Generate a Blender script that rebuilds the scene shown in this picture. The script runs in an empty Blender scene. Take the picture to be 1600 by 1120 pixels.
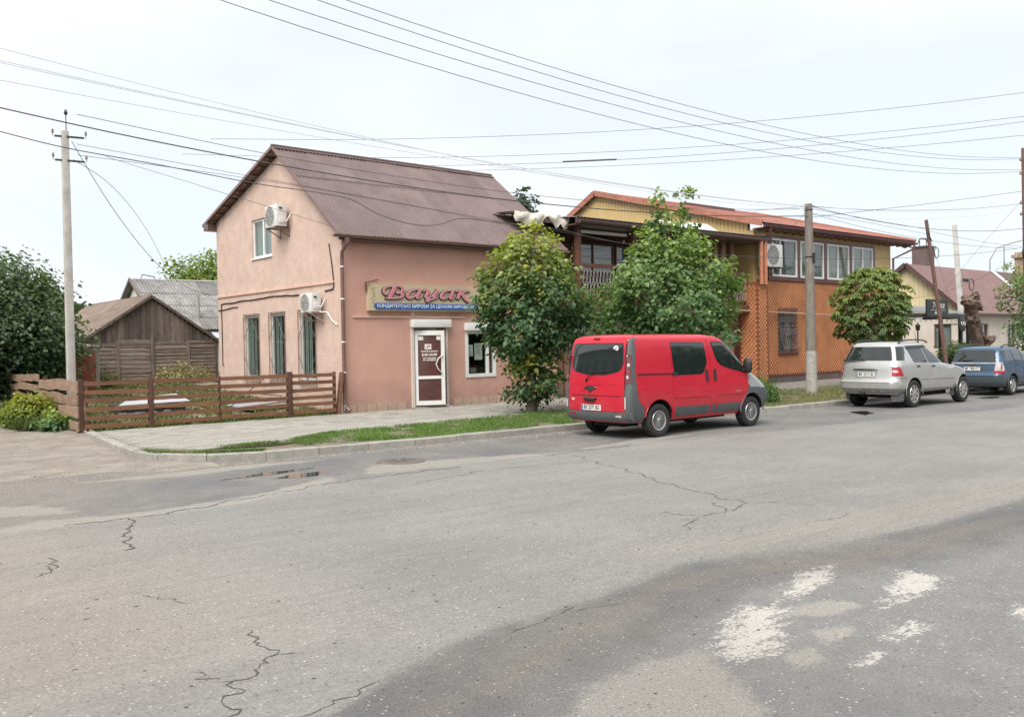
import bpy, bmesh, math, random
import numpy as np
from mathutils import Vector, Matrix
from mathutils.geometry import tessellate_polygon
SC = bpy.context.scene
COL = SC.collection
PI = math.pi
# ------------------------------------------------------------------ camera, sky, sun, exposure
def look():
    yaw, pitch, roll = 0.6960803, 0.0151995, -0.0185181
    f = Vector((math.sin(yaw)*math.cos(pitch), math.cos(yaw)*math.cos(pitch), -math.sin(pitch)))
    r = Vector((math.cos(yaw), -math.sin(yaw), 0)); u = r.cross(f)
    r2 = r*math.cos(roll)+u*math.sin(roll); u2 = -r*math.sin(roll)+u*math.cos(roll)
    M = Matrix((r2, u2, -f)).transposed().to_4x4()
    return M
cd = bpy.data.cameras.new('camera'); cam = bpy.data.objects.new('camera', cd); COL.objects.link(cam)
cam.matrix_world = Matrix.Translation((0, 0, 1.95)) @ look()
cd.sensor_width = 36; cd.lens = 36*1400/1600; cd.clip_start = .05; cd.clip_end = 3000
SC.camera = cam
SUN_DIR = Vector((-.74, -.36, 1.05)).normalized()      # towards the sun
w = bpy.data.worlds.new('World'); SC.world = w; w.use_nodes = True
nt = w.node_tree; N = nt.nodes; L = nt.links; N.clear()
wo = N.new('ShaderNodeOutputWorld'); bg = N.new('ShaderNodeBackground'); bg.inputs[1].default_value = .1
sky = N.new('ShaderNodeTexSky'); sky.sky_type = 'NISHITA'; sky.sun_disc = False
sky.sun_elevation = math.asin(SUN_DIR.z); sky.sun_rotation = math.atan2(SUN_DIR.x, SUN_DIR.y)
tc = N.new('ShaderNodeTexCoord'); mp = N.new('ShaderNodeMapping'); mp.inputs['Scale'].default_value = (1, 1, 2.6)
mp.inputs['Location'].default_value = (.35, .1, .2)
n1 = N.new('ShaderNodeTexNoise'); n1.inputs['Scale'].default_value = 2.1; n1.inputs['Detail'].default_value = 5; n1.inputs['Roughness'].default_value = .45
L.new(tc.outputs['Generated'], mp.inputs[0]); L.new(mp.outputs[0], n1.inputs['Vector'])
# thin bright cloud deck: brighter where the veiled sun stands (left), bluer away from it
dt = N.new('ShaderNodeVectorMath'); dt.operation = 'DOT_PRODUCT'; dt.inputs[1].default_value = SUN_DIR
L.new(tc.outputs['Generated'], dt.inputs[0])
ma = N.new('ShaderNodeMath'); ma.operation = 'MULTIPLY_ADD'; ma.inputs[1].default_value = .85; ma.inputs[2].default_value = .13
L.new(dt.outputs['Value'], ma.inputs[0])
mb = N.new('ShaderNodeMath'); mb.operation = 'ADD'; L.new(ma.outputs[0], mb.inputs[0]); L.new(n1.outputs['Fac'], mb.inputs[1])
rp = N.new('ShaderNodeValToRGB'); e = rp.color_ramp.elements
e[0].position = .12; e[0].color = (.79, .84, .905, 1); e[1].position = .95; e[1].color = (1.0, 1.0, 1.0, 1)
x = e.new(.45); x.color = (.90, .93, .97, 1); x = e.new(.64); x.color = (1.0, 1.0, 1.0, 1)
mc_ = N.new('ShaderNodeMath'); mc_.operation = 'MULTIPLY_ADD'; mc_.inputs[1].default_value = .8; mc_.inputs[2].default_value = -.40; L.new(n1.outputs['Fac'], mc_.inputs[0]); md_ = N.new('ShaderNodeMath'); md_.operation = 'ADD'; L.new(mb.outputs[0], md_.inputs[0]); L.new(mc_.outputs[0], md_.inputs[1])
L.new(md_.outputs[0], rp.inputs[0])
sc_ = N.new('ShaderNodeVectorMath'); sc_.operation = 'SCALE'; sc_.inputs['Scale'].default_value = 3.5
L.new(rp.outputs[0], sc_.inputs[0])
mx = N.new('ShaderNodeMixRGB'); mx.inputs[0].default_value = .95
L.new(sky.outputs[0], mx.inputs[1]); L.new(sc_.outputs[0], mx.inputs[2]); L.new(mx.outputs[0], bg.inputs[0]); L.new(bg.outputs[0], wo.inputs[0])
sd = bpy.data.lights.new('sun', 'SUN'); sd.energy = 1.4; sd.angle = math.radians(40); sd.color = (1, .96, .9)
so = bpy.data.objects.new('sun', sd); COL.objects.link(so)
so.rotation_euler = (-SUN_DIR).to_track_quat('-Z', 'Y').to_euler()
vs = SC.view_settings; vs.view_transform = 'Standard'; vs.look = 'None'; vs.exposure = 1.70; vs.gamma = 1; vs.use_curve_mapping = False
SC.cycles.max_bounces = 8; SC.cycles.transparent_max_bounces = 12

# ------------------------------------------------------------------ helpers
ORG = {}
def tag(o, label=None, cat=None, group=None, kind=None):
    if label: o['label'] = label
    if cat: o['category'] = cat
    if group: o['group'] = group
    if kind: o['kind'] = kind
    return o
def org(o): return ORG.get(o.name, Vector((0, 0, 0))) if o else Vector((0, 0, 0))
def empty(name, loc, label=None, cat=None, group=None, rz=0):
    o = bpy.data.objects.new(name, None); COL.objects.link(o); o.location = loc; o.empty_display_size = .2
    o.rotation_euler = (0, 0, rz)
    ORG[o.name] = Vector(loc); return tag(o, label, cat, group)
def finish(me, name, mats, parent, angle=None):
    for m in (mats if isinstance(mats, (list, tuple)) else [mats]): me.materials.append(m)
    o = bpy.data.objects.new(name, me); COL.objects.link(o)
    if parent:
        o.parent = parent; ORG[o.name] = org(parent)
    if angle is not None:
        me.polygons.foreach_set('use_smooth', [True]*len(me.polygons))
        me.set_sharp_from_angle(angle=math.radians(angle))
    return o
def inst(me, name, parent, loc, rot=(0, 0, 0), scale=(1, 1, 1)):
    o = bpy.data.objects.new(name, me); COL.objects.link(o); o.parent = parent
    o.location = Vector(loc)-org(parent); o.rotation_euler = rot; o.scale = scale; ORG[o.name] = Vector(loc)
    return o
class MB:
    def __init__(s): s.v = []; s.f = []; s.m = []
    def add(s, vs_, fs, mi=0):
        b = len(s.v); s.v += [tuple(q) for q in vs_]; s.f += [tuple(b+i for i in f) for f in fs]; s.m += [mi]*len(fs); return s
    def box(s, x0, y0, z0, x1, y1, z1, mi=0):
        v = [(x, y, z) for z in (z0, z1) for y in (y0, y1) for x in (x0, x1)]
        return s.add(v, [(0, 2, 3, 1), (4, 5, 7, 6), (0, 1, 5, 4), (2, 6, 7, 3), (0, 4, 6, 2), (1, 3, 7, 5)], mi)
    def xbox(s, M, sx, sy, sz, mi=0):
        v = [M @ Vector((x*sx/2, y*sy/2, z*sz/2)) for z in (-1, 1) for y in (-1, 1) for x in (-1, 1)]
        return s.add(v, [(0, 2, 3, 1), (4, 5, 7, 6), (0, 1, 5, 4), (2, 6, 7, 3), (0, 4, 6, 2), (1, 3, 7, 5)], mi)
    def frame(s, a, b, up=(0, 0, 1)):
        a = Vector(a); b = Vector(b); d = (b-a); l = d.length; d.normalize(); up = Vector(up)
        if abs(d.dot(up)) > .98: up = Vector((1, 0, 0))
        x = d; y = up.cross(x).normalized(); z = x.cross(y)
        M = Matrix((x, y, z)).transposed().to_4x4(); M.translation = (a+b)/2
        return M, l
    def beam(s, a, b, w_, h, mi=0, up=(0, 0, 1)):
        M, l = s.frame(a, b, up); return s.xbox(M, l, w_, h, mi)
    def tube(s, pts, r, n=8, mi=0, caps=True, closed=False):
        pts = [Vector(p) for p in pts]; k = len(pts); rs = r if isinstance(r, (list, tuple)) else [r]*k
        vs_ = []; prev = None
        for i, p in enumerate(pts):
            if closed: t = pts[(i+1) % k]-pts[i-1]
            else: t = pts[min(i+1, k-1)]-pts[max(i-1, 0)]
            t.normalize()
            if prev is None:
                u = t.cross(Vector((0, 0, 1)));
                if u.length < .1: u = t.cross(Vector((1, 0, 0)))
            else: u = prev-t*prev.dot(t)
            u.normalize(); prev = u; v_ = t.cross(u)
            for j in range(n):
                a = 2*PI*j/n; vs_.append(p+(u*math.cos(a)+v_*math.sin(a))*rs[i])
        fs = []
        for i in range(k if closed else k-1):
            i2 = (i+1) % k
            for j in range(n):
                fs.append((i*n+j, i*n+(j+1) % n, i2*n+(j+1) % n, i2*n+j))
        if caps and not closed: fs += [tuple(range(n))[::-1], tuple((k-1)*n+j for j in range(n))]
        return s.add(vs_, fs, mi)
    def cyl(s, a, b, r, n=12, mi=0, r2=None): return s.tube([a, b], [r, r if r2 is None else r2], n, mi)
    def lathe(s, prof, M=Matrix(), n=24, mi=0):      # prof: (radius, height) along local Z
        vs_ = []; k = len(prof)
        for r, h in prof:
            for j in range(n):
                a = 2*PI*j/n; vs_.append(M @ Vector((r*math.cos(a), r*math.sin(a), h)))
        fs = [(i*n+j, i*n+(j+1) % n, (i+1)*n+(j+1) % n, (i+1)*n+j) for i in range(k-1) for j in range(n)]
        return s.add(vs_, fs, mi)
    def poly(s, outer, holes, pl, d0, d1, mi=0, back=True):   # solid slab with holes; pl: 'XZ' (extrude Y) 'YZ' (X) 'XY' (Z)
        def P(a, b, d): return (a, d, b) if pl == 'XZ' else ((d, a, b) if pl == 'YZ' else (a, b, d))
        loops = [outer]+list(holes); tr = tessellate_polygon([[Vector((a, b, 0)) for a, b in lp] for lp in loops])
        flat = [q for lp in loops for q in lp]; n = len(flat)
        def A(t): (x1, y1), (x2, y2), (x3, y3) = [flat[i] for i in t]; return (x2-x1)*(y3-y1)-(x3-x1)*(y2-y1)
        tr = [t if A(t) > 0 else t[::-1] for t in tr]
        vs_ = [P(a, b, d0) for a, b in flat]+[P(a, b, d1) for a, b in flat]
        flip = (pl == 'XZ')
        up = (d1 > d0) != flip
        fs = [tuple(t) if not up else tuple(t[::-1]) for t in tr]
        if back: fs += [tuple(i+n for i in (t[::-1] if not up else t)) for t in tr]
        b = 0
        for li, lp in enumerate(loops):
            k = len(lp)
            ar = sum(lp[i][0]*lp[(i+1) % k][1]-lp[(i+1) % k][0]*lp[i][1] for i in range(k))
            for i in range(k):
                q = (b+i, b+(i+1) % k, b+(i+1) % k+n, b+i+n)
                if (ar > 0) != (li > 0): q = q if up else q[::-1]
                else: q = q[::-1] if up else q
                fs.append(q)
            b += k
        return s.add(vs_, fs, mi)
    def build(s, name, mats, parent=None, angle=None, loc=None, bevel=0):
        if parent is None:
            if loc is None:
                a = np.array(s.v); lo = a.min(0); hi = a.max(0); loc = ((lo[0]+hi[0])/2, (lo[1]+hi[1])/2, lo[2])
            og = Vector(loc)
        else: og = org(parent)
        me = bpy.data.meshes.new(name); me.from_pydata([(v[0]-og[0], v[1]-og[1], v[2]-og[2]) for v in s.v], [], s.f)
        if bevel:
            bm = bmesh.new(); bm.from_mesh(me)
            bmesh.ops.remove_doubles(bm, verts=bm.verts, dist=1e-5)
            bmesh.ops.bevel(bm, geom=[q for q in bm.edges if q.is_manifold and q.calc_face_angle(0) > .6], offset=bevel, segments=2, affect='EDGES', profile=.6)
            bm.to_mesh(me); bm.free(); angle = angle or 35
        else: me.polygons.foreach_set('material_index', s.m)
        me.update()
        o = finish(me, name, mats, parent, angle)
        if parent is None: o.location = og; ORG[o.name] = og
        return o
def col4(c): return (c[0], c[1], c[2], 1)
MATS = {}
def mat(name, c, rough=.7, var=.12, scale=6, bump=0, bscale=60, metal=0, objvar=0, c2=None, spec=.5, coat=0, stretch=None, detail=6, streak=0, splash=0):
    if name in MATS: return MATS[name]
    m = bpy.data.materials.new(name); m.use_nodes = True; nt = m.node_tree; N = nt.nodes; L = nt.links
    b = N['Principled BSDF']; b.inputs['Roughness'].default_value = rough; b.inputs['Metallic'].default_value = metal
    b.inputs['Specular IOR Level'].default_value = spec; b.inputs['Coat Weight'].default_value = coat; b.inputs['Coat Roughness'].default_value = .06
    tc = N.new('ShaderNodeTexCoord'); mp = N.new('ShaderNodeMapping'); L.new(tc.outputs['Object'], mp.inputs[0])
    if stretch: mp.inputs['Scale'].default_value = stretch
    oi = N.new('ShaderNodeObjectInfo')
    if objvar:   # shift the pattern per object
        cm = N.new('ShaderNodeCombineXYZ'); k = N.new('ShaderNodeMath'); k.operation = 'MULTIPLY'; k.inputs[1].default_value = 57
        L.new(oi.outputs['Random'], k.inputs[0]); L.new(k.outputs[0], cm.inputs[0]); L.new(k.outputs[0], cm.inputs[2]); L.new(cm.outputs[0], mp.inputs['Location'])
    n = N.new('ShaderNodeTexNoise'); n.inputs['Scale'].default_value = scale; n.inputs['Detail'].default_value = detail; n.inputs['Roughness'].default_value = .62
    L.new(mp.outputs[0], n.inputs['Vector'])
    mx = N.new('ShaderNodeMixRGB'); rp = N.new('ShaderNodeMapRange'); rp.inputs[1].default_value = .3; rp.inputs[2].default_value = .7
    L.new(n.outputs['Fac'], rp.inputs[0]); L.new(rp.outputs[0], mx.inputs[0])
    a = [max(0, q*(1-var)) for q in c]; d = c2 or [min(1, q*(1+var)) for q in c]
    mx.inputs[1].default_value = col4(a); mx.inputs[2].default_value = col4(d); out = mx.outputs[0]
    if objvar:
        hs = N.new('ShaderNodeHueSaturation'); mr = N.new('ShaderNodeMapRange'); mr.inputs[3].default_value = 1-objvar; mr.inputs[4].default_value = 1+objvar
        L.new(oi.outputs['Random'], mr.inputs[0]); L.new(mr.outputs[0], hs.inputs['Value']); L.new(out, hs.inputs['Color']); out = hs.outputs[0]
    if streak:
        m2 = N.new('ShaderNodeMapping'); m2.inputs['Scale'].default_value = (9, 9, .6); L.new(tc.outputs['Object'], m2.inputs[0])
        s2 = N.new('ShaderNodeTexNoise'); s2.inputs['Scale'].default_value = 1; s2.inputs['Detail'].default_value = 5; L.new(m2.outputs[0], s2.inputs['Vector'])
        r2 = N.new('ShaderNodeMapRange'); r2.inputs[1].default_value = .45; r2.inputs[2].default_value = .75; r2.inputs[3].default_value = 1; r2.inputs[4].default_value = 1-streak
        L.new(s2.outputs['Fac'], r2.inputs[0]); mm = N.new('ShaderNodeVectorMath'); mm.operation = 'SCALE'
        L.new(out, mm.inputs[0]); L.new(r2.outputs[0], mm.inputs['Scale']); out = mm.outputs[0]
    if splash:      # rain splash and dirt at the foot of the wall, ragged upper edge
        sp = N.new('ShaderNodeSeparateXYZ'); L.new(tc.outputs['Object'], sp.inputs[0]); n3 = N.new('ShaderNodeTexNoise'); n3.inputs['Scale'].default_value = 2.2; n3.inputs['Detail'].default_value = 8; L.new(tc.outputs['Object'], n3.inputs['Vector'])
        k3 = N.new('ShaderNodeMath'); k3.operation = 'MULTIPLY_ADD'; k3.inputs[1].default_value = -1.6; L.new(n3.outputs['Fac'], k3.inputs[0]); L.new(sp.outputs[2], k3.inputs[2])
        r3 = N.new('ShaderNodeMapRange'); r3.inputs[1].default_value = -.75; r3.inputs[2].default_value = .25; r3.inputs[3].default_value = splash; r3.inputs[4].default_value = 0; L.new(k3.outputs[0], r3.inputs[0])
        x3 = N.new('ShaderNodeMixRGB'); L.new(r3.outputs[0], x3.inputs[0]); L.new(out, x3.inputs[1]); x3.inputs[2].default_value = (.17, .13, .11, 1); out = x3.outputs[0]
    L.new(out, b.inputs['Base Color'])
    if bump:
        n2 = N.new('ShaderNodeTexNoise'); n2.inputs['Scale'].default_value = bscale; n2.inputs['Detail'].default_value = 4; L.new(mp.outputs[0], n2.inputs['Vector'])
        bp = N.new('ShaderNodeBump'); bp.inputs['Strength'].default_value = bump; bp.inputs['Distance'].default_value = .02
        L.new(n2.outputs['Fac'], bp.inputs['Height']); L.new(bp.outputs[0], b.inputs['Normal'])
    MATS[name] = m; return m
def glass_mat(name, tint=(.86, .90, .89), add=.05, mul=1.5):
    m = bpy.data.materials.new(name); m.use_nodes = True; nt = m.node_tree; N = nt.nodes; L = nt.links; N.remove(N['Principled BSDF'])
    t = N.new('ShaderNodeBsdfTransparent'); t.inputs[0].default_value = col4(tint); g = N.new('ShaderNodeBsdfGlossy'); g.inputs['Roughness'].default_value = .02
    f = N.new('ShaderNodeFresnel'); f.inputs[0].default_value = 1.5; k = N.new('ShaderNodeMath'); k.operation = 'MULTIPLY_ADD'; k.use_clamp = True
    k.inputs[1].default_value = mul; k.inputs[2].default_value = add; x = N.new('ShaderNodeMixShader')
    ge_ = N.new('ShaderNodeNewGeometry'); iv = N.new('ShaderNodeMath'); iv.operation = 'SUBTRACT'; iv.inputs[0].default_value = 1; L.new(ge_.outputs['Backfacing'], iv.inputs[1]); kk = N.new('ShaderNodeMath'); kk.operation = 'MULTIPLY'; L.new(f.outputs[0], k.inputs[0]); L.new(k.outputs[0], kk.inputs[0]); L.new(iv.outputs[0], kk.inputs[1]); L.new(kk.outputs[0], x.inputs[0]); L.new(t.outputs[0], x.inputs[1]); L.new(g.outputs[0], x.inputs[2]); L.new(x.outputs[0], N['Material Output'].inputs[0])
    MATS[name] = m; return m
GLASS = glass_mat('window_glass', add=.05, mul=1.5)
def text_mesh(txt, size, shear=0, ext=.002, bold=0, space=1):
    c = bpy.data.curves.new('t', 'FONT'); c.body = txt; c.size = size; c.shear = shear; c.extrude = ext; c.offset = bold; c.align_x = 'CENTER'; c.align_y = 'CENTER'; c.space_character = space
    o = bpy.data.objects.new('t', c); COL.objects.link(o); dg = bpy.context.evaluated_depsgraph_get(); dg.update()
    me = bpy.data.meshes.new_from_object(o.evaluated_get(dg)); bpy.data.objects.remove(o); return me
def text(name, txt, parent, m, loc, axx, axy, size, width=None, **k):
    me = text_mesh(txt, size, **k); og = org(parent); axx = Vector(axx).normalized(); axy = Vector(axy).normalized(); axz = axx.cross(axy)
    s = 1
    if width:
        xs = [v.co.x for v in me.vertices]; s = width/(max(xs)-min(xs)) if xs else 1
    M = Matrix((axx*s, axy, axz)).transposed().to_4x4(); M.translation = Vector(loc)-og; me.transform(M)
    return finish(me, name, m, parent)
# ------------------------------------------------------------------ leaves
def leaf_cloud(name, P, D, Nn, S, C, m, parent=None, wide=.85, tri=False, kind=None):
    n = len(P); D = D/np.linalg.norm(D, axis=1)[:, None]; W = np.cross(Nn, D); W /= np.linalg.norm(W, axis=1)[:, None]+1e-9; U = np.cross(D, W)
    if tri: T = [(0, .0, 0), (.55, .5, .08), (1, 0, -.08), (.55, -.5, .08)]; F = [(0, 1, 2, 3)]
    else: T = [(0, 0, 0), (.22, .5, .13), (.68, .36, .10), (1, 0, -.10), (.68, -.36, .10), (.22, -.5, .13)]; F = [(0, 1, 2, 3), (0, 3, 4, 5)]
    T = np.array(T); k = len(T); V = P[:, None, :]+S[:, None, None]*(T[None, :, 0:1]*D[:, None, :]+wide*T[None, :, 1:2]*W[:, None, :]+T[None, :, 2:3]*U[:, None, :])
    og = org(parent); V = V.reshape(-1, 3)
    if parent is None: og = Vector((float(P[:, 0].mean()), float(P[:, 1].mean()), float(P[:, 2].min())))
    V = V-np.array(og); F = np.array(F); nf = len(F); idx = (np.arange(n)[:, None, None]*k+F[None]).reshape(-1)
    me = bpy.data.meshes.new(name); me.vertices.add(len(V)); me.vertices.foreach_set('co', V.ravel().astype(np.float32))
    me.loops.add(len(idx)); me.loops.foreach_set('vertex_index', idx.astype(np.int32)); me.polygons.add(n*nf)
    me.polygons.foreach_set('loop_start', (np.arange(n*nf)*4).astype(np.int32)); me.polygons.foreach_set('loop_total', np.full(n*nf, 4, np.int32))
    me.update(calc_edges=True)
    a = me.color_attributes.new('Col', 'FLOAT_COLOR', 'POINT'); cc = np.ones((n*k, 4), np.float32); cc[:, :3] = np.repeat(C, k, axis=0); a.data.foreach_set('color', cc.ravel())
    o = finish(me, name, m, parent)
    if parent is None: o.location = og; ORG[o.name] = og
    if kind: o['kind'] = kind
    return o
def leaf_mat():
    m = bpy.data.materials.new('leaf'); m.use_nodes = True; nt = m.node_tree; N = nt.nodes; L = nt.links; b = N['Principled BSDF']
    a = N.new('ShaderNodeAttribute'); a.attribute_name = 'Col'; b.inputs['Roughness'].default_value = .5; b.inputs['Specular IOR Level'].default_value = .5
    L.new(a.outputs['Color'], b.inputs['Base Color']); t = N.new('ShaderNodeBsdfTranslucent'); x = N.new('ShaderNodeMixShader'); x.inputs[0].default_value = .34
    h = N.new('ShaderNodeMixRGB'); h.blend_type = 'MULTIPLY'; h.inputs[0].default_value = 1; h.inputs[2].default_value = (1.6, 1.7, .6, 1); L.new(a.outputs['Color'], h.inputs[1]); L.new(h.outputs[0], t.inputs[0])
    L.new(b.outputs[0], x.inputs[1]); L.new(t.outputs[0], x.inputs[2]); L.new(x.outputs[0], N['Material Output'].inputs[0]); return m
LEAF = leaf_mat()
def crown(name, parent, cx, cy, prof, n_cl, per, size, colf, seed, lump=.2, spread=.17, wide=.85, tri=False, inner=.5, droop=.5, flat=1.0, kind=None):
    """prof: list of (z, radius). leaves in clusters through the crown volume, denser outside"""
    rg = np.random.default_rng(seed); zs = np.array([p[0] for p in prof]); rs = np.array([p[1] for p in prof])
    zz = np.linspace(zs[0], zs[-1], 400); rr = np.interp(zz, zs, rs); cdf = np.cumsum(rr**1.6); cdf /= cdf[-1]
    cz = np.interp(rg.random(n_cl), cdf, zz); an = rg.random(n_cl)*2*PI
    R = np.interp(cz, zs, rs)*(1+lump*np.sin(an*3+cz*2.1+seed)+lump*.8*np.sin(an*5-cz*3.7+seed*2))
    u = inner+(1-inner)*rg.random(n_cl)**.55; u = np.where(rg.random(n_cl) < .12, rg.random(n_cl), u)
    C0 = np.stack([cx+R*u*np.cos(an), cy+R*u*np.sin(an)*flat, cz], 1); out = np.stack([np.cos(an), np.sin(an), np.full(n_cl, .15)], 1)
    out[:, 2] += (cz-zs[0])/(zs[-1]-zs[0])*1.0-.35
    m = n_cl*per; ci = np.repeat(np.arange(n_cl), per); P = C0[ci]+rg.normal(0, 1, (m, 3))*spread*np.array([1, 1, .75])
    O = out[ci]; Nn = O*.55+np.array([0, 0, .75])+rg.normal(0, .42, (m, 3)); D = O*.8+rg.normal(0, .6, (m, 3))+np.array([0, 0, -droop]); D -= Nn*(np.sum(D*Nn, 1)/np.sum(Nn*Nn, 1))[:, None]*.8
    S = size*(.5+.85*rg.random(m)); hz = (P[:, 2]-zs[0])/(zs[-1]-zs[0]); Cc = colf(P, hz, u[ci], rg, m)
    return leaf_cloud(name, P, D, Nn, S, Cc, LEAF, parent, wide, tri, kind), C0
def mixc(a, b, t): return np.array(a)[None]*(1-t[:, None])+np.array(b)[None]*t[:, None]
BARK = mat('bark', (.13, .105, .08), .9, .4, 9, .8, 40, stretch=(6, 6, 1.2))
def limbs(name, parent, base, top, C0, r0, nl, seed, m=None, r_top=.02):
    rnd = random.Random(seed); mb = MB(); k = 7; pts = []
    for i in range(k):
        t = i/(k-1); pts.append((base[0]+(top[0]-base[0])*t+rnd.uniform(-.04, .04)*(0 < i), base[1]+(top[1]-base[1])*t+rnd.uniform(-.04, .04)*(0 < i), base[2]+(top[2]-base[2])*t))
    mb.tube(pts, [r0*1.25]+[r0*(1-t/(k-1))+r_top for t in range(1, k)], 10)
    for j in rnd.sample(range(len(C0)), min(nl, len(C0))):
        c = Vector([float(q) for q in C0[j]]); t = max(.12, min(.92, (c.z-base[2])/(top[2]-base[2])*.75)); a = Vector(base).lerp(Vector(top), t)
        mid = a.lerp(c, .55)+Vector((0, 0, -.08)); mb.tube([a, mid, c], [r0*(1-t)*.45+.012, .012, .005], 5)
    return mb.build(name, m or BARK, parent, 60)
# ------------------------------------------------------------------ terrain, road
def tz(x, y): return max(0, min(.8, (y-21.5)*.05)) if x < 12.5 else 0
gm = mat('field_soil', (.10, .11, .05), .95, .35, .25, c2=(.17, .15, .09))
g = MB(); g.add([(-500, -400, -.06), (900, -400, -.06), (900, 1400, -.06), (-500, 1400, -.06)], [(0, 1, 2, 3)])
tag(g.build('ground', gm, loc=(0, 0, -.06)), kind='structure')

def road_material():
    m = bpy.data.materials.new('asphalt'); m.use_nodes = True; nt = m.node_tree; N = nt.nodes; L = nt.links; b = N['Principled BSDF']
    tc = N.new('ShaderNodeTexCoord'); V = tc.outputs['Object']
    def noise(s, d=5, r=.6, stretch=None):
        n = N.new('ShaderNodeTexNoise'); n.inputs['Scale'].default_value = s; n.inputs['Detail'].default_value = d; n.inputs['Roughness'].default_value = r
        if stretch:
            mp = N.new('ShaderNodeMapping'); mp.inputs['Scale'].default_value = stretch; L.new(V, mp.inputs[0]); L.new(mp.outputs[0], n.inputs['Vector'])
        else: L.new(V, n.inputs['Vector'])
        return n.outputs['Fac']
    def math_(op, a, b_, clamp=False):
        k = N.new('ShaderNodeMath'); k.operation = op; k.use_clamp = clamp
        for i, q in enumerate((a, b_)):
            if isinstance(q, (int, float)): k.inputs[i].default_value = q
            else: L.new(q, k.inputs[i])
        return k.outputs[0]
    def rng(v, a, c, lo=0, hi=1):
        k = N.new('ShaderNodeMapRange'); k.inputs[1].default_value = a; k.inputs[2].default_value = c; k.inputs[3].default_value = lo; k.inputs[4].default_value = hi
        L.new(v, k.inputs[0]); return k.outputs[0]
    def mix(f, c1, c2):
        k = N.new('ShaderNodeMixRGB')
        if isinstance(f, (int, float)): k.inputs[0].default_value = f
        else: L.new(f, k.inputs[0])
        for i, q in ((1, c1), (2, c2)):
            if isinstance(q, tuple): k.inputs[i].default_value = col4(q)
            else: L.new(q, k.inputs[i])
        return k.outputs[0]
    a1 = N.new('ShaderNodeAttribute'); a1.attribute_name = 'Mask'; s1 = N.new('ShaderNodeSeparateColor'); L.new(a1.outputs['Color'], s1.inputs[0])
    a2 = N.new('ShaderNodeAttribute'); a2.attribute_name = 'MaskB'; s2 = N.new('ShaderNodeSeparateColor'); L.new(a2.outputs['Color'], s2.inputs[0])
    big = noise(.55, 4); mid = noise(3.5, 6); fine = noise(45, 5, .7); grit = noise(190, 3, .8); smear = noise(1, 6, .6, (.5, 2.2, 1))
    def thr(m_, n_, amp=.55, w_=.10):     # mask edge broken up by noise
        q = math_('ADD', m_, math_('MULTIPLY', math_('SUBTRACT', n_, .5), amp)); return rng(q, .5-w_, .5+w_)
    slab = mix(rng(big, .35, .65), (.205, .201, .193), (.245, .236, .222))
    slab = mix(s2.outputs[0], slab, (.285, .25, .21))                # sandy left end
    slab = mix(rng(smear, .42, .7, 0, .35), slab, (.16, .158, .152))
    dark = mix(rng(mid, .35, .68), (.172, .165, .157), (.228, .219, .206)); dark = mix(rng(big, .4, .62), dark, (.135, .137, .140))
    trk = noise(1, 7, .65, (.35, 9, 1)); slab = mix(rng(trk, .5, .72, 0, .4), slab, (.15, .147, .14)); slab = mix(rng(noise(9, 6, .7), .52, .7, 0, .35), slab, (.30, .29, .27)); dark = mix(rng(trk, .45, .7, 0, .5), dark, (.20, .19, .178)); edge = math_('ADD', math_('MULTIPLY', mid, .55), math_('MULTIPLY', noise(16, 6, .75), .45)); dm = thr(s1.outputs[0], edge, 1.5, .13); c = mix(dm, slab, dark)
    blue = thr(s2.outputs[1], mid, .6, .2); c = mix(math_('MULTIPLY', blue, .85), c, mix(rng(mid, .3, .7), (.172, .171, .168), (.212, .209, .203)))
    tan = thr(s2.outputs[2], mid, .7, .2); c = mix(math_('MULTIPLY', tan, .45), c, (.235, .20, .165))
    lm = thr(s1.outputs[2], edge, 1.4, .12); c = mix(math_('MULTIPLY', lm, .9), c, (.285, .27, .245))
    # paint: worn streaks
    pn = noise(1, 7, .75, (26, 34, 1)); ps = noise(1, 6, .7, (5, 11, 1)); pw = thr(s1.outputs[1], mid, 1.1, .16)
    pw = math_('MULTIPLY', rng(s1.outputs[1], .08, .3), rng(math_('ADD', math_('ADD', math_('MULTIPLY', pn, .55), math_('MULTIPLY', ps, .45)), math_('MULTIPLY', s1.outputs[1], .20)), .60, .65)); c = mix(pw, c, (.44, .42, .385))
    # stones in the binder
    coarse = a2.outputs['Alpha']
    f2 = rng(fine, .3, .72, .74, 1.26); sc1 = N.new('ShaderNodeVectorMath'); sc1.operation = 'SCALE'; L.new(c, sc1.inputs[0]); L.new(f2, sc1.inputs['Scale']); c = sc1.outputs[0]
    g2 = rng(grit, .35, .65, .62, 1.38); sc2 = N.new('ShaderNodeVectorMath'); sc2.operation = 'SCALE'; L.new(c, sc2.inputs[0]); L.new(g2, sc2.inputs['Scale']); c = sc2.outputs[0]
    vo = N.new('ShaderNodeTexVoronoi'); vo.inputs['Scale'].default_value = 30; L.new(V, vo.inputs['Vector']); vs_ = N.new('ShaderNodeSeparateColor'); L.new(vo.outputs['Color'], vs_.inputs[0])
    st = math_('MULTIPLY', rng(vo.outputs['Distance'], .16, .30, 1, 0), rng(vs_.outputs[0], .82, .88)); c = mix(math_('MULTIPLY', st, .9), c, (.50, .48, .44))
    st2 = math_('MULTIPLY', rng(vo.outputs['Distance'], .2, .35, 1, 0), rng(vs_.outputs[1], .86, .90)); c = mix(math_('MULTIPLY', st2, .7), c, (.07, .065, .06))
    vc = N.new('ShaderNodeTexVoronoi'); vc.inputs['Scale'].default_value = 75; L.new(V, vc.inputs['Vector'])
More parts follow.
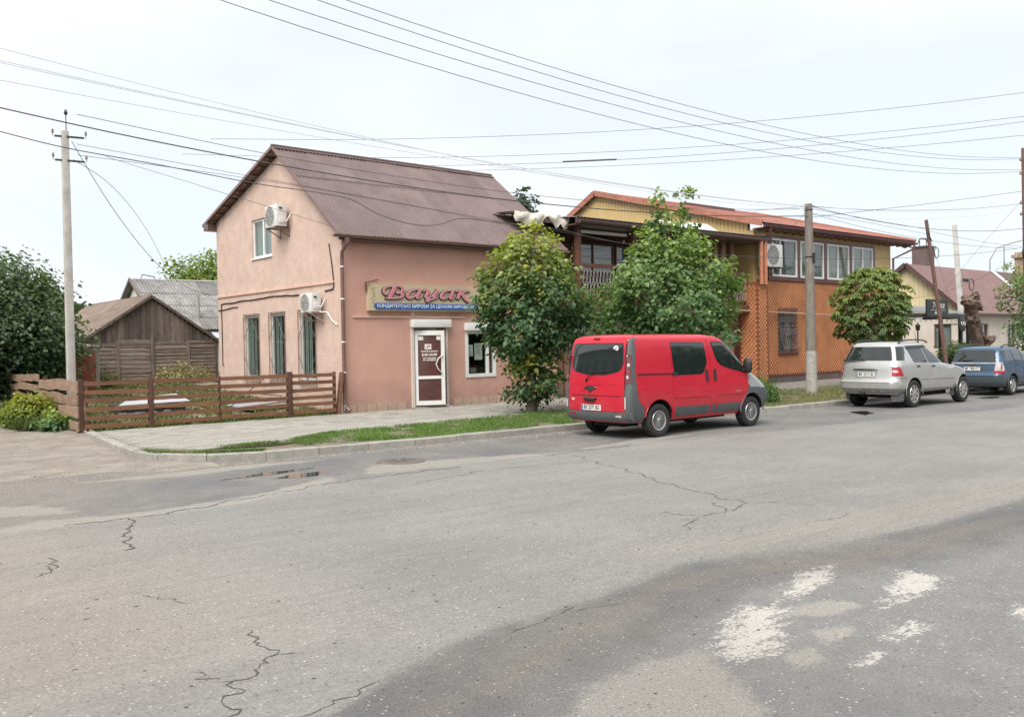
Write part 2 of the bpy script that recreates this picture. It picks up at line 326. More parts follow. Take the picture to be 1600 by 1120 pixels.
    cg = math_('MULTIPLY', coarse, rng(vc.outputs['Distance'], .15, .6, 0, 1)); c = mix(math_('MULTIPLY', cg, .42), c, (.065, .06, .055))
    L.new(c, b.inputs['Base Color']); b.inputs['Roughness'].default_value = .86; b.inputs['Specular IOR Level'].default_value = .3
    L.new(rng(dm, 0, 1, .9, .74), b.inputs['Roughness'])
    h = math_('ADD', math_('MULTIPLY', grit, .5), math_('MULTIPLY', fine, .6)); h = math_('SUBTRACT', h, math_('MULTIPLY', cg, .8))
    bp = N.new('ShaderNodeBump'); bp.inputs['Strength'].default_value = .5; bp.inputs['Distance'].default_value = .012; L.new(h, bp.inputs['Height']); L.new(bp.outputs[0], b.inputs['Normal'])
    return m
ASPH = road_material()
def smooth_noise(X, Y, seed, f):
    rg = np.random.default_rng(seed); o = 0
    for i in range(6):
        a = rg.random()*6.28; k = f*(.6+1.6*rg.random()); o = o+np.sin((X*math.cos(a)+Y*math.sin(a))*k+rg.random()*6.28)
    return o/6
def poly_sd(X, Y, P, soft):
    P = np.array(P, float); d = np.full(X.shape, 1e9); ins = np.zeros(X.shape, bool); n = len(P)
    for i in range(n):
        a = P[i]; c = P[(i+1) % n]; e = c-a; t = np.clip(((X-a[0])*e[0]+(Y-a[1])*e[1])/(e@e), 0, 1)
        d = np.minimum(d, np.hypot(X-a[0]-t*e[0], Y-a[1]-t*e[1]))
        cond = (a[1] > Y) != (c[1] > Y)
        with np.errstate(divide='ignore', invalid='ignore'): xi = a[0]+(Y-a[1])*e[0]/(e[1] if e[1] else 1e-9)
        ins ^= cond & (X < xi)
    return np.clip(.5+np.where(ins, d, -d)/soft, 0, 1)
def sheet(name, xs, ys, zf, m, masks=None, kind='structure', parent=None):
    X, Y = np.meshgrid(xs, ys); Z = zf(X, Y); nx, ny = len(xs), len(ys); V = np.stack([X, Y, Z], -1).reshape(-1, 3)
    i = np.arange(nx-1)[None]+np.arange(ny-1)[:, None]*nx; F = np.stack([i, i+1, i+1+nx, i+nx], -1).reshape(-1)
    me = bpy.data.meshes.new(name); me.vertices.add(len(V)); me.vertices.foreach_set('co', V.ravel().astype(np.float32)); n = (nx-1)*(ny-1)
    me.loops.add(n*4); me.loops.foreach_set('vertex_index', F.astype(np.int32)); me.polygons.add(n)
    me.polygons.foreach_set('loop_start', (np.arange(n)*4).astype(np.int32)); me.polygons.foreach_set('loop_total', np.full(n, 4, np.int32)); me.update(calc_edges=True)
    me.polygons.foreach_set('use_smooth', [True]*n)
    for k, arr in (masks or {}).items():
        a = me.color_attributes.new(k, 'FLOAT_COLOR', 'POINT'); a.data.foreach_set('color', np.stack([q(X, Y) if callable(q) else q for q in arr], -1).reshape(-1).astype(np.float32))
    o = finish(me, name, m, parent); return tag(o, kind=kind) if kind else o
xs = np.concatenate([np.linspace(-60, -4, 40)[:-1], np.arange(-4, 14, .06), np.linspace(14, 40, 170), np.linspace(41, 160, 50)])
ys = np.concatenate([np.linspace(-9, 1.5, 12)[:-1], np.arange(1.5, 15.45, .06)])
X, Y = np.meshgrid(xs, ys)
nz = smooth_noise(X, Y, 3, 1.7)*.16+smooth_noise(X, Y, 5, 6)*.06
yA = np.interp(xs, [-10, 2, 3.1, 4.5, 6.1, 7.9, 10, 13.2, 16.5, 25, 60], [11.2, 11.2, 11.05, 11.2, 11.7, 11.7, 12.0, 11.8, 11.2, 9.9, 9.0])[None]
yB = np.interp(xs, [-10, 2.2, 2.9, 3.9, 6.06, 7.0, 7.84, 10, 11.4, 25, 60], [4.2, 4.3, 4.5, 4.78, 5.1, 4.75, 4.5, 4.37, 4.24, 3.6, 3.3])[None]
far = np.clip(.5+(Y-yA+nz)/.35, 0, 1); near = np.clip(.5+(yB-Y+nz*.8)/.28, 0, 1); darkm = np.maximum(far, near)
lightm = np.zeros_like(X)
for P, s in (([(4.11, 3.64), (4.54, 3.64), (4.3, 3.2), (4.0, 2.7), (3.3, 2.2), (2.6, 2.9), (3.16, 3.42), (3.45, 3.63)], .5), ([(4.77, 3.18), (5.07, 3.14), (4.92, 2.96), (4.64, 3.0)], .25), ([(5.35, 3.31), (5.66, 3.21), (5.5, 3.08), (5.18, 3.12)], .25),
             ([(5.3, 3.75), (6.1, 3.6), (6.2, 3.35), (5.7, 3.42)], .3), ([(2.43, 11.64), (3.34, 11.29), (4.37, 11.35), (5.18, 11.5), (5.98, 11.9), (6.5, 12.1), (6.4, 11.7), (5.6, 11.3), (4.57, 10.95), (3.2, 10.9), (1.5, 11.2)], .35),
             ([(6.95, 11.9), (7.6, 12.8), (8.78, 12.6), (10.5, 12.2), (10.6, 11.9), (8.4, 11.8)], .45), ([(11.5, 12.0), (13.5, 12.3), (15, 12.0), (13, 11.7)], .5), ([(-3, 12.6), (1.6, 12.4), (3.0, 11.9), (2.6, 12.9), (0, 14)], .6), ([(3.4, 14.5), (6.5, 14.6), (7.5, 14.2), (5, 14.0)], .4)):
    lightm = np.maximum(lightm, poly_sd(X, Y, P, s))
white = np.zeros_like(X)
for P, s in (([(4.5, 3.45), (4.72, 3.62), (5.05, 3.80), (5.5, 3.98), (5.72, 3.72), (5.3, 3.55), (5.15, 3.40), (4.75, 3.22), (4.5, 3.3)], .3), ([(5.77, 3.89), (6.61, 4.22), (7.08, 4.15), (6.61, 3.91), (5.91, 3.80)], .25), ([(6.12, 3.25), (6.96, 3.58), (7.26, 3.67), (7.35, 3.34), (6.92, 3.2), (6.61, 3.26), (6.27, 3.22)], .25),
             ([(4.95, 2.82), (5.28, 2.86), (5.3, 2.76), (5.0, 2.74)], .12), ([(5.5, 2.9), (6.0, 3.0), (6.1, 2.85), (5.7, 2.8)], .25), ([(6.95, 2.66), (6.7, 2.56), (6.6, 2.42), (7.0, 2.5)], .2)):
    white = np.maximum(white, poly_sd(X, Y, P, s))
warm = np.clip((4.2-X)/5+.12*nz/.2, 0, .85)*np.clip((Y-4.6)/1.5, 0, 1)+np.clip(1-np.abs(Y-yB-.5)/.6, 0, 1)*.5*np.clip((X-5)/3, 0, 1)
bluem = np.clip((yB-Y-.75+nz)/.35, 0, 1)*near+.0*X+.55*np.clip(1-np.abs(Y-yA-1.2)/1.4, 0, 1)*np.clip((X-12)/5, 0, 1)
tanm = np.clip(1-np.abs(Y-yB+.45+nz)/.35, 0, 1)*near*.7+np.clip((6.5-X)/5, 0, 1)*far*.75+np.clip((Y-13.6)/.9, 0, 1)*np.clip((9-X)/4, 0, 1)*.8
coarse = np.clip(1.4-np.abs(Y-yB+.42)/.5, 0, 1)*near*1.0+near*np.clip((5.6-X)/1.2, 0, 1)*.6+.25*far
road = sheet('road', xs, ys, lambda X, Y: 0*X+.012*np.sin(X*.7)*np.sin(Y*.9), ASPH, {'Mask': (darkm, white, lightm, 1+0*X), 'MaskB': (np.clip(warm, 0, 1), bluem, np.clip(tanm, 0, 1), np.clip(coarse, 0, 1))})
# cracks in the slab, each a thin ribbon of dark broken binder
CR = mat('crack_dark', (.07, .064, .058), .95)
rc = random.Random(5)
def rz(x, y): return .012*math.sin(x*.7)*math.sin(y*.9)
def crack(pts, w0, jit=.013, step=.045):
    P = []
    for (x0, y0), (x1, y1) in zip(pts, pts[1:]):
        n = max(2, int(math.hypot(x1-x0, y1-y0)/step))
        for i in range(n):
            t = i/n; wv = math.sin(t*n*.55+x0*9)*.035+math.sin(t*n*.23+y0*5)*.05*math.sin(PI*t); P.append((x0+(x1-x0)*t+wv+rc.gauss(0, jit), y0+(y1-y0)*t-wv*.6+rc.gauss(0, jit)))
    P.append(pts[-1]); mb = MB(); vs_ = []
    for i, (x, y) in enumerate(P):
        a = P[max(0, i-1)]; b = P[min(len(P)-1, i+1)]; dx, dy = b[0]-a[0], b[1]-a[1]; l = math.hypot(dx, dy)+1e-6
        ww = w0*.5*rc.uniform(.2, 1.3)*(.25 if i in (0, len(P)-1) else 1)/2
        vs_ += [(x-dy/l*ww, y+dx/l*ww, rz(x, y)+.0035), (x+dy/l*ww, y-dx/l*ww, rz(x, y)+.0035)]
    mb.add(vs_, [(2*i, 2*i+1, 2*i+3, 2*i+2) for i in range(len(P)-1)]); return mb.build('crack', CR, road)
for pts, w_ in (([(3.3, 11.0), (3.15, 10.5), (2.9, 9.8), (2.66, 9.15)], .055), ([(2.05, 9.35), (2.0, 9.05), (1.9, 8.85)], .03), ([(1.96, 9.0), (1.76, 8.59)], .03), ([(2.26, 7.43), (2.33, 7.25), (2.45, 7.1), (2.54, 6.85)], .022),
                ([(2.62, 5.95), (2.56, 5.75), (2.51, 5.40), (2.25, 5.22), (2.05, 5.10), (1.97, 4.9), (1.86, 4.62), (1.8, 4.3)], .026), ([(2.51, 5.40), (2.6, 5.33)], .02), ([(1.99, 5.46), (1.97, 5.3), (2.03, 5.2), (2.06, 5.1)], .02), ([(2.03, 5.25), (2.12, 5.27)], .014),
                ([(2.0, 4.35), (2.25, 4.42), (2.54, 4.41), (2.75, 4.55)], .016), ([(3.72, 4.57), (4.2, 4.72), (4.6, 4.8)], .014), ([(4.5, 4.72), (4.95, 4.6)], .012),
                ([(10.9, 11.4), (10.51, 10.56), (9.9, 9.0), (9.3, 7.6), (9.04, 6.48)], .035), ([(9.04, 6.48), (9.3, 6.2), (9.4, 5.8)], .018), ([(7.85, 6.81), (8.0, 6.3), (8.5, 6.3), (9.04, 6.48)], .03), ([(8.4, 6.3), (8.75, 6.78)], .03), ([(7.85, 6.3), (7.5, 6.1), (7.23, 5.93)], .022), ([(10.5, 10.6), (9.2, 10.9), (8.3, 11.0)], .03), ([(8.6, 11.0), (7.6, 10.8), (7.0, 10.6)], .03),
                ([(4.4, 11.25), (5.2, 11.3), (6.2, 11.6), (7.4, 11.6), (8.6, 11.6)], .05), ([(8.4, 5.4), (8.8, 5.2), (9.3, 5.3)], .014), ([(10.5, 11.7), (11.4, 11.75), (12.6, 11.6)], .05), ([(2.6, 11.05), (3.6, 10.95), (4.5, 11.15)], .06)):
    crack(pts, w_)
# small chips and pits scattered in the slab, too many to count
rg = np.random.default_rng(9); mb = MB()
for i in range(520):
    x = rg.uniform(1.2, 13); y = rg.uniform(3, 11); r = rg.uniform(.003, .011); n = 5; a0 = rg.random()*6
    mb.add([(x+r*rg.uniform(.5, 1.4)*1.8*math.cos(a0+6.283*k/n), y+r*rg.uniform(.5, 1.3)*math.sin(a0+6.283*k/n), rz(x, y)+.003) for k in range(n)], [tuple(range(n))])
tag(mb.build('pits', CR, road), kind='stuff')
# puddles and the manhole cover
WET = mat('puddle_water', (.05, .042, .035), .03, .1, 3, spec=.8)
def blob(name, pts, z, m, parent, jit=.04, h=0):
    P = []; n = len(pts)
    for i in range(n):
        a, b = Vector(pts[i]), Vector(pts[(i+1) % n])
        for t in (0, .33, .66): q = a.lerp(b, t); P.append((q.x+rc.uniform(-jit, jit), q.y+rc.uniform(-jit, jit)))
    mb = MB(); mb.poly(P, [], 'XY', z-.003-h, z); return mb.build(name, m, parent)
for P in ([(5.87, 12.6), (6.2, 12.85), (6.75, 12.8), (6.6, 12.45), (6.3, 12.35)], [(21.5, 11.75), (22.1, 12.5), (22.6, 12.35), (22.2, 11.85)], [(29.3, 12.3), (30.0, 12.25), (30.3, 11.95), (29.6, 11.9)], [(5.2, 13.1), (6.0, 13.35), (6.9, 13.3), (6.1, 13.05)]):
    blob('puddle', P, .012, WET, road)
IRON = mat('manhole_iron', (.13, .115, .1), .7, .3, 12, .4, 50)
mb = MB(); mb.lathe([(0, .016), (.30, .018), (.31, .012), (.33, .012), (.34, .02), (.42, .016), (.43, -.02)], Matrix.Translation((8.28, 12.92, 0)), 32)
for k in range(8): mb.beam((8.28+.06*math.cos(k*PI/4), 12.92+.06*math.sin(k*PI/4), .021), (8.28+.27*math.cos(k*PI/4), 12.92+.27*math.sin(k*PI/4), .021), .03, .012)
tag(mb.build('manhole_cover', IRON, None, 40), 'round iron manhole cover in the far lane before the pink shop', 'manhole cover')

# ------------------------------------------------------------------ dirt side street and yard
DIRT = mat('dirt', (.21, .18, .147), .95, .2, 1.7, .8, 30, c2=(.30, .27, .23), detail=10)
yl = np.concatenate([np.linspace(14.55, 30, 90), np.linspace(31, 90, 60)])
def dz(X, Y):
    e = np.clip((Y-14.7+.3*np.sin(X*1.3)+.15*np.sin(X*4.1))/.5, 0, 1)
    return np.clip((Y-21.5)*.05, 0, .8)-.05+.068*e+.012*smooth_noise(X, Y, 8, 2.2)*e
sheet('dirt_path', np.concatenate([np.linspace(-60, -6, 30)[:-1], np.linspace(-6, 5.9, 100)]), yl, dz, DIRT)
YARD = mat('yard_soil', (.12, .105, .06), .95, .4, 1.6, .5, 30, c2=(.30, .25, .17), detail=8)
sheet('yard', np.linspace(5.7, 13.5, 60), np.linspace(22.25, 60, 120), lambda X, Y: .10+np.clip((Y-22.3)*.05, 0, .8)+.02*smooth_noise(X, Y, 4, 2), YARD)
sheet('back_garden', np.linspace(-40, 60, 60), np.linspace(34, 130, 50), lambda X, Y: .62+np.clip((Y-36)*.03, 0, .8)+.05*smooth_noise(X, Y, 4, .5), mat('garden_grass', (.05, .08, .025), .95, .4, 1.0, .5, 20, c2=(.13, .13, .06)))
rg = np.random.default_rng(19); mb = MB()
for i in range(2600):     # loose grit and pebbles on the dirt and along the gutter
    if i < 1700: x = rg.uniform(-2, 5.3); y = 14.9+rg.random()**1.5*12; z = float(dz(np.array(x), np.array(y)))
    else: x = rg.uniform(2.5, 14); y = float(np.interp(x, [2.5, 5.2, 6.8, 9.9, 14], [14.9, 15.2, 14.95, 14.65, 14.55]))-abs(rg.normal(0, .22)); z = rz(x, y)
    r = rg.uniform(.008, .03)*(1.5 if rg.random() < .06 else 1); a = rg.random()*6
    mb.add([(x+r*math.cos(a+k*PI/2)*rg.uniform(.6, 1.2), y+r*math.sin(a+k*PI/2)*rg.uniform(.6, 1.2), z-.002) for k in range(4)]+[(x, y, z+r*.7)], [(0, 1, 4), (1, 2, 4), (2, 3, 4), (3, 0, 4)])
o = tag(mb.build('pebbles', mat('pebble', (.24, .22, .19), .9, .5, 30), None), kind='stuff'); o['label'] = 'loose grit and pebbles on the dirt side street and in the gutter'
# ------------------------------------------------------------------ kerb and pavement
K = [(5.75, 22.75), (5.24, 18.3), (5.15, 16.45), (5.66, 15.52), (6.8, 15.02), (9.9, 14.75), (13.7, 14.65), (24, 13.98), (60, 13.0), (120, 11.6)]
def along(P, s):
    for a, b in zip(P, P[1:]):
        a = Vector(a); b = Vector(b); l = (b-a).length
        if s <= l: return a.lerp(b, s/l), (b-a).normalized()
        s -= l
    return Vector(P[-1]), (Vector(P[-1])-Vector(P[-2])).normalized()
def offs(P, d):
    o = []
    for i, p in enumerate(P):
        a = Vector(P[max(0, i-1)]); b = Vector(P[min(len(P)-1, i+1)]); t = (b-a).normalized(); o.append((p[0]-t.y*d, p[1]+t.x*d))
    return o
KS = mat('kerb_concrete', (.30, .285, .255), .9, .2, 5, .4, 60, objvar=.1, c2=(.36, .345, .31))
kerb = empty('kerb', (5.7, 15.5, 0)); kerb['kind'] = 'structure'
s = 0; i = 0; Ltot = sum((Vector(a)-Vector(b)).length for a, b in zip(K, K[1:]))
while s < min(Ltot-1, 75):
    l = 1.0 if s > 6.5 else .95; (p, t), (q, t2) = along(K, s+.006), along(K, s+l-.006)
    nn = Vector((-t.y, t.x)); top = .135+rc.uniform(-.008, .008); wd = .16; mb = MB()
    A = [p, q, q+Vector((-t2.y, t2.x))*wd, p+nn*wd]; ch = .018
    B = [p+nn*ch, q+Vector((-t2.y, t2.x))*ch, A[2], A[3]]
    mb.add([(v.x, v.y, -.05) for v in A]+[(v.x, v.y, top-ch) for v in A[:2]]+[(v.x, v.y, top) for v in B], [(0, 1, 5, 4), (4, 5, 7, 6), (6, 7, 8, 9), (1, 2, 8, 7, 5), (0, 4, 6, 9, 3), (2, 3, 9, 8)])
    mb.build('kerb_stone', KS, kerb); s += l; i += 1
inner = offs(K, .15)
PAVE = mat('pavement_bed', (.20, .19, .17), .95, .25, 3, .3, 50)
mb = MB(); mb.poly(inner+[(120, 40), (12.4, 40), (12.4, 22.75)], [], 'XY', -.03, .108); pavement = tag(mb.build('pavement', PAVE), kind='structure')
VERGE = mat('verge_soil', (.13, .11, .075), .95, .35, 2.2, .5, 40, c2=(.24, .20, .15))
ge = lambda x: float(np.interp(x, [5.2, 5.7, 6.2, 7.7, 9.4, 11.4, 14.8, 21, 27, 40], [18.4, 17.3, 16.55, 16.45, 17.3, 17.45, 17.75, 18.1, 18.45, 18.3]))
def ki(x): return float(np.interp(x, [p[0] for p in inner[2:]], [p[1] for p in inner[2:]]))
xx = list(np.arange(5.25, 42, .4)); mb = MB(); vs_ = []
for x in xx:
    a, b = ki(x)+.0, ge(x); n = 5
    for k in range(n): t = k/(n-1); vs_.append((x, a+(b-a)*t, .112+.03*math.sin(PI*t)*(x > 8)+rc.uniform(-.003, .003)))
mb.add(vs_, [(i*5+k, (i+1)*5+k, (i+1)*5+k+1, i*5+k+1) for i in range(len(xx)-1) for k in range(4)])
verge = tag(mb.build('grass_verge', VERGE, None, 60), kind='structure')
blob('puddle', [(6.3, 16.35), (7.0, 16.5), (7.8, 16.3), (8.3, 16.0), (7.4, 15.95)], .128, WET, verge, .03)
# pavers: the nearest as single stones, the rest as one mesh of stones
PV = mat('paver', (.30, .285, .255), .9, .15, 9, .35, 70, objvar=.13); PV2 = mat('paver_far', (.30, .285, .255), .9, .28, 2.2, .35, 70)
def paver_v(w_, l): c = .006; return [(-l/2, -w_/2, 0), (l/2, -w_/2, 0), (l/2, w_/2, 0), (-l/2, w_/2, 0), (-l/2+c, -w_/2+c, .012), (l/2-c, -w_/2+c, .012), (l/2-c, w_/2-c, .012), (-l/2+c, w_/2-c, .012)]
PF = [(4, 5, 6, 7), (0, 1, 5, 4), (1, 2, 6, 5), (2, 3, 7, 6), (3, 0, 4, 7)]
me = bpy.data.meshes.new('paver'); me.from_pydata(paver_v(.13, .27), [], PF); me.materials.append(PV)
cells = []; y = 15.6; r = 0
while y < 22.24:
    x = 5.3+(.14 if r % 2 else 0)
    xl = 5.42+max(0, y-18.3)*.11
    while x < 23:
        if x > xl+.15 and y > ge(x)+.03 and (y < 22.2): cells.append((x, y, rc.uniform(-.003, .003)))
        x += .282
    y += .142; r += 1
cells.sort(key=lambda c_: math.hypot(c_[0]-3, c_[1]-4)); big = MB()
for i, (x, y, dzz) in enumerate(cells):
    if i < 290: inst(me, 'paver', pavement, (x, y, .108+dzz), (rc.uniform(-.012, .012), rc.uniform(-.012, .012), rc.uniform(-.01, .01)))
    else:
        tx, ty = rc.uniform(-.02, .02), rc.uniform(-.02, .02); big.add([(x+a, y+b, .108+dzz+h+tx*a+ty*b) for a, b, h in paver_v(.13, .27)], PF)
tag(big.build('paver_field', PV2, pavement), kind='stuff')
# ------------------------------------------------------------------ grass
def blades(name, regions, n, h, wd, c1, c2, seed, parent=None, zf=None, lean=.5):
    rg = np.random.default_rng(seed); P = []
    for (x0, x1, ylo, yhi, dens) in regions:
        k = int(n*dens); x = x0+(x1-x0)*rg.random(k); a = np.array([ylo(q) for q in x]); b = np.array([yhi(q) for q in x]); y = a+(b-a)*rg.random(k)
        patch = smooth_noise(x, y, 4, 3)+.55*smooth_noise(x, y, 14, 9); keep = rg.random(k) < np.clip(.75+patch*1.3, .05, 1) if dens < .9 else rg.random(k) < np.clip(.85+patch*1.9, .06, 1)
        P.append(np.stack([x, y], 1)[keep])
    P = np.concatenate(P); m = len(P); z = zf(P[:, 0], P[:, 1]) if zf else np.full(m, .12); P = np.column_stack([P, z])
    D = rg.normal(0, lean, (m, 3)); D[:, 2] = 1; A = rg.random(m)*6.283; Nn = np.stack([np.cos(A), np.sin(A), .2+0*A], 1)
    S = h*(.4+rg.random(m)); C = mixc(c1, c2, np.clip(rg.random(m)*.7+.3*(smooth_noise(P[:, 0], P[:, 1], 2, 2)+.5), 0, 1))
    return leaf_cloud(name, P, D, Nn, S, C, LEAF, parent, wd, True, 'stuff')
GA, GB = (.07, .145, .03), (.17, .27, .07)
blades('grass', [(8.6, 21.5, lambda x: ki(x)+.02+.25*max(0, 10-x), lambda x: ge(x)-.02, 1.0)], 62000, .075, .16, GA, GB, 1)['label'] = 'bright green lawn strip between the kerb and the pavement by the red van'
blades('grass', [(5.3, 6.9, lambda x: ki(x)+.03, lambda x: ki(x)+.55-.25*(x-5.3), .5), (6.5, 9.4, lambda x: ge(x)-.22, lambda x: ge(x)+.06, .35), (7.8, 9.2, lambda x: ki(x)+.4, ge, .5)], 9000, .06, .18, GA, (.14, .2, .06), 2)['label'] = 'thin scattered grass at the rounded kerb corner'
blades('grass', [(21.3, 40, ki, ge, 1.0)], 26000, .12, .12, (.07, .12, .03), (.26, .24, .11), 3)['label'] = 'patchy dry verge grass around the grey pole by the silver car'
blades('weeds', [(5.8, 12.3, lambda x: 22.45, lambda x: 35.5, .95)], 26000, .10, .3, (.05, .10, .02), (.22, .2, .09), 4, zf=lambda x, y: .10+np.clip((y-22.3)*.05, 0, .8))['label'] = 'low weeds covering the yard behind the brown fence'
blades('weeds', [(5.9, 12.0, lambda x: 22.12, lambda x: 22.5, .8)], 8000, .09, .3, (.06, .13, .02), (.2, .25, .06), 6, zf=lambda x, y: .12+0*x)['label'] = 'fringe of weeds growing under the brown board fence'
blades('weeds', [(2.2, 5.5, lambda x: 27.5-(x-2.2)*.3, lambda x: 34, .9), (4.6, 5.6, lambda x: 23.6, lambda x: 27, .8)], 16000, .28, .3, (.04, .09, .02), (.16, .18, .07), 7, zf=lambda x, y: np.clip((y-21.5)*.05, 0, .8))['label'] = 'tall weeds at the edge of the dirt side street'
# ------------------------------------------------------------------ pink shop
Xc, Yf = 12.5, 22.3
PINK = mat('pink_stucco', (.57, .325, .26), .92, .07, .9, .7, 60, c2=(.62, .365, .30), detail=9, streak=.03, splash=.35)
PALE = mat('pale_pink_stucco', (.52, .375, .31), .92, .07, 2.6, .6, 16, c2=(.60, .455, .385), detail=9, streak=.03, splash=.5)
WHT = mat('white_plastic', (.72, .73, .72), .35, .05, 3); DKI = mat('dark_interior', (.03, .032, .035), .9); BRN = mat('brown_metal', (.085, .045, .038), .45, .2, 4, coat=.3)
BRZ = mat('mauve_brown_metal', (.16, .085, .075), .4, .15, 3, coat=.3)
shop = empty('pink_shop', (16.5, 26, .1), 'two storey salmon pink shop with steep brown metal roof and open door', 'shop building')
rz_ = lambda y: 5.08+(y-21.95)*(8.2-5.08)/(26.0-21.95) if y < 26 else 8.2-(y-26)*(8.2-6.42)/(31.75-26)
door_h = (14.82, 15.98, .16, 2.50); win_h = (16.80, 17.92, 1.00, 2.42)
def rect(a, b, c, d): return [(a, c), (b, c), (b, d), (a, d)]
mb = MB(); mb.poly(rect(Xc, 20.6, .0, 5.15), [rect(*door_h), rect(*win_h)], 'XZ', Yf, Yf+.28); mb.build('front_wall', PINK, shop)
gw = [(27.84, 28.93, 1.03, 3.09), (25.95, 26.97, 1.03, 3.09), (23.93, 24.93, 1.0, 3.09)]; uw = (26.78, 28.25, 4.94, 6.2)
YL = 31.25
gp = [(Yf+.002, 0), (YL, 0), (YL, rz_(YL)-.12), (26, 8.05), (Yf+.002, rz_(Yf)-.12)]
mb = MB(); mb.poly(gp, [rect(*g_) for g_ in gw]+[rect(*uw)], 'YZ', Xc-.004, Xc+.28); mb.build('gable_wall', PALE, shop)
mb = MB(); mb.poly([(Yf+.3, 0), (YL, 0), (YL, rz_(YL)-.12), (26, 8.05), (Yf+.3, rz_(Yf)-.12)], [], 'YZ', 20.32, 20.6); mb.box(Xc+.3, YL-.25, 0, 20.3, YL-.02, 6.4); mb.build('rear_wall', PINK, shop)
# plinth tiles
TL = mat('plinth_tile', (.44, .32, .25), .8, .12, 6, .2, 50, objvar=.10)
x = Xc+.02
while x < 20.3:
    w_ = .34
    if not (x+w_ > door_h[0]-.07 and x < door_h[1]+.07):
        mb = MB(); mb.box(x, Yf-.022, .06, x+w_-.022, Yf-.001, .335+rc.uniform(-.004, .004)); mb.build('plinth_tile', TL, shop)
    x += w_
# string courses
TR = mat('pale_trim', (.60, .40, .32), .8, .08, 4)
mb = MB(); mb.box(Xc+.3, Yf-.04, 2.80, 16.72, Yf-.001, 2.86); mb.build('string_course', TR, shop)
mb = MB(); mb.box(Xc-.045, Yf+.45, 3.80, Xc-.005, YL-.02, 3.86); mb.build('string_course', TR, shop)
# roof of corrugated sheets
RF = mat('mauve_roof_sheet', (.165, .118, .116), .5, .14, 1.2, objvar=.10, coat=.0, c2=(.20, .148, .146), streak=.1)
def corr_sheet(x0, x1, ya, za, yb, zb, pitch, amp, prof='trap', th=0, n=4):
    """strip running between (ya,za) and (yb,zb) with ridges along the slope"""
    mb = MB(); k = max(1, round((x1-x0)/pitch)); X_ = []; 
    for i in range(k):
        b = x0+(x1-x0)*i/k; p = (x1-x0)/k
        if prof == 'trap': X_ += [(b, 0), (b+p*.5, 0), (b+p*.6, 1), (b+p*.9, 1)]
        else: X_ += [(b+p*j/6, .5-.5*math.cos(2*PI*j/6)) for j in range(6)]
    X_.append((x1, 0)); d = Vector((0, yb-ya, zb-za)).normalized(); nn = Vector((0, -d.z, d.y)); nn = nn if nn.z > 0 else -nn
    vs_ = []
    for (x, h) in X_:
        for (y, z) in ((ya, za), (yb, zb)): vs_.append((x, y+nn.y*h*amp, z+nn.z*h*amp))
    mb.add(vs_, [(2*i, 2*i+1, 2*i+3, 2*i+2) for i in range(len(X_)-1)]); return mb
rx0, rx1 = 12.22, 20.85; k = 8; wd = (rx1-rx0)/k
for i in range(k):
    for (a, b, l) in ((21.93, 24.55, 0), (24.50, 26.02, .012)):
        dz_ = .012*(i % 2)+l*2+rc.uniform(0, .005)
        corr_sheet(rx0+i*wd-.02, rx0+(i+1)*wd+.02, a, rz_(a)+dz_, b, rz_(b)+dz_, .125, .028).build('roof_sheet', RF, shop)
    corr_sheet(rx0+i*wd, rx0+(i+1)*wd, 31.8, rz_(31.8), 26.0, 8.2, .1, .02).build('roof_sheet', RF, shop)
mb = MB()
for (a, b) in ((21.95, 26.0), (26.0, 31.78)):   # timber deck below the sheets
    mb.add([(rx0+.03, a, rz_(a)-.02), (rx1-.03, a, rz_(a)-.02), (rx1-.03, b, rz_(b)-.02), (rx0+.03, b, rz_(b)-.02), (rx0+.03, a, rz_(a)-.07), (rx1-.03, a, rz_(a)-.07), (rx1-.03, b, rz_(b)-.07), (rx0+.03, b, rz_(b)-.07)], [(0, 1, 2, 3), (4, 7, 6, 5), (0, 4, 5, 1), (1, 5, 6, 2), (2, 6, 7, 3), (3, 7, 4, 0)])
mb.build('roof_deck', mat('rafter_wood', (.16, .10, .07), .9, .3, 6), shop)
mb = MB()
mb.tube([(rx0-.03, 26, 8.235), (rx1+.03, 26, 8.235)], .055, 10)
for y0_, y1_ in ((25.82, 26), (26, 26.18)): mb.beam((rx0-.03, (y0_+y1_)/2, 8.19), (rx1+.03, (y0_+y1_)/2, 8.19), .2, .012, up=(0, .5 if y0_ > 25.9 else -.5, .8))
mb.build('ridge_cap', BRN, shop, 40)
for a, b in ((21.93, 26.0), (31.8, 26.0)):
    for xg in (rx0-.01, rx1+.01):
        mb = MB(); mb.beam((xg, a, rz_(a)+.0), (xg, b, rz_(b)+.0), .035, .09); mb.build('verge_trim', BRZ, shop)
for i in range(9):      # lath ends under the overhang of the gable
    y = 26.5+i*.58; mb = MB(); mb.beam((rx0+.05, y, rz_(y)-.12), (Xc+.1, y, rz_(y)-.12), .10, .07); mb.build('lath_end', BRN, shop)
mb = MB(); mb.box(rx0-.05, YL-.05, rz_(YL)-.38, Xc+.25, YL+.35, rz_(YL)-.14); mb.build('eave_box', BRN, shop)
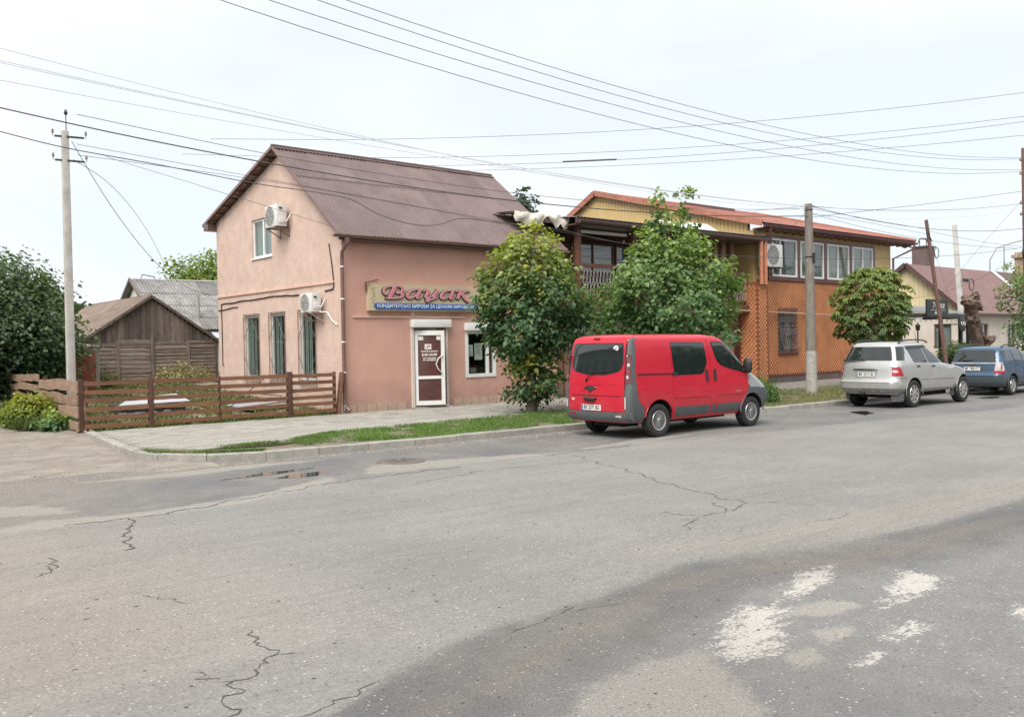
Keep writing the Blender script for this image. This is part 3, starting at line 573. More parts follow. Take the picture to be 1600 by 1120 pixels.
# gutter (half pipe) and downpipe
def gutter(x0, x1, y, z, m, parent, r=.075):
    mb = MB(); n = 8; V = []
    for x in (x0, x1):
        for rr in (r, r-.008):
            for j in range(n+1): a = PI+PI*j/n; V.append((x, y+rr*math.cos(a), z+rr*math.sin(a)))
    q = n+1; F = []
    for j in range(n): F += [(j, j+1, 2*q+j+1, 2*q+j), (q+j, 3*q+j, 3*q+j+1, q+j+1), (j, q+j, q+j+1, j+1), (2*q+j, 2*q+j+1, 3*q+j+1, 3*q+j)]
    F += [(0, 2*q, 3*q, q), (n, q+n, 3*q+n, 2*q+n)]
    mb.add(V, F); k = x0+.1
    while k < x1: mb.box(k, y-r-.004, z-.004, k+.02, y+r, z+.006); k += .6
    return mb.build('gutter', m, parent, 50)
gutter(12.0, 20.9, 21.86, 5.06, BRZ, shop)
mb = MB(); mb.box(Xc+.1, 21.98, 4.93, 20.8, 22.29, 4.96); mb.box(rx0, 21.95, 4.93, rx1, 21.975, 5.08); mb.build('soffit', BRN, shop)
mb = MB(); mb.tube([(12.43, 21.86, 5.0), (12.43, 21.86, 4.86), (12.43, 22.17, 4.62), (12.43, 22.19, 4.4), (12.43, 22.19, .55), (12.43, 22.19, .32), (12.50, 22.02, .2)], .052, 12)
mb.tube([(12.43, 21.86, 4.98), (12.43, 21.86, 4.8)], [.09, .055], 12)
dp = mb.build('downpipe', BRZ, shop, 60)
for z in (4.2, 3.3, 2.1, 1.25, .95): mb = MB(); mb.cyl((12.43, 22.19, z), (12.43, 22.19, z+.035), .06, 12); mb.box(12.42, 22.19, z, 12.44, 22.3, z+.03); mb.build('pipe_clip', WHT if z > 1 else BRZ, dp, 40)
mb = MB(); mb.cyl((12.43, 22.19, .22), (12.43, 22.19, .36), .06); mb.build('pipe_foot', mat('zinc', (.45, .45, .45), .4, metal=.6), dp, 40)
# tall windows in the gable: reveal, frame, blinds, bulged grille
def room(mbn, parent, x0, x1, y0, y1, z0, z1, m=DKI):
    mb = MB(); v = [(x, y, z) for z in (z0, z1) for y in (y0, y1) for x in (x0, x1)]; return mb, v
GR = mat('grille_iron', (.16, .13, .12), .6, .3, 8); FRD = mat('window_frame_grey', (.50, .52, .50), .4)
BL = mat('blind_slat', (.30, .37, .345), .6, .08, 3)
def recess_box(name, x0, x1, y0, y1, z0, z1, open_side, m, parent):
    F = {'x-': (0, 4, 6, 2), 'x+': (1, 3, 7, 5), 'y-': (0, 1, 5, 4), 'y+': (2, 6, 7, 3), 'z-': (0, 2, 3, 1), 'z+': (4, 5, 7, 6)}
    mb = MB(); mb.add([(x, y, z) for z in (z0, z1) for y in (y0, y1) for x in (x0, x1)], [f for k, f in F.items() if k != open_side]); return mb.build(name, m, parent)
for wi, (ya, yb, za, zb) in enumerate(gw):
    xw = Xc+.06
    mb = MB(); mb.poly(rect(ya+.01, yb-.01, za+.01, zb-.01), [rect(ya+.07, yb-.07, za+.07, zb-.07)], 'YZ', xw-.03, xw+.04); wf = mb.build('window', FRD, shop)
    mb = MB(); mb.box(xw, ya+.07, za+.07, xw+.006, yb-.07, zb-.07); mb.build('pane', GLASS, wf)
    recess_box('room', Xc+.282, Xc+1.2, ya-.05, yb+.05, za-.1, zb+.1, 'x-', DKI, wf)
    for j in range(5):
        y = ya+.44+j*.125
        if y > yb-.1: break
        mb = MB(); mb.box(xw+.045+.01*(j % 2), y, za+.08, xw+.055+.01*(j % 2), y+.07, zb-.08); mb.build('blind_slat', BL, wf)
    # grille: bowed bars outside the wall
    mb = MB(); xo = Xc-.05; a_, b_ = ya-.05, yb+.05; z0_, z1_ = za-.14, zb+.03
    for (p, q) in (((xo, a_, z0_), (xo, a_, z1_)), ((xo, b_, z0_), (xo, b_, z1_)), ((xo, a_, z0_), (xo, b_, z0_)), ((xo, a_, z1_), (xo, b_, z1_)), ((xo, a_, z1_-.13), (xo, b_, z1_-.13)), ((xo, a_, z0_+.13), (xo, b_, z0_+.13))): mb.beam(p, q, .018, .018)
    for (y_, z_) in ((a_, z0_), (b_, z0_), (a_, z1_), (b_, z1_)): mb.beam((xo, y_, z_), (Xc, y_, z_), .018, .018)
    for j in range(1, 9): y = a_+(b_-a_)*j/9; mb.beam((xo, y, z0_), (xo, y, z0_+.13), .009, .009); mb.beam((xo, y, z1_), (xo, y, z1_-.13), .009, .009)
    ym = (a_+b_)/2
    for (p, q) in (((z1_-.13, ym), (1.35+.9, b_)), ((z1_-.13, ym), (2.25, a_)), ((1.75, a_), (z0_+.13, ym)), ((1.75, b_), (z0_+.13, ym))): mb.beam((xo, p[1], p[0]), (xo, q[1], q[0]), .014, .014)
    for y in (a_+.2, ym, b_-.2): mb.beam((xo+.005, y, z0_), (xo+.005, y, z1_), .009, .009)
    mb.build('grille', GR, wf)
# upper gable window
ya, yb, za, zb = uw; xw = Xc+.08
mb = MB(); mb.poly(rect(ya+.005, yb-.005, za+.005, zb-.005), [rect(ya+.07, ya+.66, za+.07, zb-.07), rect(ya+.74, yb-.07, za+.07, zb-.07)], 'YZ', xw-.03, xw+.04); wf = mb.build('window', WHT, shop)
CUR = mat('green_blind', (.17, .26, .235), .7, .06, 3)
for a, b in ((ya+.07, ya+.66), (ya+.74, yb-.07)): mb = MB(); mb.box(xw, a, za+.07, xw+.006, b, zb-.07); mb.build('pane', GLASS, wf); mb = MB(); mb.box(xw+.10, a-.05, za, xw+.11, b+.05, zb); mb.build('roller_blind', CUR, wf)
mb = MB(); mb.box(Xc-.05, ya-.04, za-.045, Xc+.06, yb+.04, za-.003); mb.build('sill', WHT, wf)
# shop window with shutter box
xa, xb, za, zb = win_h; yw = Yf+.02
mb = MB(); mb.poly(rect(xa-.05, xb+.03, za-.04, zb), [rect(xa+.05, xb-.34, za+.07, zb-.06), rect(xb-.26, xb-.07, za+.07, zb-.06)], 'XZ', yw-.05, yw+.06); sw = mb.build('shop_window', WHT, shop)
for a, b in ((xa+.05, xb-.34), (xb-.26, xb-.07)): mb = MB(); mb.box(a, yw+.005, za+.07, b, yw+.011, zb-.06); mb.build('pane', GLASS, sw)
mb = MB(); mb.box(xa-.1, Yf-.16, zb+.0, xb+.06, Yf-.002, zb+.24); mb.build('shutter_box', WHT, sw, bevel=.012)
mb = MB()
for i in range(3): mb.box(xa+.05, Yf-.05, zb-.10+i*.033, xb-.05, Yf-.035, zb-.072+i*.033)
mb.build('shutter_slats', WHT, sw)
recess_box('room', xa-.3, xb+.4, Yf+.285, Yf+2.2, .6, 2.7, 'y-', mat('shop_room', (.07, .06, .055), .9), sw)
PAP = mat('paper', (.62, .62, .58), .8)
for (a, b, c_, d) in ((xa+.07, xa+.27, 1.62, 1.98), (xa+.33, xa+.64, 1.50, 2.02)):
    mb = MB(); mb.box(a, yw+.014, c_, b, yw+.016, d); pp = mb.build('paper_notice', PAP, sw)
    for i in range(6): mb = MB(); mb.box(a+.03, yw+.0125, d-.06-i*.055, b-.03-rc.uniform(0, .08), yw+.0135, d-.045-i*.055); mb.build('print_line', mat('print_grey', (.2, .22, .2), .8), pp)
for (a, c_, w_, h_, cc) in ((16.9, 1.1, .35, .35, (.30, .2, .12)), (17.3, 1.08, .25, .16, (.6, .6, .6)), (17.0, 1.45, .12, .3, (.35, .3, .1)), (17.15, 1.1, .14, .5, (.18, .22, .12))):
    mb = MB(); mb.box(a, Yf+.5, c_, a+w_, Yf+.7, c_+h_); mb.build('shelf_goods', mat('goods_%d' % int(a*100+c_*10), cc, .7), sw, bevel=.02)
# door: frame, shutter box, open leaf hinged on the left
xa, xb, za, zb = door_h
mb = MB()
for a, b in ((xa-.09, xa), (xb, xb+.07)): mb.box(a, Yf-.06, za-.03, b, Yf-.002, zb+.02)
dfm = mb.build('door_frame', mat('pale_door_rail', (.66, .58, .53), .5), shop)
mb = MB(); mb.poly([(xa+.002, za), (xa+.08, za), (xa+.08, zb-.08), (xb-.28, zb-.08), (xb-.28, za), (xb-.2, za), (xb-.2, zb), (xa+.002, zb)], [], 'XZ', Yf+.17, Yf+.24); mb.build('inner_frame', WHT, shop)
mb = MB(); mb.box(xa-.12, Yf-.20, zb+.02, xb+.12, Yf-.002, zb+.26); mb.build('shutter_box', WHT, shop, bevel=.015)
mb = MB(); mb.box(xb-.2, Yf+.17, za, xb-.002, Yf+.2, zb); mb.build('side_panel', PINK, shop)
recess_box('entrance_room', xa-.3, xb+.3, Yf+.285, Yf+2.5, .1, 2.7, 'y-', DKI, shop)
mb = MB(); mb.box(xa, Yf-.12, .09, xb, Yf+.28, .162); mb.build('door_step', mat('step_tile', (.3, .25, .2), .8), shop)
# leaf in its own frame then swung outwards a little
ang = math.radians(24); hx, hy = xa+.05, Yf+.0
def lf(u, v, d=0): return (hx+u*math.cos(ang)+d*math.sin(ang), hy-u*math.sin(ang)+d*math.cos(ang), v)
def lbox(u0, u1, v0, v1, d0, d1):
    mb = MB(); mb.add([lf(u, v, d) for v in (v0, v1) for d in (d0, d1) for u in (u0, u1)], [(0, 2, 3, 1), (4, 5, 7, 6), (0, 1, 5, 4), (2, 6, 7, 3), (0, 4, 6, 2), (1, 3, 7, 5)]); return mb
lw = .90; mb = MB()
for q in (lbox(0, .09, .2, 2.42, -.03, .03), lbox(lw-.11, lw, .2, 2.42, -.03, .03), lbox(.09, lw-.11, .2, .33, -.03, .03), lbox(.09, lw-.11, .98, 1.07, -.03, .03), lbox(.09, lw-.11, 2.28, 2.42, -.03, .03)): mb.add(q.v, q.f)
leaf = mb.build('door', WHT, shop)
BRG = mat('brown_door_print', (.10, .045, .04), .12, .25, 2, spec=.7)
lbox(.09, lw-.11, .33, .98, -.008, .008).build('pane', BRG, leaf); lbox(.09, lw-.11, 1.07, 2.28, -.008, .008).build('pane', BRG, leaf)
STK = mat('sticker_white', (.7, .66, .62), .6)
for q in ((.30, .50, 1.86, 2.02), (.10, .26, 2.14, 2.25), (.66, .78, 2.14, 2.25)): lbox(*q, -.0125, -.0095).build('sticker', STK, leaf)
lbox(.36, .40, 1.90, 1.97, -.015, -.013).build('sticker_print', mat('print_red', (.4, .05, .05), .6), leaf); lbox(.42, .46, 1.93, 1.99, -.015, -.013).build('sticker_print', MATS['print_red'], leaf)
ax = (math.cos(ang), -math.sin(ang), 0)
for t_, v, s_, w_ in (('ГРАФІК РОБОТИ', 1.80, .045, .5), ('8.00-20.00', 1.70, .10, .46), ('без перерви', 1.60, .05, .4), ('без вихідних', 1.54, .05, .4)): text('lettering', t_, leaf, STK, lf(.44, v, -.012), ax, (0, 0, 1), s_, w_, bold=.003)
hp = [lf(lw-.10, 1.16, -.03), lf(lw-.13, 1.18, -.09), lf(lw-.22, 1.27, -.10), lf(lw-.28, 1.42, -.10), lf(lw-.22, 1.57, -.10), lf(lw-.12, 1.66, -.09), lf(lw-.05, 1.66, -.03)]
mb = MB(); mb.tube(hp, .018, 8); mb.build('handle', mat('pale_handle', (.7, .66, .6), .3), leaf, 60)
mb = MB(); mb.beam(lf(.84, .22, -.04), lf(1.1, .14, -.18), .02, .02); mb.build('door_stop', mat('zinc', (0, 0, 0)), leaf)
mb = MB(); mb.box(14.72, Yf-.06, 2.87, 14.86, Yf-.003, 2.99); mb.build('alarm_box', TR, shop)
# surface cables on the gable
CBL = mat('dark_cable', (.06, .035, .03), .7)
for pts, r in (([(Xc-.02, 23.0, 4.95), (Xc-.02, 22.75, 3.75), (Xc-.02, 22.8, 3.62), (Xc-.02, 23.3, 3.60)], .022), ([(Xc-.02, 24.95, 3.58), (Xc-.02, 27, 3.62), (Xc-.02, 29, 3.60), (Xc-.02, 30.9, 3.56), (Xc-.02, 30.9, 2.5), (Xc-.02, 30.9, 1.5), (Xc-.05, 30.8, 1.42)], .022), ([(Xc-.02, 29.5, 3.42), (Xc-.02, 31.2, 3.36)], .018)):
    P = []
    for a, b in zip(pts, pts[1:]):
        a = Vector(a); b = Vector(b); n = max(1, int((b-a).length/.35)); P += [a.lerp(b, i/n)+Vector((0, rc.uniform(-.015, .015), rc.uniform(-.02, .02))) for i in range(n)]
    mb = MB(); mb.tube(P+[pts[-1]], r, 6); mb.build('surface_cable', CBL, shop, 60)
# ------------------------------------------------------------------ shop sign
sx0, sx1, sz0, sz1, sy = 13.24, 17.35, 3.0, 3.77, Yf-.16
sign = empty('shop_sign', ((sx0+sx1)/2, sy, sz0), 'cream sign board with big pink script letters over a blue band above the shop door', 'sign')
mb = MB(); mb.box(sx0, sy, sz0, sx1, Yf-.01, sz1); mb.build('board', mat('cream_board', (.50, .42, .27), .6, .08, 2, c2=(.55, .46, .31)), sign)
mb = MB(); mb.beam((sx0-.12, sy-.05, sz1+.02), (sx0+.35, sy+.08, sz1+.12), .07, .02); mb.beam((sx0-.05, sy+.06, sz1-.25), (sx0-.05, sy+.06, sz1+.03), .03, .03); mb.build('lamp_bracket', BRN, sign)
orn = mat('ornament_line', (.30, .24, .13), .7)
for k in range(5):
    P = [(sx0+.12+.05*math.sin(k*2+t*.9)+.012*t, sy-.004, sz0+.12+k*.11+.016*t) for t in range(8)]; mb = MB(); mb.tube(P, .006, 4); mb.build('ornament', orn, sign)
h = .085; x0b, x1b, zc = sx0+.17, sx1-.20, sz0+.135
P = [(x0b+h+h*1.0*math.cos(a), zc+h*math.sin(a)) for a in np.linspace(PI/2, 1.5*PI, 10)]+[(x1b-h+h*math.cos(a), zc+h*math.sin(a)) for a in np.linspace(-PI/2, PI/2, 10)]
mb = MB(); mb.poly(P, [], 'XZ', sy-.035, sy-.001); bb = mb.build('blue_band', mat('sign_blue', (.025, .10, .36), .35, .05, 2), sign)
text('lettering', 'КОНДИТЕРСЬКІ ВИРОБИ ЗА ЦІНАМИ ВИРОБНИКА', bb, mat('sign_white', (.75, .8, .85), .5), ((x0b+x1b)/2, sy-.038, zc), (1, 0, 0), (0, 0, 1), .135, x1b-x0b-.16, bold=.0005)
ST = [
 [(300,256,10),(278,245,20),(262,222,22),(262,195,22),(285,172,20),(330,157,17),(385,152,15)],
 [(392,160,46),(378,195,44),(362,225,44),(345,255,44),(325,285,40)],
 [(385,152,15),(430,153,20),(470,163,28),(488,185,36),(478,212,30),(445,228,18),(405,233,12)],
 [(405,233,12),(455,238,20),(482,256,34),(468,280,30),(425,293,20),(350,297,17),(285,292,14)],
 [(692,192,12),(640,193,16),(585,208,26),(552,238,34),(540,268,34),(560,292,26),(600,288,16),(645,255,12),(680,215,10)],
 [(700,188,26),(682,225,36),(665,262,38),(655,285,32),(675,296,16),(712,275,8)],
 [(733,222,8),(752,203,16),(785,197,26),(790,215,36),(778,245,36),(762,275,36),(778,294,24),(815,284,14),(850,255,12),(878,220,10)],
 [(905,196,26),(888,228,36),(870,262,38),(860,285,32),(880,296,16),(908,280,8)],
 [(865,298,14),(830,312,18),(790,312,20),(768,322,18),(785,336,14),(805,326,10)],
 [(1092,202,12),(1045,203,16),(990,218,26),(958,248,34),(948,276,34),(966,300,26),(1008,296,16),(1050,263,12),(1085,225,10)],
 [(1105,198,26),(1088,235,36),(1072,270,38),(1062,295,32),(1082,306,16),(1112,290,8)],
 [(1130,222,8),(1150,208,16),(1186,203,28),(1186,225,36),(1172,255,36),(1160,282,36),(1152,306,32)],
 [(1178,262,10),(1205,245,14),(1240,220,18),(1275,206,20),(1298,214,16)],
 [(1198,243,16),(1222,265,32),(1242,295,36),(1268,322,32),(1305,342,22),(1340,344,16),(1360,330,12),(1352,320,8)]]
def sgn(px, py):
    yt = 122+.029*(px-100); yb = 438+.018*(px-100); t = (px-100)/1310.
    x = sx0+(t+.045*t*(t-1))*(17.14-13.26)+.02; return x, sz0+(sz1-sz0)*(yb-py)/(yb-yt)
def crs(P, n=6):
    P = np.array(P, float); out = []
    for i in range(len(P)-1):
        p0, p1, p2, p3 = P[max(0, i-1)], P[i], P[i+1], P[min(len(P)-1, i+2)]
        for k in range(n): t = k/n; out.append(.5*((2*p1)+(-p0+p2)*t+(2*p0-5*p1+4*p2-p3)*t*t+(-p0+3*p1-3*p2+p3)*t**3))
    out.append(P[-1]); return np.array(out)
SP = {'a': mat('letter_black', (.03, .012, .015), .4), 'b': mat('letter_rim', (.74, .50, .50), .4), 'c': mat('letter_pink', (.62, .19, .25), .35)}
letter_sets = ((0, 1, 2, 3), (4, 5), (6, 7, 8), (9, 10), (11, 12, 13))
for li, grp in enumerate(letter_sets):
    par = None
    for key, grow, y_, th in (('a', 13, sy-.035, .033), ('b', 1, sy-.040, .003), ('c', -9, sy-.047, .003)):
        mb = MB()
        for si, gi in enumerate(grp):
            C_ = crs(ST[gi]); V = []; dy = si*.0013
            for i, (a, b, w_) in enumerate(C_):
                t = C_[min(i+1, len(C_)-1)]-C_[max(i-1, 0)]; l = math.hypot(t[0], t[1])+1e-6; hw = max(2.2 if key == 'c' else 3, (w_+grow)/2)
                ex = 0 if 0 < i < len(C_)-1 else (grow/2 if key != 'c' else -3)*(1 if i else -1); cx_, cy_ = a+t[0]/l*ex, b+t[1]/l*ex
                off = (-3, 4) if key == 'a' else (0, 0)
                V.append([sgn(cx_-t[1]/l*hw+off[0], cy_+t[0]/l*hw+off[1]), sgn(cx_+t[1]/l*hw+off[0], cy_-t[0]/l*hw+off[1])])
            n = len(V); vs_ = [(p[0], y_-dy, p[1]) for v in V for p in v]+[(p[0], y_-dy+th, p[1]) for v in V for p in v]; m2 = 2*n
            F = [(2*i, 2*i+1, 2*i+3, 2*i+2) for i in range(n-1)]+[(2*i, 2*i+2, m2+2*i+2, m2+2*i) for i in range(n-1)]+[(2*i+1, m2+2*i+1, m2+2*i+3, 2*i+3) for i in range(n-1)]+[(0, m2, m2+1, 1), (2*n-2, 2*n-1, m2+2*n-1, m2+2*n-2)]
            mb.add(vs_, F)
        o = mb.build('letter' if key == 'a' else ('letter_rim' if key == 'b' else 'letter_face'), SP[key], par or sign)
        if par is None: par = o
# ------------------------------------------------------------------ air conditioners
ACW = mat('ac_white', (.62, .62, .60), .45, .08, 2); ACG = mat('ac_grille', (.20, .20, .20), .6)
def ac(loc, W_, D_, H_, facing, label, brk=BRN, fan_dark=False):
    """facing: '-x' or '-y' outward normal; loc = centre of the bottom rear edge on the wall"""
    t = empty('air_conditioner', loc, label, 'air conditioner', 'outdoor air conditioner units')
    x, y, z = loc; g0 = .14
    def B(u0, u1, d0, d1, h0, h1, mb=None):
        mb = mb or MB()
        if facing == '-x': mb.box(x-d1, y+u0, z+h0, x-d0, y+u1, z+h1)
        else: mb.box(x+u0, y-d1, z+h0, x+u1, y-d0, z+h1)
        return mb
    def Q(u, d, h): return (x-d, y+u, z+h) if facing == '-x' else (x+u, y-d, z+h)
    B(-W_/2, W_/2, g0, g0+D_, .03, H_).build('casing', ACW, t, bevel=.02)
    if facing == '-x': M = Matrix(((0, 0, -1, x-g0-D_), (1, 0, 0, y), (0, -1, 0, z+H_*.53), (0, 0, 0, 1)))
    else: M = Matrix(((1, 0, 0, x), (0, 0, -1, y-g0-D_), (0, 1, 0, z+H_*.53), (0, 0, 0, 1)))
    r = H_*.42; cu = W_*.10
    M = M @ Matrix.Translation((cu if facing == '-x' else -cu, 0, 0))
    mb = MB(); mb.lathe([(0, .006), (r, .006), (r, .0)], M, 28); fan = mb.build('fan_opening', ACG, t)
    mb = MB()
    for k in range(1, 6): mb.lathe([(r*k/5-.006, .016), (r*k/5+.006, .016), (r*k/5+.006, .010)], M, 28)
    for k in range(10): a = k*PI/5; mb.beam(M @ Vector((.03*math.cos(a), .03*math.sin(a), .018)), M @ Vector((r*math.cos(a), r*math.sin(a), .018)), .008, .008)
    mb.build('fan_guard', mat('ac_guard', (.45, .45, .45), .5), fan)
    sd = -1 if facing == '-x' else 1
    u = sd*W_/2; a, b = sorted((u, u+sd*.03))
    B(a, b, g0+.06, g0+D_*.8, .12, .30).build('valve_cover', ACW, t, bevel=.01)
    mb = B(a, b, g0+D_*.5, g0+D_*.8, H_-.14, H_-.10); mb.build('side_grip', mat('black_plastic', (.02, .02, .022), .5), t)
    mb = MB(); mb.tube([Q(u+sd*.03, g0+.1, .2), Q(u+sd*.1, g0+.06, .16), Q(u+sd*.1, g0-.02, .3), Q(u+sd*.06, g0-.1, .42), Q(u+sd*.02, -.0, .4)], .018, 6); mb.build('pipe', ACW, t, 60)
    for uu in (-W_*.36, W_*.36):
        mb = MB(); mb.beam(Q(uu, 0, .01), Q(uu, g0+D_+.04, .01), .035, .035); mb.beam(Q(uu, 0, -.28), Q(uu, 0, .01), .035, .035); mb.beam(Q(uu, .0, -.26), Q(uu, g0+D_, .0), .025, .025); mb.build('bracket', brk, t)
    return t
ac((Xc, 25.80, 5.66), .84, .32, .70, '-x', 'white air conditioner unit high on the gable beside the upper window')
ac((Xc, 23.66, 2.97), .70, .30, .58, '-x', 'white air conditioner unit low on the gable above the third barred window', mat('pale_bracket', (.5, .38, .33), .6))
mb = MB(); mb.tube([(Xc-.2, 23.3, 3.0), (Xc-.12, 23.0, 2.98), (Xc-.05, 22.85, 2.75), (Xc-.03, 22.6, 2.6)], .02, 6); mb.build('drain_hose', WHT, shop, 60)
# ------------------------------------------------------------------ timber veranda building
WD = mat('dark_log_siding', (.085, .032, .022), .6, .3, 3, .3, 30, objvar=.15, stretch=(1, 1, 6), coat=.1)
WD2 = mat('brown_timber', (.14, .058, .038), .6, .25, 4, .3, 30, objvar=.08)
ver = empty('timber_building', (26, 24, .1), 'dark timber building with a railed upper balcony between the pink shop and the tiled house', 'building')
vx0, vx1, bw = 20.75, 31.45, 24.0
for i in range(20):
    z = 3.35+i*.155
    if z+.15 > 6.35: break
    segs = [(vx0, 22.9), (27.6, vx1)] if 4.5 < z+.07 < 5.75 else [(vx0, vx1)]
    if 3.4 < z < 4.5: segs = [(vx0, vx1)]
    for a, b in segs: mb = MB(); mb.box(a, bw-.0-(.02 if i % 2 else .012), z, b, bw+.12, z+.148); mb.build('siding_board', WD, ver, bevel=.012)
mb = MB(); mb.box(vx0, bw+.125, 3.3, vx1, bw+.3, 6.6); mb.build('upper_wall', WD, ver)
PB = mat('beige_render', (.40, .24, .18), .9, .12, 1.2, .4, 60, streak=.1)
mb = MB(); mb.poly(rect(20.62, vx1, .05, 3.2), [rect(21.8, 23.0, 1.55, 3.0), rect(25.2, 26.4, 1.4, 3.0)], 'XZ', Yf+.7, Yf+.95); mb.build('lower_wall', PB, ver)
mb = MB(); mb.box(20.63, Yf-.02, 3.2, vx1, bw, 3.36); mb.build('balcony_floor', WD2, ver); mb = MB(); mb.box(20.63, Yf-.10, 3.08, vx1, Yf-.022, 3.42); mb.build('edge_beam', WD2, ver)
def big_window(parent, x0, x1, z0, z1, y, nm, fm, mull=(.5,), name='window', curtain=None, fw=.06):
    holes = []; xs_ = [x0+fw]+[x0+(x1-x0)*q for q in mull]+[x1-fw]
    for a, b in zip(xs_, xs_[1:]): holes.append((a+(fw*.5 if a > x0+fw else 0), b-(fw*.5 if b < x1-fw else 0), z0+fw, z1-fw))
    mb = MB(); mb.poly(rect(x0, x1, z0, z1), [rect(*h_) for h_ in holes], 'XZ', y-.04, y+.03); wf = mb.build(name, fm, parent)
    for h_ in holes:
        mb = MB(); mb.box(h_[0], y, h_[2], h_[1], y+.006, h_[3]); mb.build('pane', GLASS, wf)
    if curtain: mb = MB(); mb.box(x0+.03, y+.085, z0+.02, x1-.03, y+.095, z1-.02); mb.build('curtain', curtain, wf)
    return wf
CURT = mat('pale_curtain', (.30, .325, .315), .8, .12, 2, stretch=(9, 1, .3)); CURD = mat('dim_curtain', (.13, .16, .16), .8, .3, 1.5, stretch=(5, 1, .3))
big_window(ver, 22.95, 25.2, 4.6, 5.7, bw-.03, 0, WD2, (.5,), curtain=CURT); big_window(ver, 25.3, 27.5, 4.6, 5.7, bw-.03, 0, WD2, (.5,), curtain=CURD)
for a, b in ((21.8, 23.0), (25.2, 26.4)):
    wf = big_window(ver, a, b, 1.5, 3.0, Yf+.8, 0, WHT, (.5,), curtain=CURD); mb = MB()
    for k in range(9): x = a+(b-a)*k/8; mb.beam((x, Yf+.6, 1.45), (x, Yf+.6, 3.05), .02, .02)
    for z in (1.5, 2.2, 2.8): mb.beam((a, Yf+.6, z), (b, Yf+.6, z), .02, .02)
    for k in range(8): x = a+(b-a)*(k+.5)/8; mb.tube([(x+.05*math.cos(t), Yf+.6, 2.5+.05*math.sin(t)) for t in np.linspace(0, 2*PI, 9)[:-1]], .008, 4, closed=True)
    mb.build('grille', mat('white_iron', (.45, .45, .43), .5), wf)
for x in (21.75, 24.6, 27.6, 30.4): mb = MB(); mb.box(x-.09, Yf-.02, 3.36, x+.09, Yf+.16, 6.05); mb.build('post', WD2, ver, bevel=.015)
for a, b in ((21.84, 24.51), (24.69, 27.51), (27.69, 30.31), (30.49, 31.4)):
    mb = MB(); mb.box(a, Yf+.0, 4.62, b, Yf+.12, 4.74); mb.box(a, Yf+.02, 3.52, b, Yf+.1, 3.6); rl = mb.build('railing', WD2, ver)
    mb = MB(); IW = MATS['white_iron']; n = int((b-a)/.16)
    for k in range(n+1):
        x = a+(b-a)*k/n; mb.beam((x, Yf+.06, 3.6), (x, Yf+.06, 4.62), .016, .016)
        if k < n: xm = x+(b-a)/n/2; mb.tube([(xm+.05*math.sin(t*1.4), Yf+.06, 3.62+t*.1) for t in range(10)], .008, 4, caps=False)
    mb.build('baluster_scrolls', IW, rl)
# veranda roof
CRF = mat('brown_corrugated', (.13, .085, .08), .5, .2, 1, coat=.1)
corr_sheet(21.15, 32.35, 21.75, 6.22, 25.6, 6.62, .14, .03, 'sin').build('roof_sheet', CRF, ver)
mb = MB(); mb.box(21.15, 21.80, 6.00, 32.3, 21.84, 6.2); mb.box(21.2, 21.84, 5.98, 32.25, 24.0, 6.02); mb.build('fascia', BRN, ver)
gutter(21.2, 32.4, 21.68, 6.1, BRN, ver, .085)
for x in np.arange(21.9, 32, .85): mb = MB(); mb.beam((x, 21.84, 6.08), (x, 24.0, 6.30), .07, .12); mb.build('rafter', WD2, ver)
mb = MB(); mb.box(22.0, Yf+.2, 5.83, 24.4, Yf+.3, 5.93); mb.build('lamp_strip', WHT, ver)
# flat left end of the roof with boards, tarp draped over it is separate
mb = MB(); mb.box(20.3, 22.6, 6.28, 21.9, 25, 6.34); mb.box(20.3, 22.45, 6.05, 21.9, 22.52, 6.28); mb.box(20.75, 22.9, 5.0, 20.9, 23.0, 6.2); mb.build('side_canopy', BRN, ver)
mb = MB(); rt = random.Random(3); nx_, ny_ = 26, 7; V = []
for j in range(ny_):
    for i in range(nx_):
        x = 18.95+(21.4-18.95)*i/(nx_-1); d = j/(ny_-1); dr = .20+.09*math.sin(i*.33)+.05*math.sin(i*1.1+1)+(.16 if 9 < i < 13 else 0)+(.12 if 18 < i < 21 else 0)
        V.append((x+.03*math.sin(j*1.3+i), 22.45-.05*math.sin(d*3)+.035*math.sin(i*.9+d*4), 6.33-dr*d*1.35+.02*math.sin(i*1.3)))
F = [(j*nx_+i, j*nx_+i+1, (j+1)*nx_+i+1, (j+1)*nx_+i) for j in range(ny_-1) for i in range(nx_-1)]
V += [(18.95+(21.4-18.95)*i/(nx_-1), 23.6, 6.40+.02*math.sin(i)) for i in range(nx_)]; b0 = ny_*nx_; F += [(b0+i, b0+i+1, i+1, i) for i in range(nx_-1)]
mb.add(V, F); tag(mb.build('tarp', mat('dirty_tarp', (.62, .57, .50), .75, .25, 3, .3, 12), None, 60), 'torn off-white tarpaulin drooping over the roof edge beside the pink shop', 'tarp')
mb = MB(); mb.add([(27.4, 23.0, 6.46), (30.6, 23.0, 6.46), (30.9, 23.9, 6.92), (27.3, 23.9, 6.86)], [(0, 1, 2, 3)]); mb.add([(27.4, 23.0, 6.44), (30.6, 23.0, 6.44), (30.9, 23.93, 6.90), (27.3, 23.93, 6.84)], [(0, 3, 2, 1)])
mb.add([(27.4, 23.0, 6.46), (30.6, 23.0, 6.46), (30.6, 23.0, 6.44), (27.4, 23.0, 6.44)], [(0, 1, 2, 3)])
tag(mb.build('metal_sheet', mat('pale_sheet', (.55, .56, .53), .5, .1, 2)), 'pale flat metal sheet lying on the veranda roof below the yellow gable', 'metal sheet')
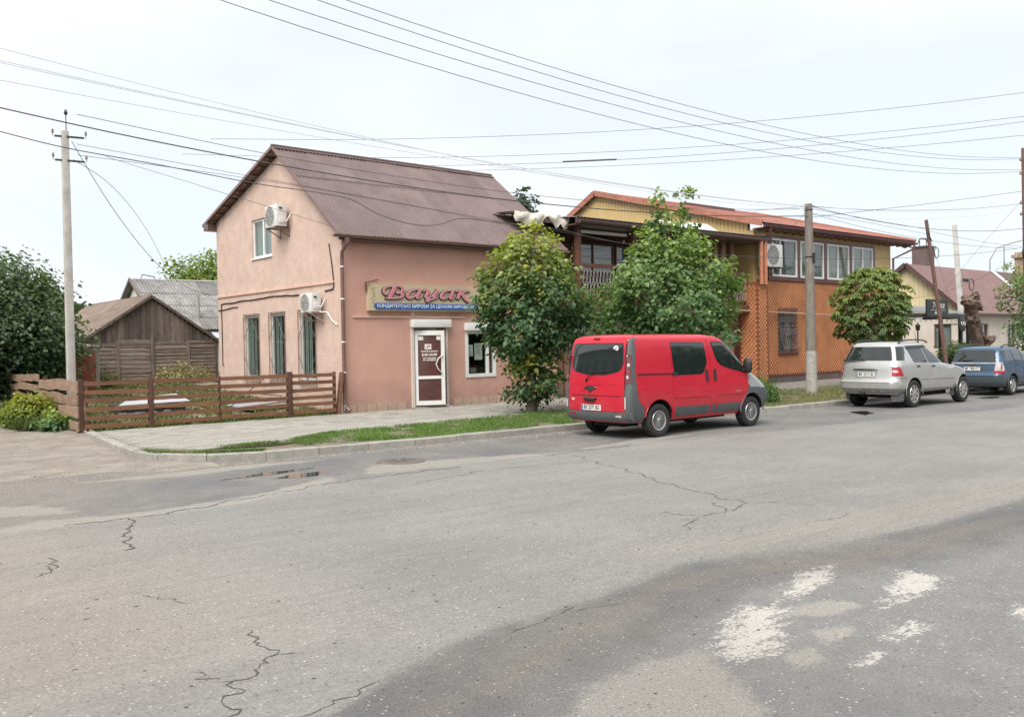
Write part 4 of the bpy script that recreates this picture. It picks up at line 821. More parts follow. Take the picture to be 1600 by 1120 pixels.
# rusty lattice gate beside the pink shop
lg = empty('lattice_gate', (21.0, Yf+.35, .12), 'rusty brown iron lattice gate left of the van rear', 'gate')
RU = mat('rusty_iron', (.16, .06, .045), .8, .3, 9)
for x in (20.72, 21.25, 21.75): mb = MB(); mb.beam((x, Yf+.35, .12), (x, Yf+.35, 2.15), .04, .04); mb.build('upright', RU, lg)
for z in (.2, .75, 1.3, 1.85, 2.12): mb = MB(); mb.beam((20.7, Yf+.33, z), (21.77, Yf+.33, z), .025, .025); mb.build('crossbar', RU, lg)
# ------------------------------------------------------------------ tiled house with the red roof
HX0, HX1 = 32.18, 43.5
hou = empty('tiled_house', (38, 24, .1), 'two storey house with orange scale tiles, maroon window band and red metal roof', 'house')
OR1 = mat('orange_tile', (.42, .150, .060), .75, .22, 1.3, objvar=0, c2=(.54, .215, .09), streak=.12); OR2 = mat('orange_tile_dark', (.21, .068, .034), .75, .2, 3)
MAR = mat('maroon_band', (.105, .028, .03), .4, .15, 4, coat=.2); YEL = mat('yellow_siding', (.50, .36, .16), .55, .06, 1.5, c2=(.54, .40, .19))
gwx = (33.66, 35.0, 1.36, 3.22)
mb = MB(); mb.poly(rect(HX0, HX1, .41, 4.52), [rect(*gwx)], 'XZ', Yf, Yf+.3); mb.box(HX1-.3, Yf+.31, .4, HX1-.002, 33, 6.6); mb.build('lower_wall', OR2, hou)
PLN = mat('brown_plinth', (.12, .085, .08), .85, .25, 2, .4, 50); mb = MB(); mb.box(HX0-.02, Yf-.07, .0, HX1+.02, Yf+.2, .40); mb.build('plinth', PLN, hou)
mb = MB(); mb.box(HX0-.02, Yf-.09, .395, HX1+.02, Yf-.002, .425); mb.build('plinth_cap', MAR, hou)
# scale tiles: raised diamonds, too many and too small to pick apart
t1, t2 = MB(), MB(); p = .19; hz = .19
def scale_tiles(u0, u1, z0, z1, place, skip=None):
    r = 0; z = z0+p/2
    while z < z1-p*.4:
        u = u0+p/2+(p/2 if r % 2 else 0)
        while u < u1-p*.3:
            if not (skip and skip[0]-.07 < u < skip[1]+.07 and skip[2]-.07 < z < skip[3]+.07):
                tgt = t1; a = p*.47; b_ = p*.22
                # a shield: wide at the bottom edge, tilted outwards like a shingle
                tgt.add([place(u-a, z, .004), place(u, z-a, .026), place(u+a, z, .004), place(u, z+a, .003), place(u, z-.01, .017)], [(0, 1, 4), (1, 2, 4), (2, 3, 4), (3, 0, 4)])
                t2.add([place(u-b_*.6, z-.028, .020), place(u, z-.028-b_*.5, .0265), place(u+b_*.6, z-.028, .020), place(u, z-.028+b_*.5, .0225)], [(0, 1, 2, 3)])  # pale quad paints a highlight near the tile's lower tip
            u += p
        z += p/2; r += 1
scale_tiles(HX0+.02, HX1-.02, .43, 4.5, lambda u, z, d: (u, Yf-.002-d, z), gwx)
# pilaster in front of the veranda
scale_tiles(Yf-.5, Yf+.35, .2, 4.3, lambda u, z, d: (31.42-d, u, z)); scale_tiles(31.44, HX0-.02, .2, 4.3, lambda u, z, d: (u, Yf-.502-d, z))
mb = MB(); mb.box(31.43, Yf-.5, .1, HX0-.01, Yf+.4, 4.35); mb.build('pilaster', OR2, hou)
tag(t1.build('scale_tiles', OR1, hou), kind='stuff'); tag(t2.build('scale_tile_highlights', mat('orange_tile_glint', (.74, .45, .23), .6), hou), kind='stuff')
def ribbed(x0, x1, z0, z1, y, m, parent, pitch=.12, name='siding', depth=.018, plane='XZ', ztop=None):
    mb = MB(); n = max(1, int((x1-x0)/pitch)); pr = []
    for i in range(n):
        b = x0+(x1-x0)*i/n; q = (x1-x0)/n; pr += [(b, 0), (b+q*.12, 1), (b+q*.80, 1), (b+q*.92, 0)]
    pr.append((x1, 0)); V = []
    for x, h_ in pr:
        for z in (z0, ztop(x) if ztop else z1): V.append((x, y-h_*depth, z) if plane == 'XZ' else (y-h_*depth, x, z))
    mb.add(V, [(2*i, 2*i+2, 2*i+3, 2*i+1) for i in range(len(pr)-1)]); return mb.build(name, m, parent)
mb = MB(); mb.poly(rect(HX0+.02, HX1-.02, 4.52, 6.62), [rect(x+.03, x+1.87, 4.72, 6.28) for x in (33.19, 35.36, 37.56, 39.76)], 'XZ', Yf+.02, Yf+.3); mb.build('upper_wall', YEL, hou)
ribbed(HX0, 33.15, 4.62, 6.5, Yf+.015, YEL, hou); ribbed(41.75, HX1, 4.50, 6.5, Yf+.015, YEL, hou); ribbed(33.15, 41.75, 6.42, 6.6, Yf+.015, YEL, hou)
mb = MB(); mb.box(32.9, Yf-.07, 4.50, 41.8, Yf+.0, 4.64); mb.build('sill_band', MAR, hou)
mb = MB(); mb.box(32.9, Yf-.03, 6.34, 41.9, Yf+.0, 6.44)
for x in (33.06, 35.22, 37.42, 39.62, 41.78): mb.box(x-.11, Yf-.035, 4.64, x+.11, Yf+.0, 6.34)
mb.build('window_surround', MAR, hou)
for i, x in enumerate((33.19, 35.36, 37.56, 39.76)): big_window(hou, x, x+1.90, 4.68, 6.31, Yf-.01, 0, WHT, ((.33,), (.55,), (.48,), (.5,))[i], curtain=(CURD, CURD, CURT, CURT)[i], fw=.085)
wf = big_window(hou, gwx[0]+.02, gwx[1]-.02, gwx[2]+.02, gwx[3]-.02, Yf+.15, 0, WD2, (.5,), curtain=CURD); mb = MB(); yb_ = Yf-.09
for k in range(9):
    x = gwx[0]+(gwx[1]-gwx[0])*k/8; mb.tube([(x, Yf-.06, 3.2), (x, Yf-.06, 2.55), (x, Yf-.10, 2.2), (x, Yf-.24, 1.75), (x, Yf-.26, 1.55), (x, Yf-.14, 1.42), (x, Yf-.06, 1.40)], .011, 5)
    if k < 8:
        for zz in (2.85, 2.3): mb.tube([(x+.08+.055*math.cos(t), Yf-.07, zz+.13*math.sin(t)) for t in np.linspace(0, 2*PI, 10)[:-1]], .009, 4, closed=True)
        mb.tube([(x+.08+.05*math.cos(t), Yf-.25, 1.62+.06*math.sin(t)) for t in np.linspace(0, 2*PI, 8)[:-1]], .008, 4, closed=True)
for z, yy in ((3.2, -.06), (2.55, -.06), (1.40, -.06), (3.05, -.06), (1.75, -.24)): mb.beam((gwx[0]-.02, Yf+yy, z), (gwx[1]+.02, Yf+yy, z), .02, .02)
mb.build('grille', mat('wrought_iron', (.17, .15, .15), .5, .3, 9), wf); mb = MB(); mb.box(gwx[0]-.08, Yf-.07, gwx[2]-.06, gwx[1]+.08, Yf+.1, gwx[2]-.004); mb.build('sill', MAR, wf)
# roof
RED = mat('red_roof_metal', (.36, .125, .09), .5, .25, .8, c2=(.44, .18, .135), coat=.05, streak=.15); REDT = mat('red_trim', (.36, .15, .10), .55, .2, 2, streak=.15); SOF = mat('brown_soffit', (.22, .13, .08), .7, .15, 3)
ra = (21.72, 6.78); rb = (31.4, 9.33); rcx = (33.4, 8.35); slope = (rb[1]-ra[1])/(rb[0]-ra[0])
zr = lambda y: ra[1]+(y-ra[0])*slope
def tile_roof(x0, x1, y0, y1, mname, steps):
    mb = MB(); n = int((x1-x0)/.19); yy = np.linspace(y0, y1, steps+1); V = []; nxp = n*4+1
    for j in range(steps):
        for e_ in (0, 1):
            for i in range(nxp):
                x = x0+(x1-x0)*i/(nxp-1); h_ = .5-.5*math.cos(2*PI*i/4); y = yy[j+e_]; V.append((x, y, zr(y)+.022*h_+(.035 if not e_ else .002)))
    for j in range(steps):
        for i in range(nxp-1): a = j*2*nxp+i; mb.f.append((a, a+1, a+1+nxp, a+nxp)); mb.m.append(0)
        if j:
            for i in range(nxp-1): a = (j*2-1)*nxp+i; mb.f.append((a, a+1, a+1+nxp, a+nxp)); mb.m.append(0)
    mb.v = V; return mb.build(mname, RED, hou)
for k in range(6): tile_roof(31.75+k*2.2, 31.75+(k+1)*2.2+.02, ra[0]+.02*(k % 2), rb[0], 'roof_sheet', 26)
mb = MB()
mb.add([(31.75, ra[0], ra[1]-.04), (44.95, ra[0], ra[1]-.04), (44.95, rb[0], rb[1]-.04), (31.75, rb[0], rb[1]-.04)], [(0, 3, 2, 1)]); mb.add([(31.75, rb[0], rb[1]-.02), (44.95, rb[0], rb[1]-.02), (44.95, rcx[0], rcx[1]), (31.75, rcx[0], rcx[1])], [(0, 1, 2, 3)])
mb.build('roof_underside', SOF, hou)
for x in (31.72, 44.95):
    mb = MB(); mb.beam((x, ra[0], ra[1]-.0), (x, rb[0], rb[1]+.04), .06, .26); mb.beam((x, rb[0], rb[1]+.04), (x, rcx[0], rcx[1]), .06, .26); mb.build('verge_board', REDT, hou)
mb = MB(); mb.tube([(31.7, rb[0], rb[1]+.05), (45, rb[0], rb[1]+.05)], .09, 8); mb.build('ridge_cap', REDT, hou, 50)
mb = MB(); mb.beam((36.9, 30.0, zr(30.0)+.18), (41.2, 30.0, zr(30)+.18), .10, .10); mb.build('snow_bar', BRN, hou)
ribbed(Yf+.3, 33.2, 5.9, 0, 31.98, YEL, hou, .2, 'gable_siding', .03, 'YZ', ztop=lambda y: (zr(y) if y < 31.4 else 9.33-(y-31.4)*.49)-.06)
mb = MB(); mb.box(32.0, Yf+.32, 3.4, 32.16, 33, 7.0); mb.build('side_wall', YEL, hou); mb = MB(); mb.box(31.97, Yf+.04, 4.36, 32.175, Yf+.318, 6.58); mb.build('corner_post', YEL, hou)
mb = MB(); mb.box(31.9, 21.80, 6.60, 44.8, Yf+.02, 6.64); mb.build('soffit', SOF, hou)
mb = MB(); mb.box(31.9, 21.76, 6.60, 44.9, 21.80, 6.78); mb.build('fascia', MAR, hou); gutter(31.8, 44.95, 21.66, 6.70, MAR, hou, .08)
for x in np.arange(32.3, 44.8, .62): mb = MB(); mb.beam((x, 21.85, 6.56), (x, Yf, 6.56), .07, .07); mb.build('rafter_tail', SOF, hou)
DP = mat('maroon_pipe', (.16, .055, .045), .45, .2, 4, coat=.2)
mb = MB(); mb.tube([(32.25, 21.68, 6.62), (32.25, 21.70, 6.45), (32.25, 22.15, 6.1), (32.25, 22.17, 3.5), (32.25, 22.17, 3.3), (32.42, 22.17, 3.1), (32.42, 22.17, 2.95), (32.28, 22.17, 2.75), (32.28, 22.17, .25)], .055, 10); mb.build('downpipe', DP, hou, 60)
mb = MB(); mb.tube([(44.7, 21.66, 6.6), (44.7, 21.68, 6.42), (43.56, 22.2, 5.9), (43.56, 22.2, .3)], .055, 10); mb.build('downpipe', DP, hou, 60)
CP = mat('copper_pipe', (.42, .17, .09), .4, .25, 4, coat=.2)
for x in (31.62, 31.9): mb = MB(); mb.cyl((x, 21.72, 4.25), (x, 21.72, 6.05), .085, 14); mb.build('round_column', CP, hou, 60)
for i in range(7): mb = MB(); mb.box(29.4+i*.28, Yf+.5, 3.4, 29.54+i*.28, Yf+.53, 6.0); mb.build('batten', (YEL, WD)[i % 2], ver)
GP = mat('gas_pipe', (.52, .36, .25), .6, .15, 4)
mb = MB(); mb.tube([(28.5, 22.25, 3.22), (30, 22.14, 3.2), (33, 22.14, 3.14), (37.9, 22.14, 3.04), (38.0, 22.14, 2.9)], .026, 8); mb.build('gas_pipe', GP, hou, 60)
ac((32.62, Yf, 4.98), 1.15, .42, .98, '-y', 'large white air conditioner unit on the tiled house left of its window row', BRN)
mb = MB(); mb.lathe([(.001, 0), (.06, .0), (.07, .05), (.045, .1), (.001, .11)], Matrix.Translation((44.2, 21.9, 6.44)), 12); mb.box(44.18, 21.88, 6.52, 44.22, 21.92, 6.62); mb.build('camera_dome', MATS['black_plastic'], hou, 40)
# ------------------------------------------------------------------ cream house at the far right
cre = empty('cream_house', (62, 29, 0), 'single storey cream house with brown metal roof behind the parked cars', 'house')
CW = mat('cream_render', (.56, .50, .43), .9, .1, .9, .3, 40, streak=.08); CY = mat('cream_siding', (.56, .48, .29), .6, .06, 1); BRR = mat('brown_roof_metal', (.155, .075, .068), .5, .12, .7, coat=.1)
cx0, cx1 = 57.9, 84; yr = 28.5; ye = 33.6
mb = MB(); wh = [(60.2, 61.6, 1.2, 2.75), (64.6, 66.0, 1.2, 2.7), (69.5, 70.9, 1.2, 2.7)]
mb.poly(rect(cx0+.3, cx1, 0, 3.4), [rect(*q) for q in wh], 'XZ', 25, 25.3); mb.build('front_wall', CW, cre)
sw_ = (25.75, 26.85, 1.2, 2.78)
mb = MB(); mb.poly([(25, 0), (ye-.3, 0), (ye-.3, 3.4), (25, 3.4)], [rect(*sw_)], 'YZ', cx0, cx0+.3); mb.build('gable_wall', CW, cre)
ribbed(25, ye-.2, 3.4, 0, cx0-.01, CY, cre, .3, 'gable_siding', .03, 'YZ', ztop=lambda y: (3.45+(y-24.9)*(6.75-3.45)/(yr-24.9) if y < yr else 6.75-(y-yr)*.72)-.08)
for q in wh:
    wf = big_window(cre, *q, 25.15, 0, mat('brown_frame', (.13, .07, .05), .6), (.5,), curtain=CURT); mb = MB(); mb.box(q[0]-.15, 24.9, q[2]-.08, q[1]+.15, 25.05, q[2]-.01); mb.build('sill', CW, wf)
mb = MB(); mb.poly(rect(*sw_), [rect(sw_[0]+.08, sw_[1]-.08, sw_[2]+.08, sw_[3]-.08)], 'YZ', cx0+.05, cx0+.12); wf = mb.build('window', MATS['brown_frame'], cre)
mb = MB(); mb.box(cx0+.08, sw_[0]+.08, sw_[2]+.08, cx0+.09, sw_[1]-.08, sw_[3]-.08); mb.build('pane', GLASS, wf); mb = MB(); mb.box(cx0+.2, sw_[0], sw_[2], cx0+.21, sw_[1], sw_[3]); mb.build('curtain', CURT, wf)
def zc_(y): return 3.42+(y-24.7)*(6.78-3.42)/(yr-24.7) if y < yr else 6.78-(y-yr)*.72
def flat_roof(x0, x1, y0, y1, m, name='roof', pitch=.55):
    mb = MB(); n = max(1, int((x1-x0)/pitch))
    for i in range(n):
        a = x0+(x1-x0)*i/n; b = x0+(x1-x0)*(i+1)/n
        mb.add([(a, y0, zc_(y0)), (b-.05, y0, zc_(y0)), (b-.05, y1, zc_(y1)), (a, y1, zc_(y1)), (b-.03, y0, zc_(y0)+.03), (b-.03, y1, zc_(y1)+.03), (b, y0, zc_(y0)), (b, y1, zc_(y1))], [(0, 1, 2, 3), (1, 4, 5, 2), (4, 6, 7, 5)])
    return mb.build(name, m, cre)
flat_roof(57.5, 71.5, 24.6, yr, BRR); flat_roof(57.5, 84, yr, ye, BRR)
SLT = mat('old_slate', (.115, .085, .072), .9, .3, 1.5, .3, 20); corr_sheet(71.5, 84, 24.6, zc_(24.6), yr, zc_(yr), .3, .05, 'sin').build('old_roof', SLT, cre)
mb = MB(); mb.add([(70.4, 26.9, zc_(26.9)+.06), (71.3, 26.9, zc_(26.9)+.06), (71.3, yr, zc_(yr)+.06), (70.6, yr, zc_(yr)+.06)], [(0, 1, 2, 3)]); mb.build('white_flashing', WHT, cre)
for x in (57.5,):
    mb = MB(); mb.beam((x, 24.6, zc_(24.6)-.03), (x, yr, 6.75), .06, .26); mb.beam((x, yr, 6.75), (x, ye, zc_(ye)-.03), .06, .26); mb.build('verge_board', BRN, cre)
mb = MB(); mb.box(57.6, 24.65, 3.30, 84, 24.68, 3.42); mb.box(57.6, 24.68, 3.28, 84, 25, 3.31); mb.build('eave_board', BRN, cre); gutter(57.5, 84, 24.55, 3.36, BRN, cre, .08)
for x, y in ((60.5, 25.4), (61.3, 25.9), (64, 25.4), (64.9, 25.9), (67.6, 25.3), (68.4, 25.8)): mb = MB(); mb.beam((x, y, zc_(y)+.12), (x+.9, y, zc_(y)+.12), .05, .16); mb.build('snow_guard', BRN, cre)
CHM = mat('chimney_metal', (.13, .09, .085), .6, .2, 3)
mb = MB(); mb.box(61.3, 28.9, 6.2, 62.5, 29.9, 8.15); mb.box(61.2, 28.8, 8.15, 62.6, 30, 8.22); mb.build('chimney', CHM, cre)
mb = MB(); mb.tube([(61.2, 29.4, 8.5), (61.5, 29.4, 8.75), (62.3, 29.4, 8.8), (62.7, 29.4, 8.55)], .05, 6); mb.beam((61.4, 29.4, 8.2), (61.4, 29.4, 8.7), .05, .05); mb.beam((62.4, 29.4, 8.2), (62.4, 29.4, 8.7), .05, .05); mb.build('cowl', CHM, cre)
mb = MB(); mb.box(77.2, 28.3, 6.3, 78.6, 29.3, 8.15); mb.box(77.0, 28.1, 8.15, 78.8, 29.5, 8.4); mb.box(77.2, 28.3, 8.4, 78.6, 29.3, 8.6); mb.build('brick_chimney', mat('old_brick', (.33, .24, .17), .9, .5, 6, .5, 20), cre)
# cafe canopy on the gable side
can = empty('cafe_canopy', (48.5, 23.5, 0), 'low dark corrugated canopy of a cafe on black posts beside the tiled house', 'canopy')
BLK = mat('black_metal', (.018, .018, .02), .45, .1, 4); GRC = mat('grey_corrugated', (.16, .165, .17), .5, .12, 1)
mb = corr_sheet(44.3, 53.2, 22.3, 3.22, 25.3, 3.75, .2, .035, 'sin'); mb.build('roof_sheet', GRC, can)
mb = MB(); mb.box(44.3, 22.25, 2.98, 53.2, 22.32, 3.2); mb.box(44.3, 22.32, 2.98, 44.4, 25.3, 3.2); mb.box(53.1, 22.32, 2.98, 53.2, 25.3, 3.2); mb.build('edge_beam', BLK, can)
for x in (44.6, 49.2, 51.6, 52.6): mb = MB(); s_ = .16 if x < 45 else .07; mb.box(x-s_, 22.35, .1, x+s_, 22.35+.2, 2.98); mb.build('post', BLK, can)
for i in range(14): x = 44.8+i*.6; mb = MB(); mb.lathe([(.001, 0), (.05, .03), (.05, .07), (.02, .1), (.02, .16)], Matrix.Translation((x, 22.3, 2.80+.05*math.sin(i*1.3))), 8); mb.build('bulb', mat('bulb_glass', (.5, .48, .4), .2), can, 60)
mb = MB(); mb.tube([(44.4, 22.3, 2.96)]+[(44.8+i*.6, 22.3, 2.94+.05*math.sin(i*1.3)) for i in range(14)], .012, 5); mb.build('bulb_string', BLK, can)
sg = empty('cafe_sign', (48.3, 22.2, 3.1), 'rectangular black cafe sign with white script on the canopy edge', 'sign')
mb = MB(); mb.box(47.0, 22.14, 3.05, 49.45, 22.23, 3.95); mb.build('board', mat('sign_black', (.02, .027, .027), .5), sg)
text('lettering', 'Тераса', sg, STK, (48.25, 22.137, 3.62), (1, 0, 0), (0, 0, 1), .42, 1.35, shear=.35, bold=.006)
mb = MB(); mb.box(47.4, 22.13, 3.37, 49.1, 22.138, 3.39); mb.build('rule_line', STK, sg); text('lettering', 'КАФЕ', sg, STK, (48.25, 22.137, 3.22), (1, 0, 0), (0, 0, 1), .16, .75, bold=.012)
rs_ = empty('round_sign', (51.0, 22.1, 2.3), 'round black hanging sign with a pale eye-shaped mark under the canopy', 'sign')
M = Matrix(((1, 0, 0, 51.1), (0, 0, -1, 22.12), (0, 1, 0, 2.62), (0, 0, 0, 1)))
mb = MB(); mb.lathe([(.001, .03), (.40, .03), (.42, .02), (.42, -.02), (.40, -.03), (.001, -.03)], M, 28); mb.build('disc', MATS['sign_black'], rs_, 40)
for k, cxx in enumerate((-.13, .13)): mb = MB(); mb.tube([M @ Vector((cxx+.12*math.cos(t), .05+.08*math.sin(t), .045)) for t in np.linspace(0, 2*PI, 16)[:-1]], .022, 5, closed=True); mb.build('emblem', STK, rs_)
mb = MB(); mb.beam((49.3, 22.3, 2.62), (50.7, 22.12, 2.62), .05, .05); mb.build('arm', BLK, rs_)
gl = empty('garden_lamp', (41.6, 20.2, 0), 'small black garden lamp behind the silver car', 'lamp')
mb = MB(); mb.tube([(41.5, 20, .1), (41.5, 20, 2.25)], [.045, .035], 8); mb.build('pole', BLK, gl, 60); mb = MB(); mb.lathe([(.03, 2.25), (.09, 2.3), (.11, 2.48), (.12, 2.5), (.03, 2.6), (.01, 2.66)], Matrix.Translation((41.5, 20, 0)), 10); mb.build('lantern', BLK, gl, 50)
# fence-like hedge of dark plants under the canopy
# ------------------------------------------------------------------ brown board fence
FB = mat('fence_board', (.175, .082, .044), .75, .28, 2.2, .4, 25, objvar=.16, stretch=(1, 1, 7), streak=0); FS = mat('weathered_slab', (.27, .175, .125), .85, .3, 2.5, .5, 22, objvar=.1, stretch=(1, 1, 5))
FP = mat('fence_post', (.085, .038, .026), .7, .25, 5)
fen = empty('front_fence', (9, 22.2, .12), 'brown fence of six horizontal boards along the pavement in front of the yard', 'fence')
fy = 22.22
posts = [(5.72, .05), (7.16, .11), (8.86, .045), (10.78, .12), (12.12, .06)]
for x, w_ in posts: mb = MB(); mb.box(x-w_/2, fy-.03-w_/2, .08, x+w_/2, fy-.03+w_/2+.03, 1.34 if w_ > .1 else 1.30); mb.build('post', FP, fen, bevel=.006)
def board(x0, x1, z, h, y, m, parent, wav=.012, th=.028, name='board', seed=0, fn=None):
    rr = random.Random(seed); n = 8; T = []; B = []
    for i in range(n+1):
        t = i/n; T.append(h/2+rr.uniform(-wav, wav)); B.append(-h/2+rr.uniform(-wav, wav))
    V = []
    for d in (0, th):
        for i in range(n+1):
            t = i/n; p_, q_ = fn(t, T[i], d), fn(t, B[i], d); V += [p_, q_]
    m2 = 2*(n+1); F = []
    for i in range(n): F += [(2*i, 2*i+1, 2*i+3, 2*i+2), (m2+2*i, m2+2*i+2, m2+2*i+3, m2+2*i+1), (2*i, 2*i+2, m2+2*i+2, m2+2*i), (2*i+1, m2+2*i+1, m2+2*i+3, 2*i+3)]
    F += [(0, m2, m2+1, 1), (2*n, 2*n+1, m2+2*n+1, m2+2*n)]
    mb = MB(); mb.add(V, F); return mb.build(name, m, parent)
sd_ = 0
for (a, b) in ((5.66, 7.10), (7.22, 8.84), (8.88, 10.71), (10.85, 12.14)):
    for k in range(6):
        z = .24+k*.197+rc.uniform(-.01, .01); tl = rc.uniform(-.008, .008); yy = fy-.045; sd_ += 1
        board(a, b, z, .098, yy, FB, fen, .005, seed=sd_, fn=lambda t, o, d, a=a, b=b, z=z, tl=tl, yy=yy: (a+(b-a)*t, yy-.028+d, z+o+tl*(t-.5)*2))
mb = MB(); mb.beam((12.2, fy-.05, .1), (12.36, fy-.02, 1.28), .05, .20, up=(0, 1, 0)); mb.build('leaning_board', FB, fen)
for (x0, z0, x1, z1) in ((7.3, 1.2, 8.8, .35), (8.9, .3, 10.2, 1.25), (9.2, .9, 10.6, .7)): mb = MB(); mb.beam((x0, fy+.06, z0), (x1, fy+.06, z1), .012, .02); mb.build('brace_wire', RU, fen)
lf_ = empty('slab_fence', (5.6, 25.5, .2), 'weathered wavy slab fence running back from the corner along the dirt street', 'fence')
for (ya, yb, rows) in ((22.55, 26.0, [(.22, .20, 0, .22), (.55, .26, 0, .72), (.86, .22, 0, 1), (1.17, .27, 0, 1)]), (26.05, 29.3, [(.80, .12, .0, 1), (1.04, .18, 0, 1), (1.30, .20, 0, 1)])):
    for (z, h_, t0, t1) in rows:
        sd_ += 1; gz = lambda y: 0
        def fn(t, o, d, ya=ya, yb=yb, z=z, t1=t1, w0=rc.uniform(0, 6)):
            y = ya+(yb-ya)*t*t1; return (5.63-(y-22.5)*.02-.03+d*1.2, y, z+gz(y)+o+.025*math.sin(t*5+w0))
        board(0, 1, z, h_, 0, FS, lf_, .022, seed=sd_, fn=fn)
for y in (22.6, 26.0, 29.2): mb = MB(); mb.box(5.64, y-.06, .05, 5.74, y+.06, 1.33); mb.build('post', FP, lf_)
# ------------------------------------------------------------------ old log shed
shed = empty('log_shed', (11.7, 38, .7), 'old grey log shed with plank gable behind the fence', 'shed')
PLK = mat('grey_plank', (.13, .107, .095), .9, .35, 3, .5, 25, objvar=.42, stretch=(4, 4, .7), c2=(.19, .155, .13)); LOG = mat('grey_log', (.19, .15, .12), .9, .35, 3, .6, 20, objvar=.22, stretch=(1, 4, 8), c2=(.30, .245, .20))
Ys = 36.0; sxl, sxr, sxm, ze, za_ = 9.15, 14.25, 11.69, 2.38, 4.08
x = sxl+.05
while x < sxr-.05:
    w_ = rc.uniform(.13, .20); zt = (za_-(abs(x+w_/2-sxm))*(za_-ze)/(sxm-sxl if x < sxm else sxr-sxm))-.03
    if zt > ze: mb = MB(); o_ = rc.uniform(0, .02); mb.box(x, Ys-.03-o_, ze-.12+rc.uniform(-.05, .03), x+w_-.008, Ys-.005-o_, zt); mb.build('plank', PLK, shed)
    x += w_
for (a, b) in ((sxl+.05, 10.35), (10.45, 11.62), (11.78, 13.05), (13.15, sxr-.05)):
    z = .55
    while z < ze-.12:
        h_ = rc.uniform(.12, .19); mb = MB(); o_ = rc.uniform(0, .02); mb.add([(a, Ys-.02-o_, z), (a, Ys-.045-o_, z+h_*.25), (a, Ys-.045-o_, z+h_*.8), (a, Ys-.02-o_, z+h_-.006), (a, Ys+.06, z+h_-.006), (a, Ys+.06, z),
            (b, Ys-.02-o_, z+rc.uniform(-.01, .01)), (b, Ys-.045-o_, z+h_*.25), (b, Ys-.045-o_, z+h_*.8), (b, Ys-.02-o_, z+h_-.006), (b, Ys+.06, z+h_-.006), (b, Ys+.06, z)],
            [(0, 6, 7, 1), (1, 7, 8, 2), (2, 8, 9, 3), (3, 9, 10, 4), (5, 11, 6, 0), (0, 1, 2, 3, 4, 5), (6, 11, 10, 9, 8, 7)]); mb.build('log', LOG, shed); z += h_
for x in (sxl+.0, 10.4, 11.7, 13.1, sxr): mb = MB(); mb.box(x-.06, Ys-.09, .5, x+.06, Ys+.04, ze if x not in (11.7,) else ze+.2); mb.build('upright', PLK, shed)
mb = MB(); mb.beam((sxl-.1, Ys-.02, ze-.13), (sxr+.1, Ys-.02, ze-.08), .08, .06); mb.build('tie_beam', PLK, shed)
for xw_ in (sxl, sxr-.1): mb = MB(); mb.box(xw_, Ys+.05, .5, xw_+.1, 44.5, ze); mb.build('side_wall', LOG, shed)
OLD = mat('old_brown_slate', (.17, .125, .10), .9, .3, 1.2, .4, 18, objvar=.12, c2=(.24, .185, .15))
def corr_y(y0, y1, xa, za, xb, zb, pitch, amp):
    mb = MB(); k = max(1, round((y1-y0)/pitch)); V = []; n = k*5+1; nn = Vector((-(zb-za), 0, xb-xa)).normalized(); nn = nn if nn.z > 0 else -nn
    for i in range(n):
        h_ = .5-.5*math.cos(2*PI*i/5); y = y0+(y1-y0)*i/(n-1)
        for (x, z) in ((xa, za), (xb, zb)): V.append((x+nn.x*h_*amp, y, z+nn.z*h_*amp))
    mb.add(V, [(2*i, 2*i+1, 2*i+3, 2*i+2) for i in range(n-1)]); return mb
for j in range(8):
    y0 = Ys-.15+j*1.1
    for t0, t1 in ((0, .36), (.34, .69), (.67, 1.01)):
        for (xe, sgn_) in ((sxl-.25, 1), (sxr+.25, -1)):
            zE = ze-.14; f_ = lambda t: (xe+(sxm-xe)*t, zE+(za_+.05-zE)*t); a, b = f_(t0), f_(t1); dd = .012*(1 if t0 < .1 else 0)
            corr_y(y0, y0+1.12, a[0], a[1]-dd, b[0], b[1]+.015, .16, .035).build('slate_sheet', OLD, shed)
mb = MB(); mb.beam((sxl-.28, Ys-.16, ze-.16), (sxm, Ys-.16, za_+.03), .04, .10); mb.beam((sxm, Ys-.16, za_+.03), (sxr+.28, Ys-.16, ze-.16), .04, .10); mb.build('verge_board', PLK, shed)
# lean-to and red door left of the shed
lt = empty('lean_to', (8.2, 34, .6), 'small lean-to with concrete wall and rust-red door left of the log shed', 'outbuilding')
mb = MB(); mb.box(7.45, 33.0, .4, 7.85, 33.2, 2.15); mb.box(8.05, 33.2, .4, 9.0, 36, 2.15); mb.build('wall', mat('grey_render', (.27, .25, .22), .9, .25, 1.5, .4, 30), lt)
mb = MB(); mb.box(8.12, 33.15, .5, 8.85, 33.19, 2.0); mb.build('door', mat('rust_red_door', (.24, .065, .04), .8, .35, 4), lt)
mb = MB(); mb.add([(7.4, 33.1, 2.22), (9.1, 33.1, 2.16), (9.1, 35.8, 2.3), (7.4, 35.8, 2.3), (7.4, 33.1, 2.16), (9.1, 33.1, 2.12), (9.1, 35.8, 2.26), (7.4, 35.8, 2.26)], [(0, 1, 2, 3), (4, 7, 6, 5), (0, 4, 5, 1), (0, 3, 7, 4), (1, 5, 6, 2)]); mb.build('roof', OLD, lt)
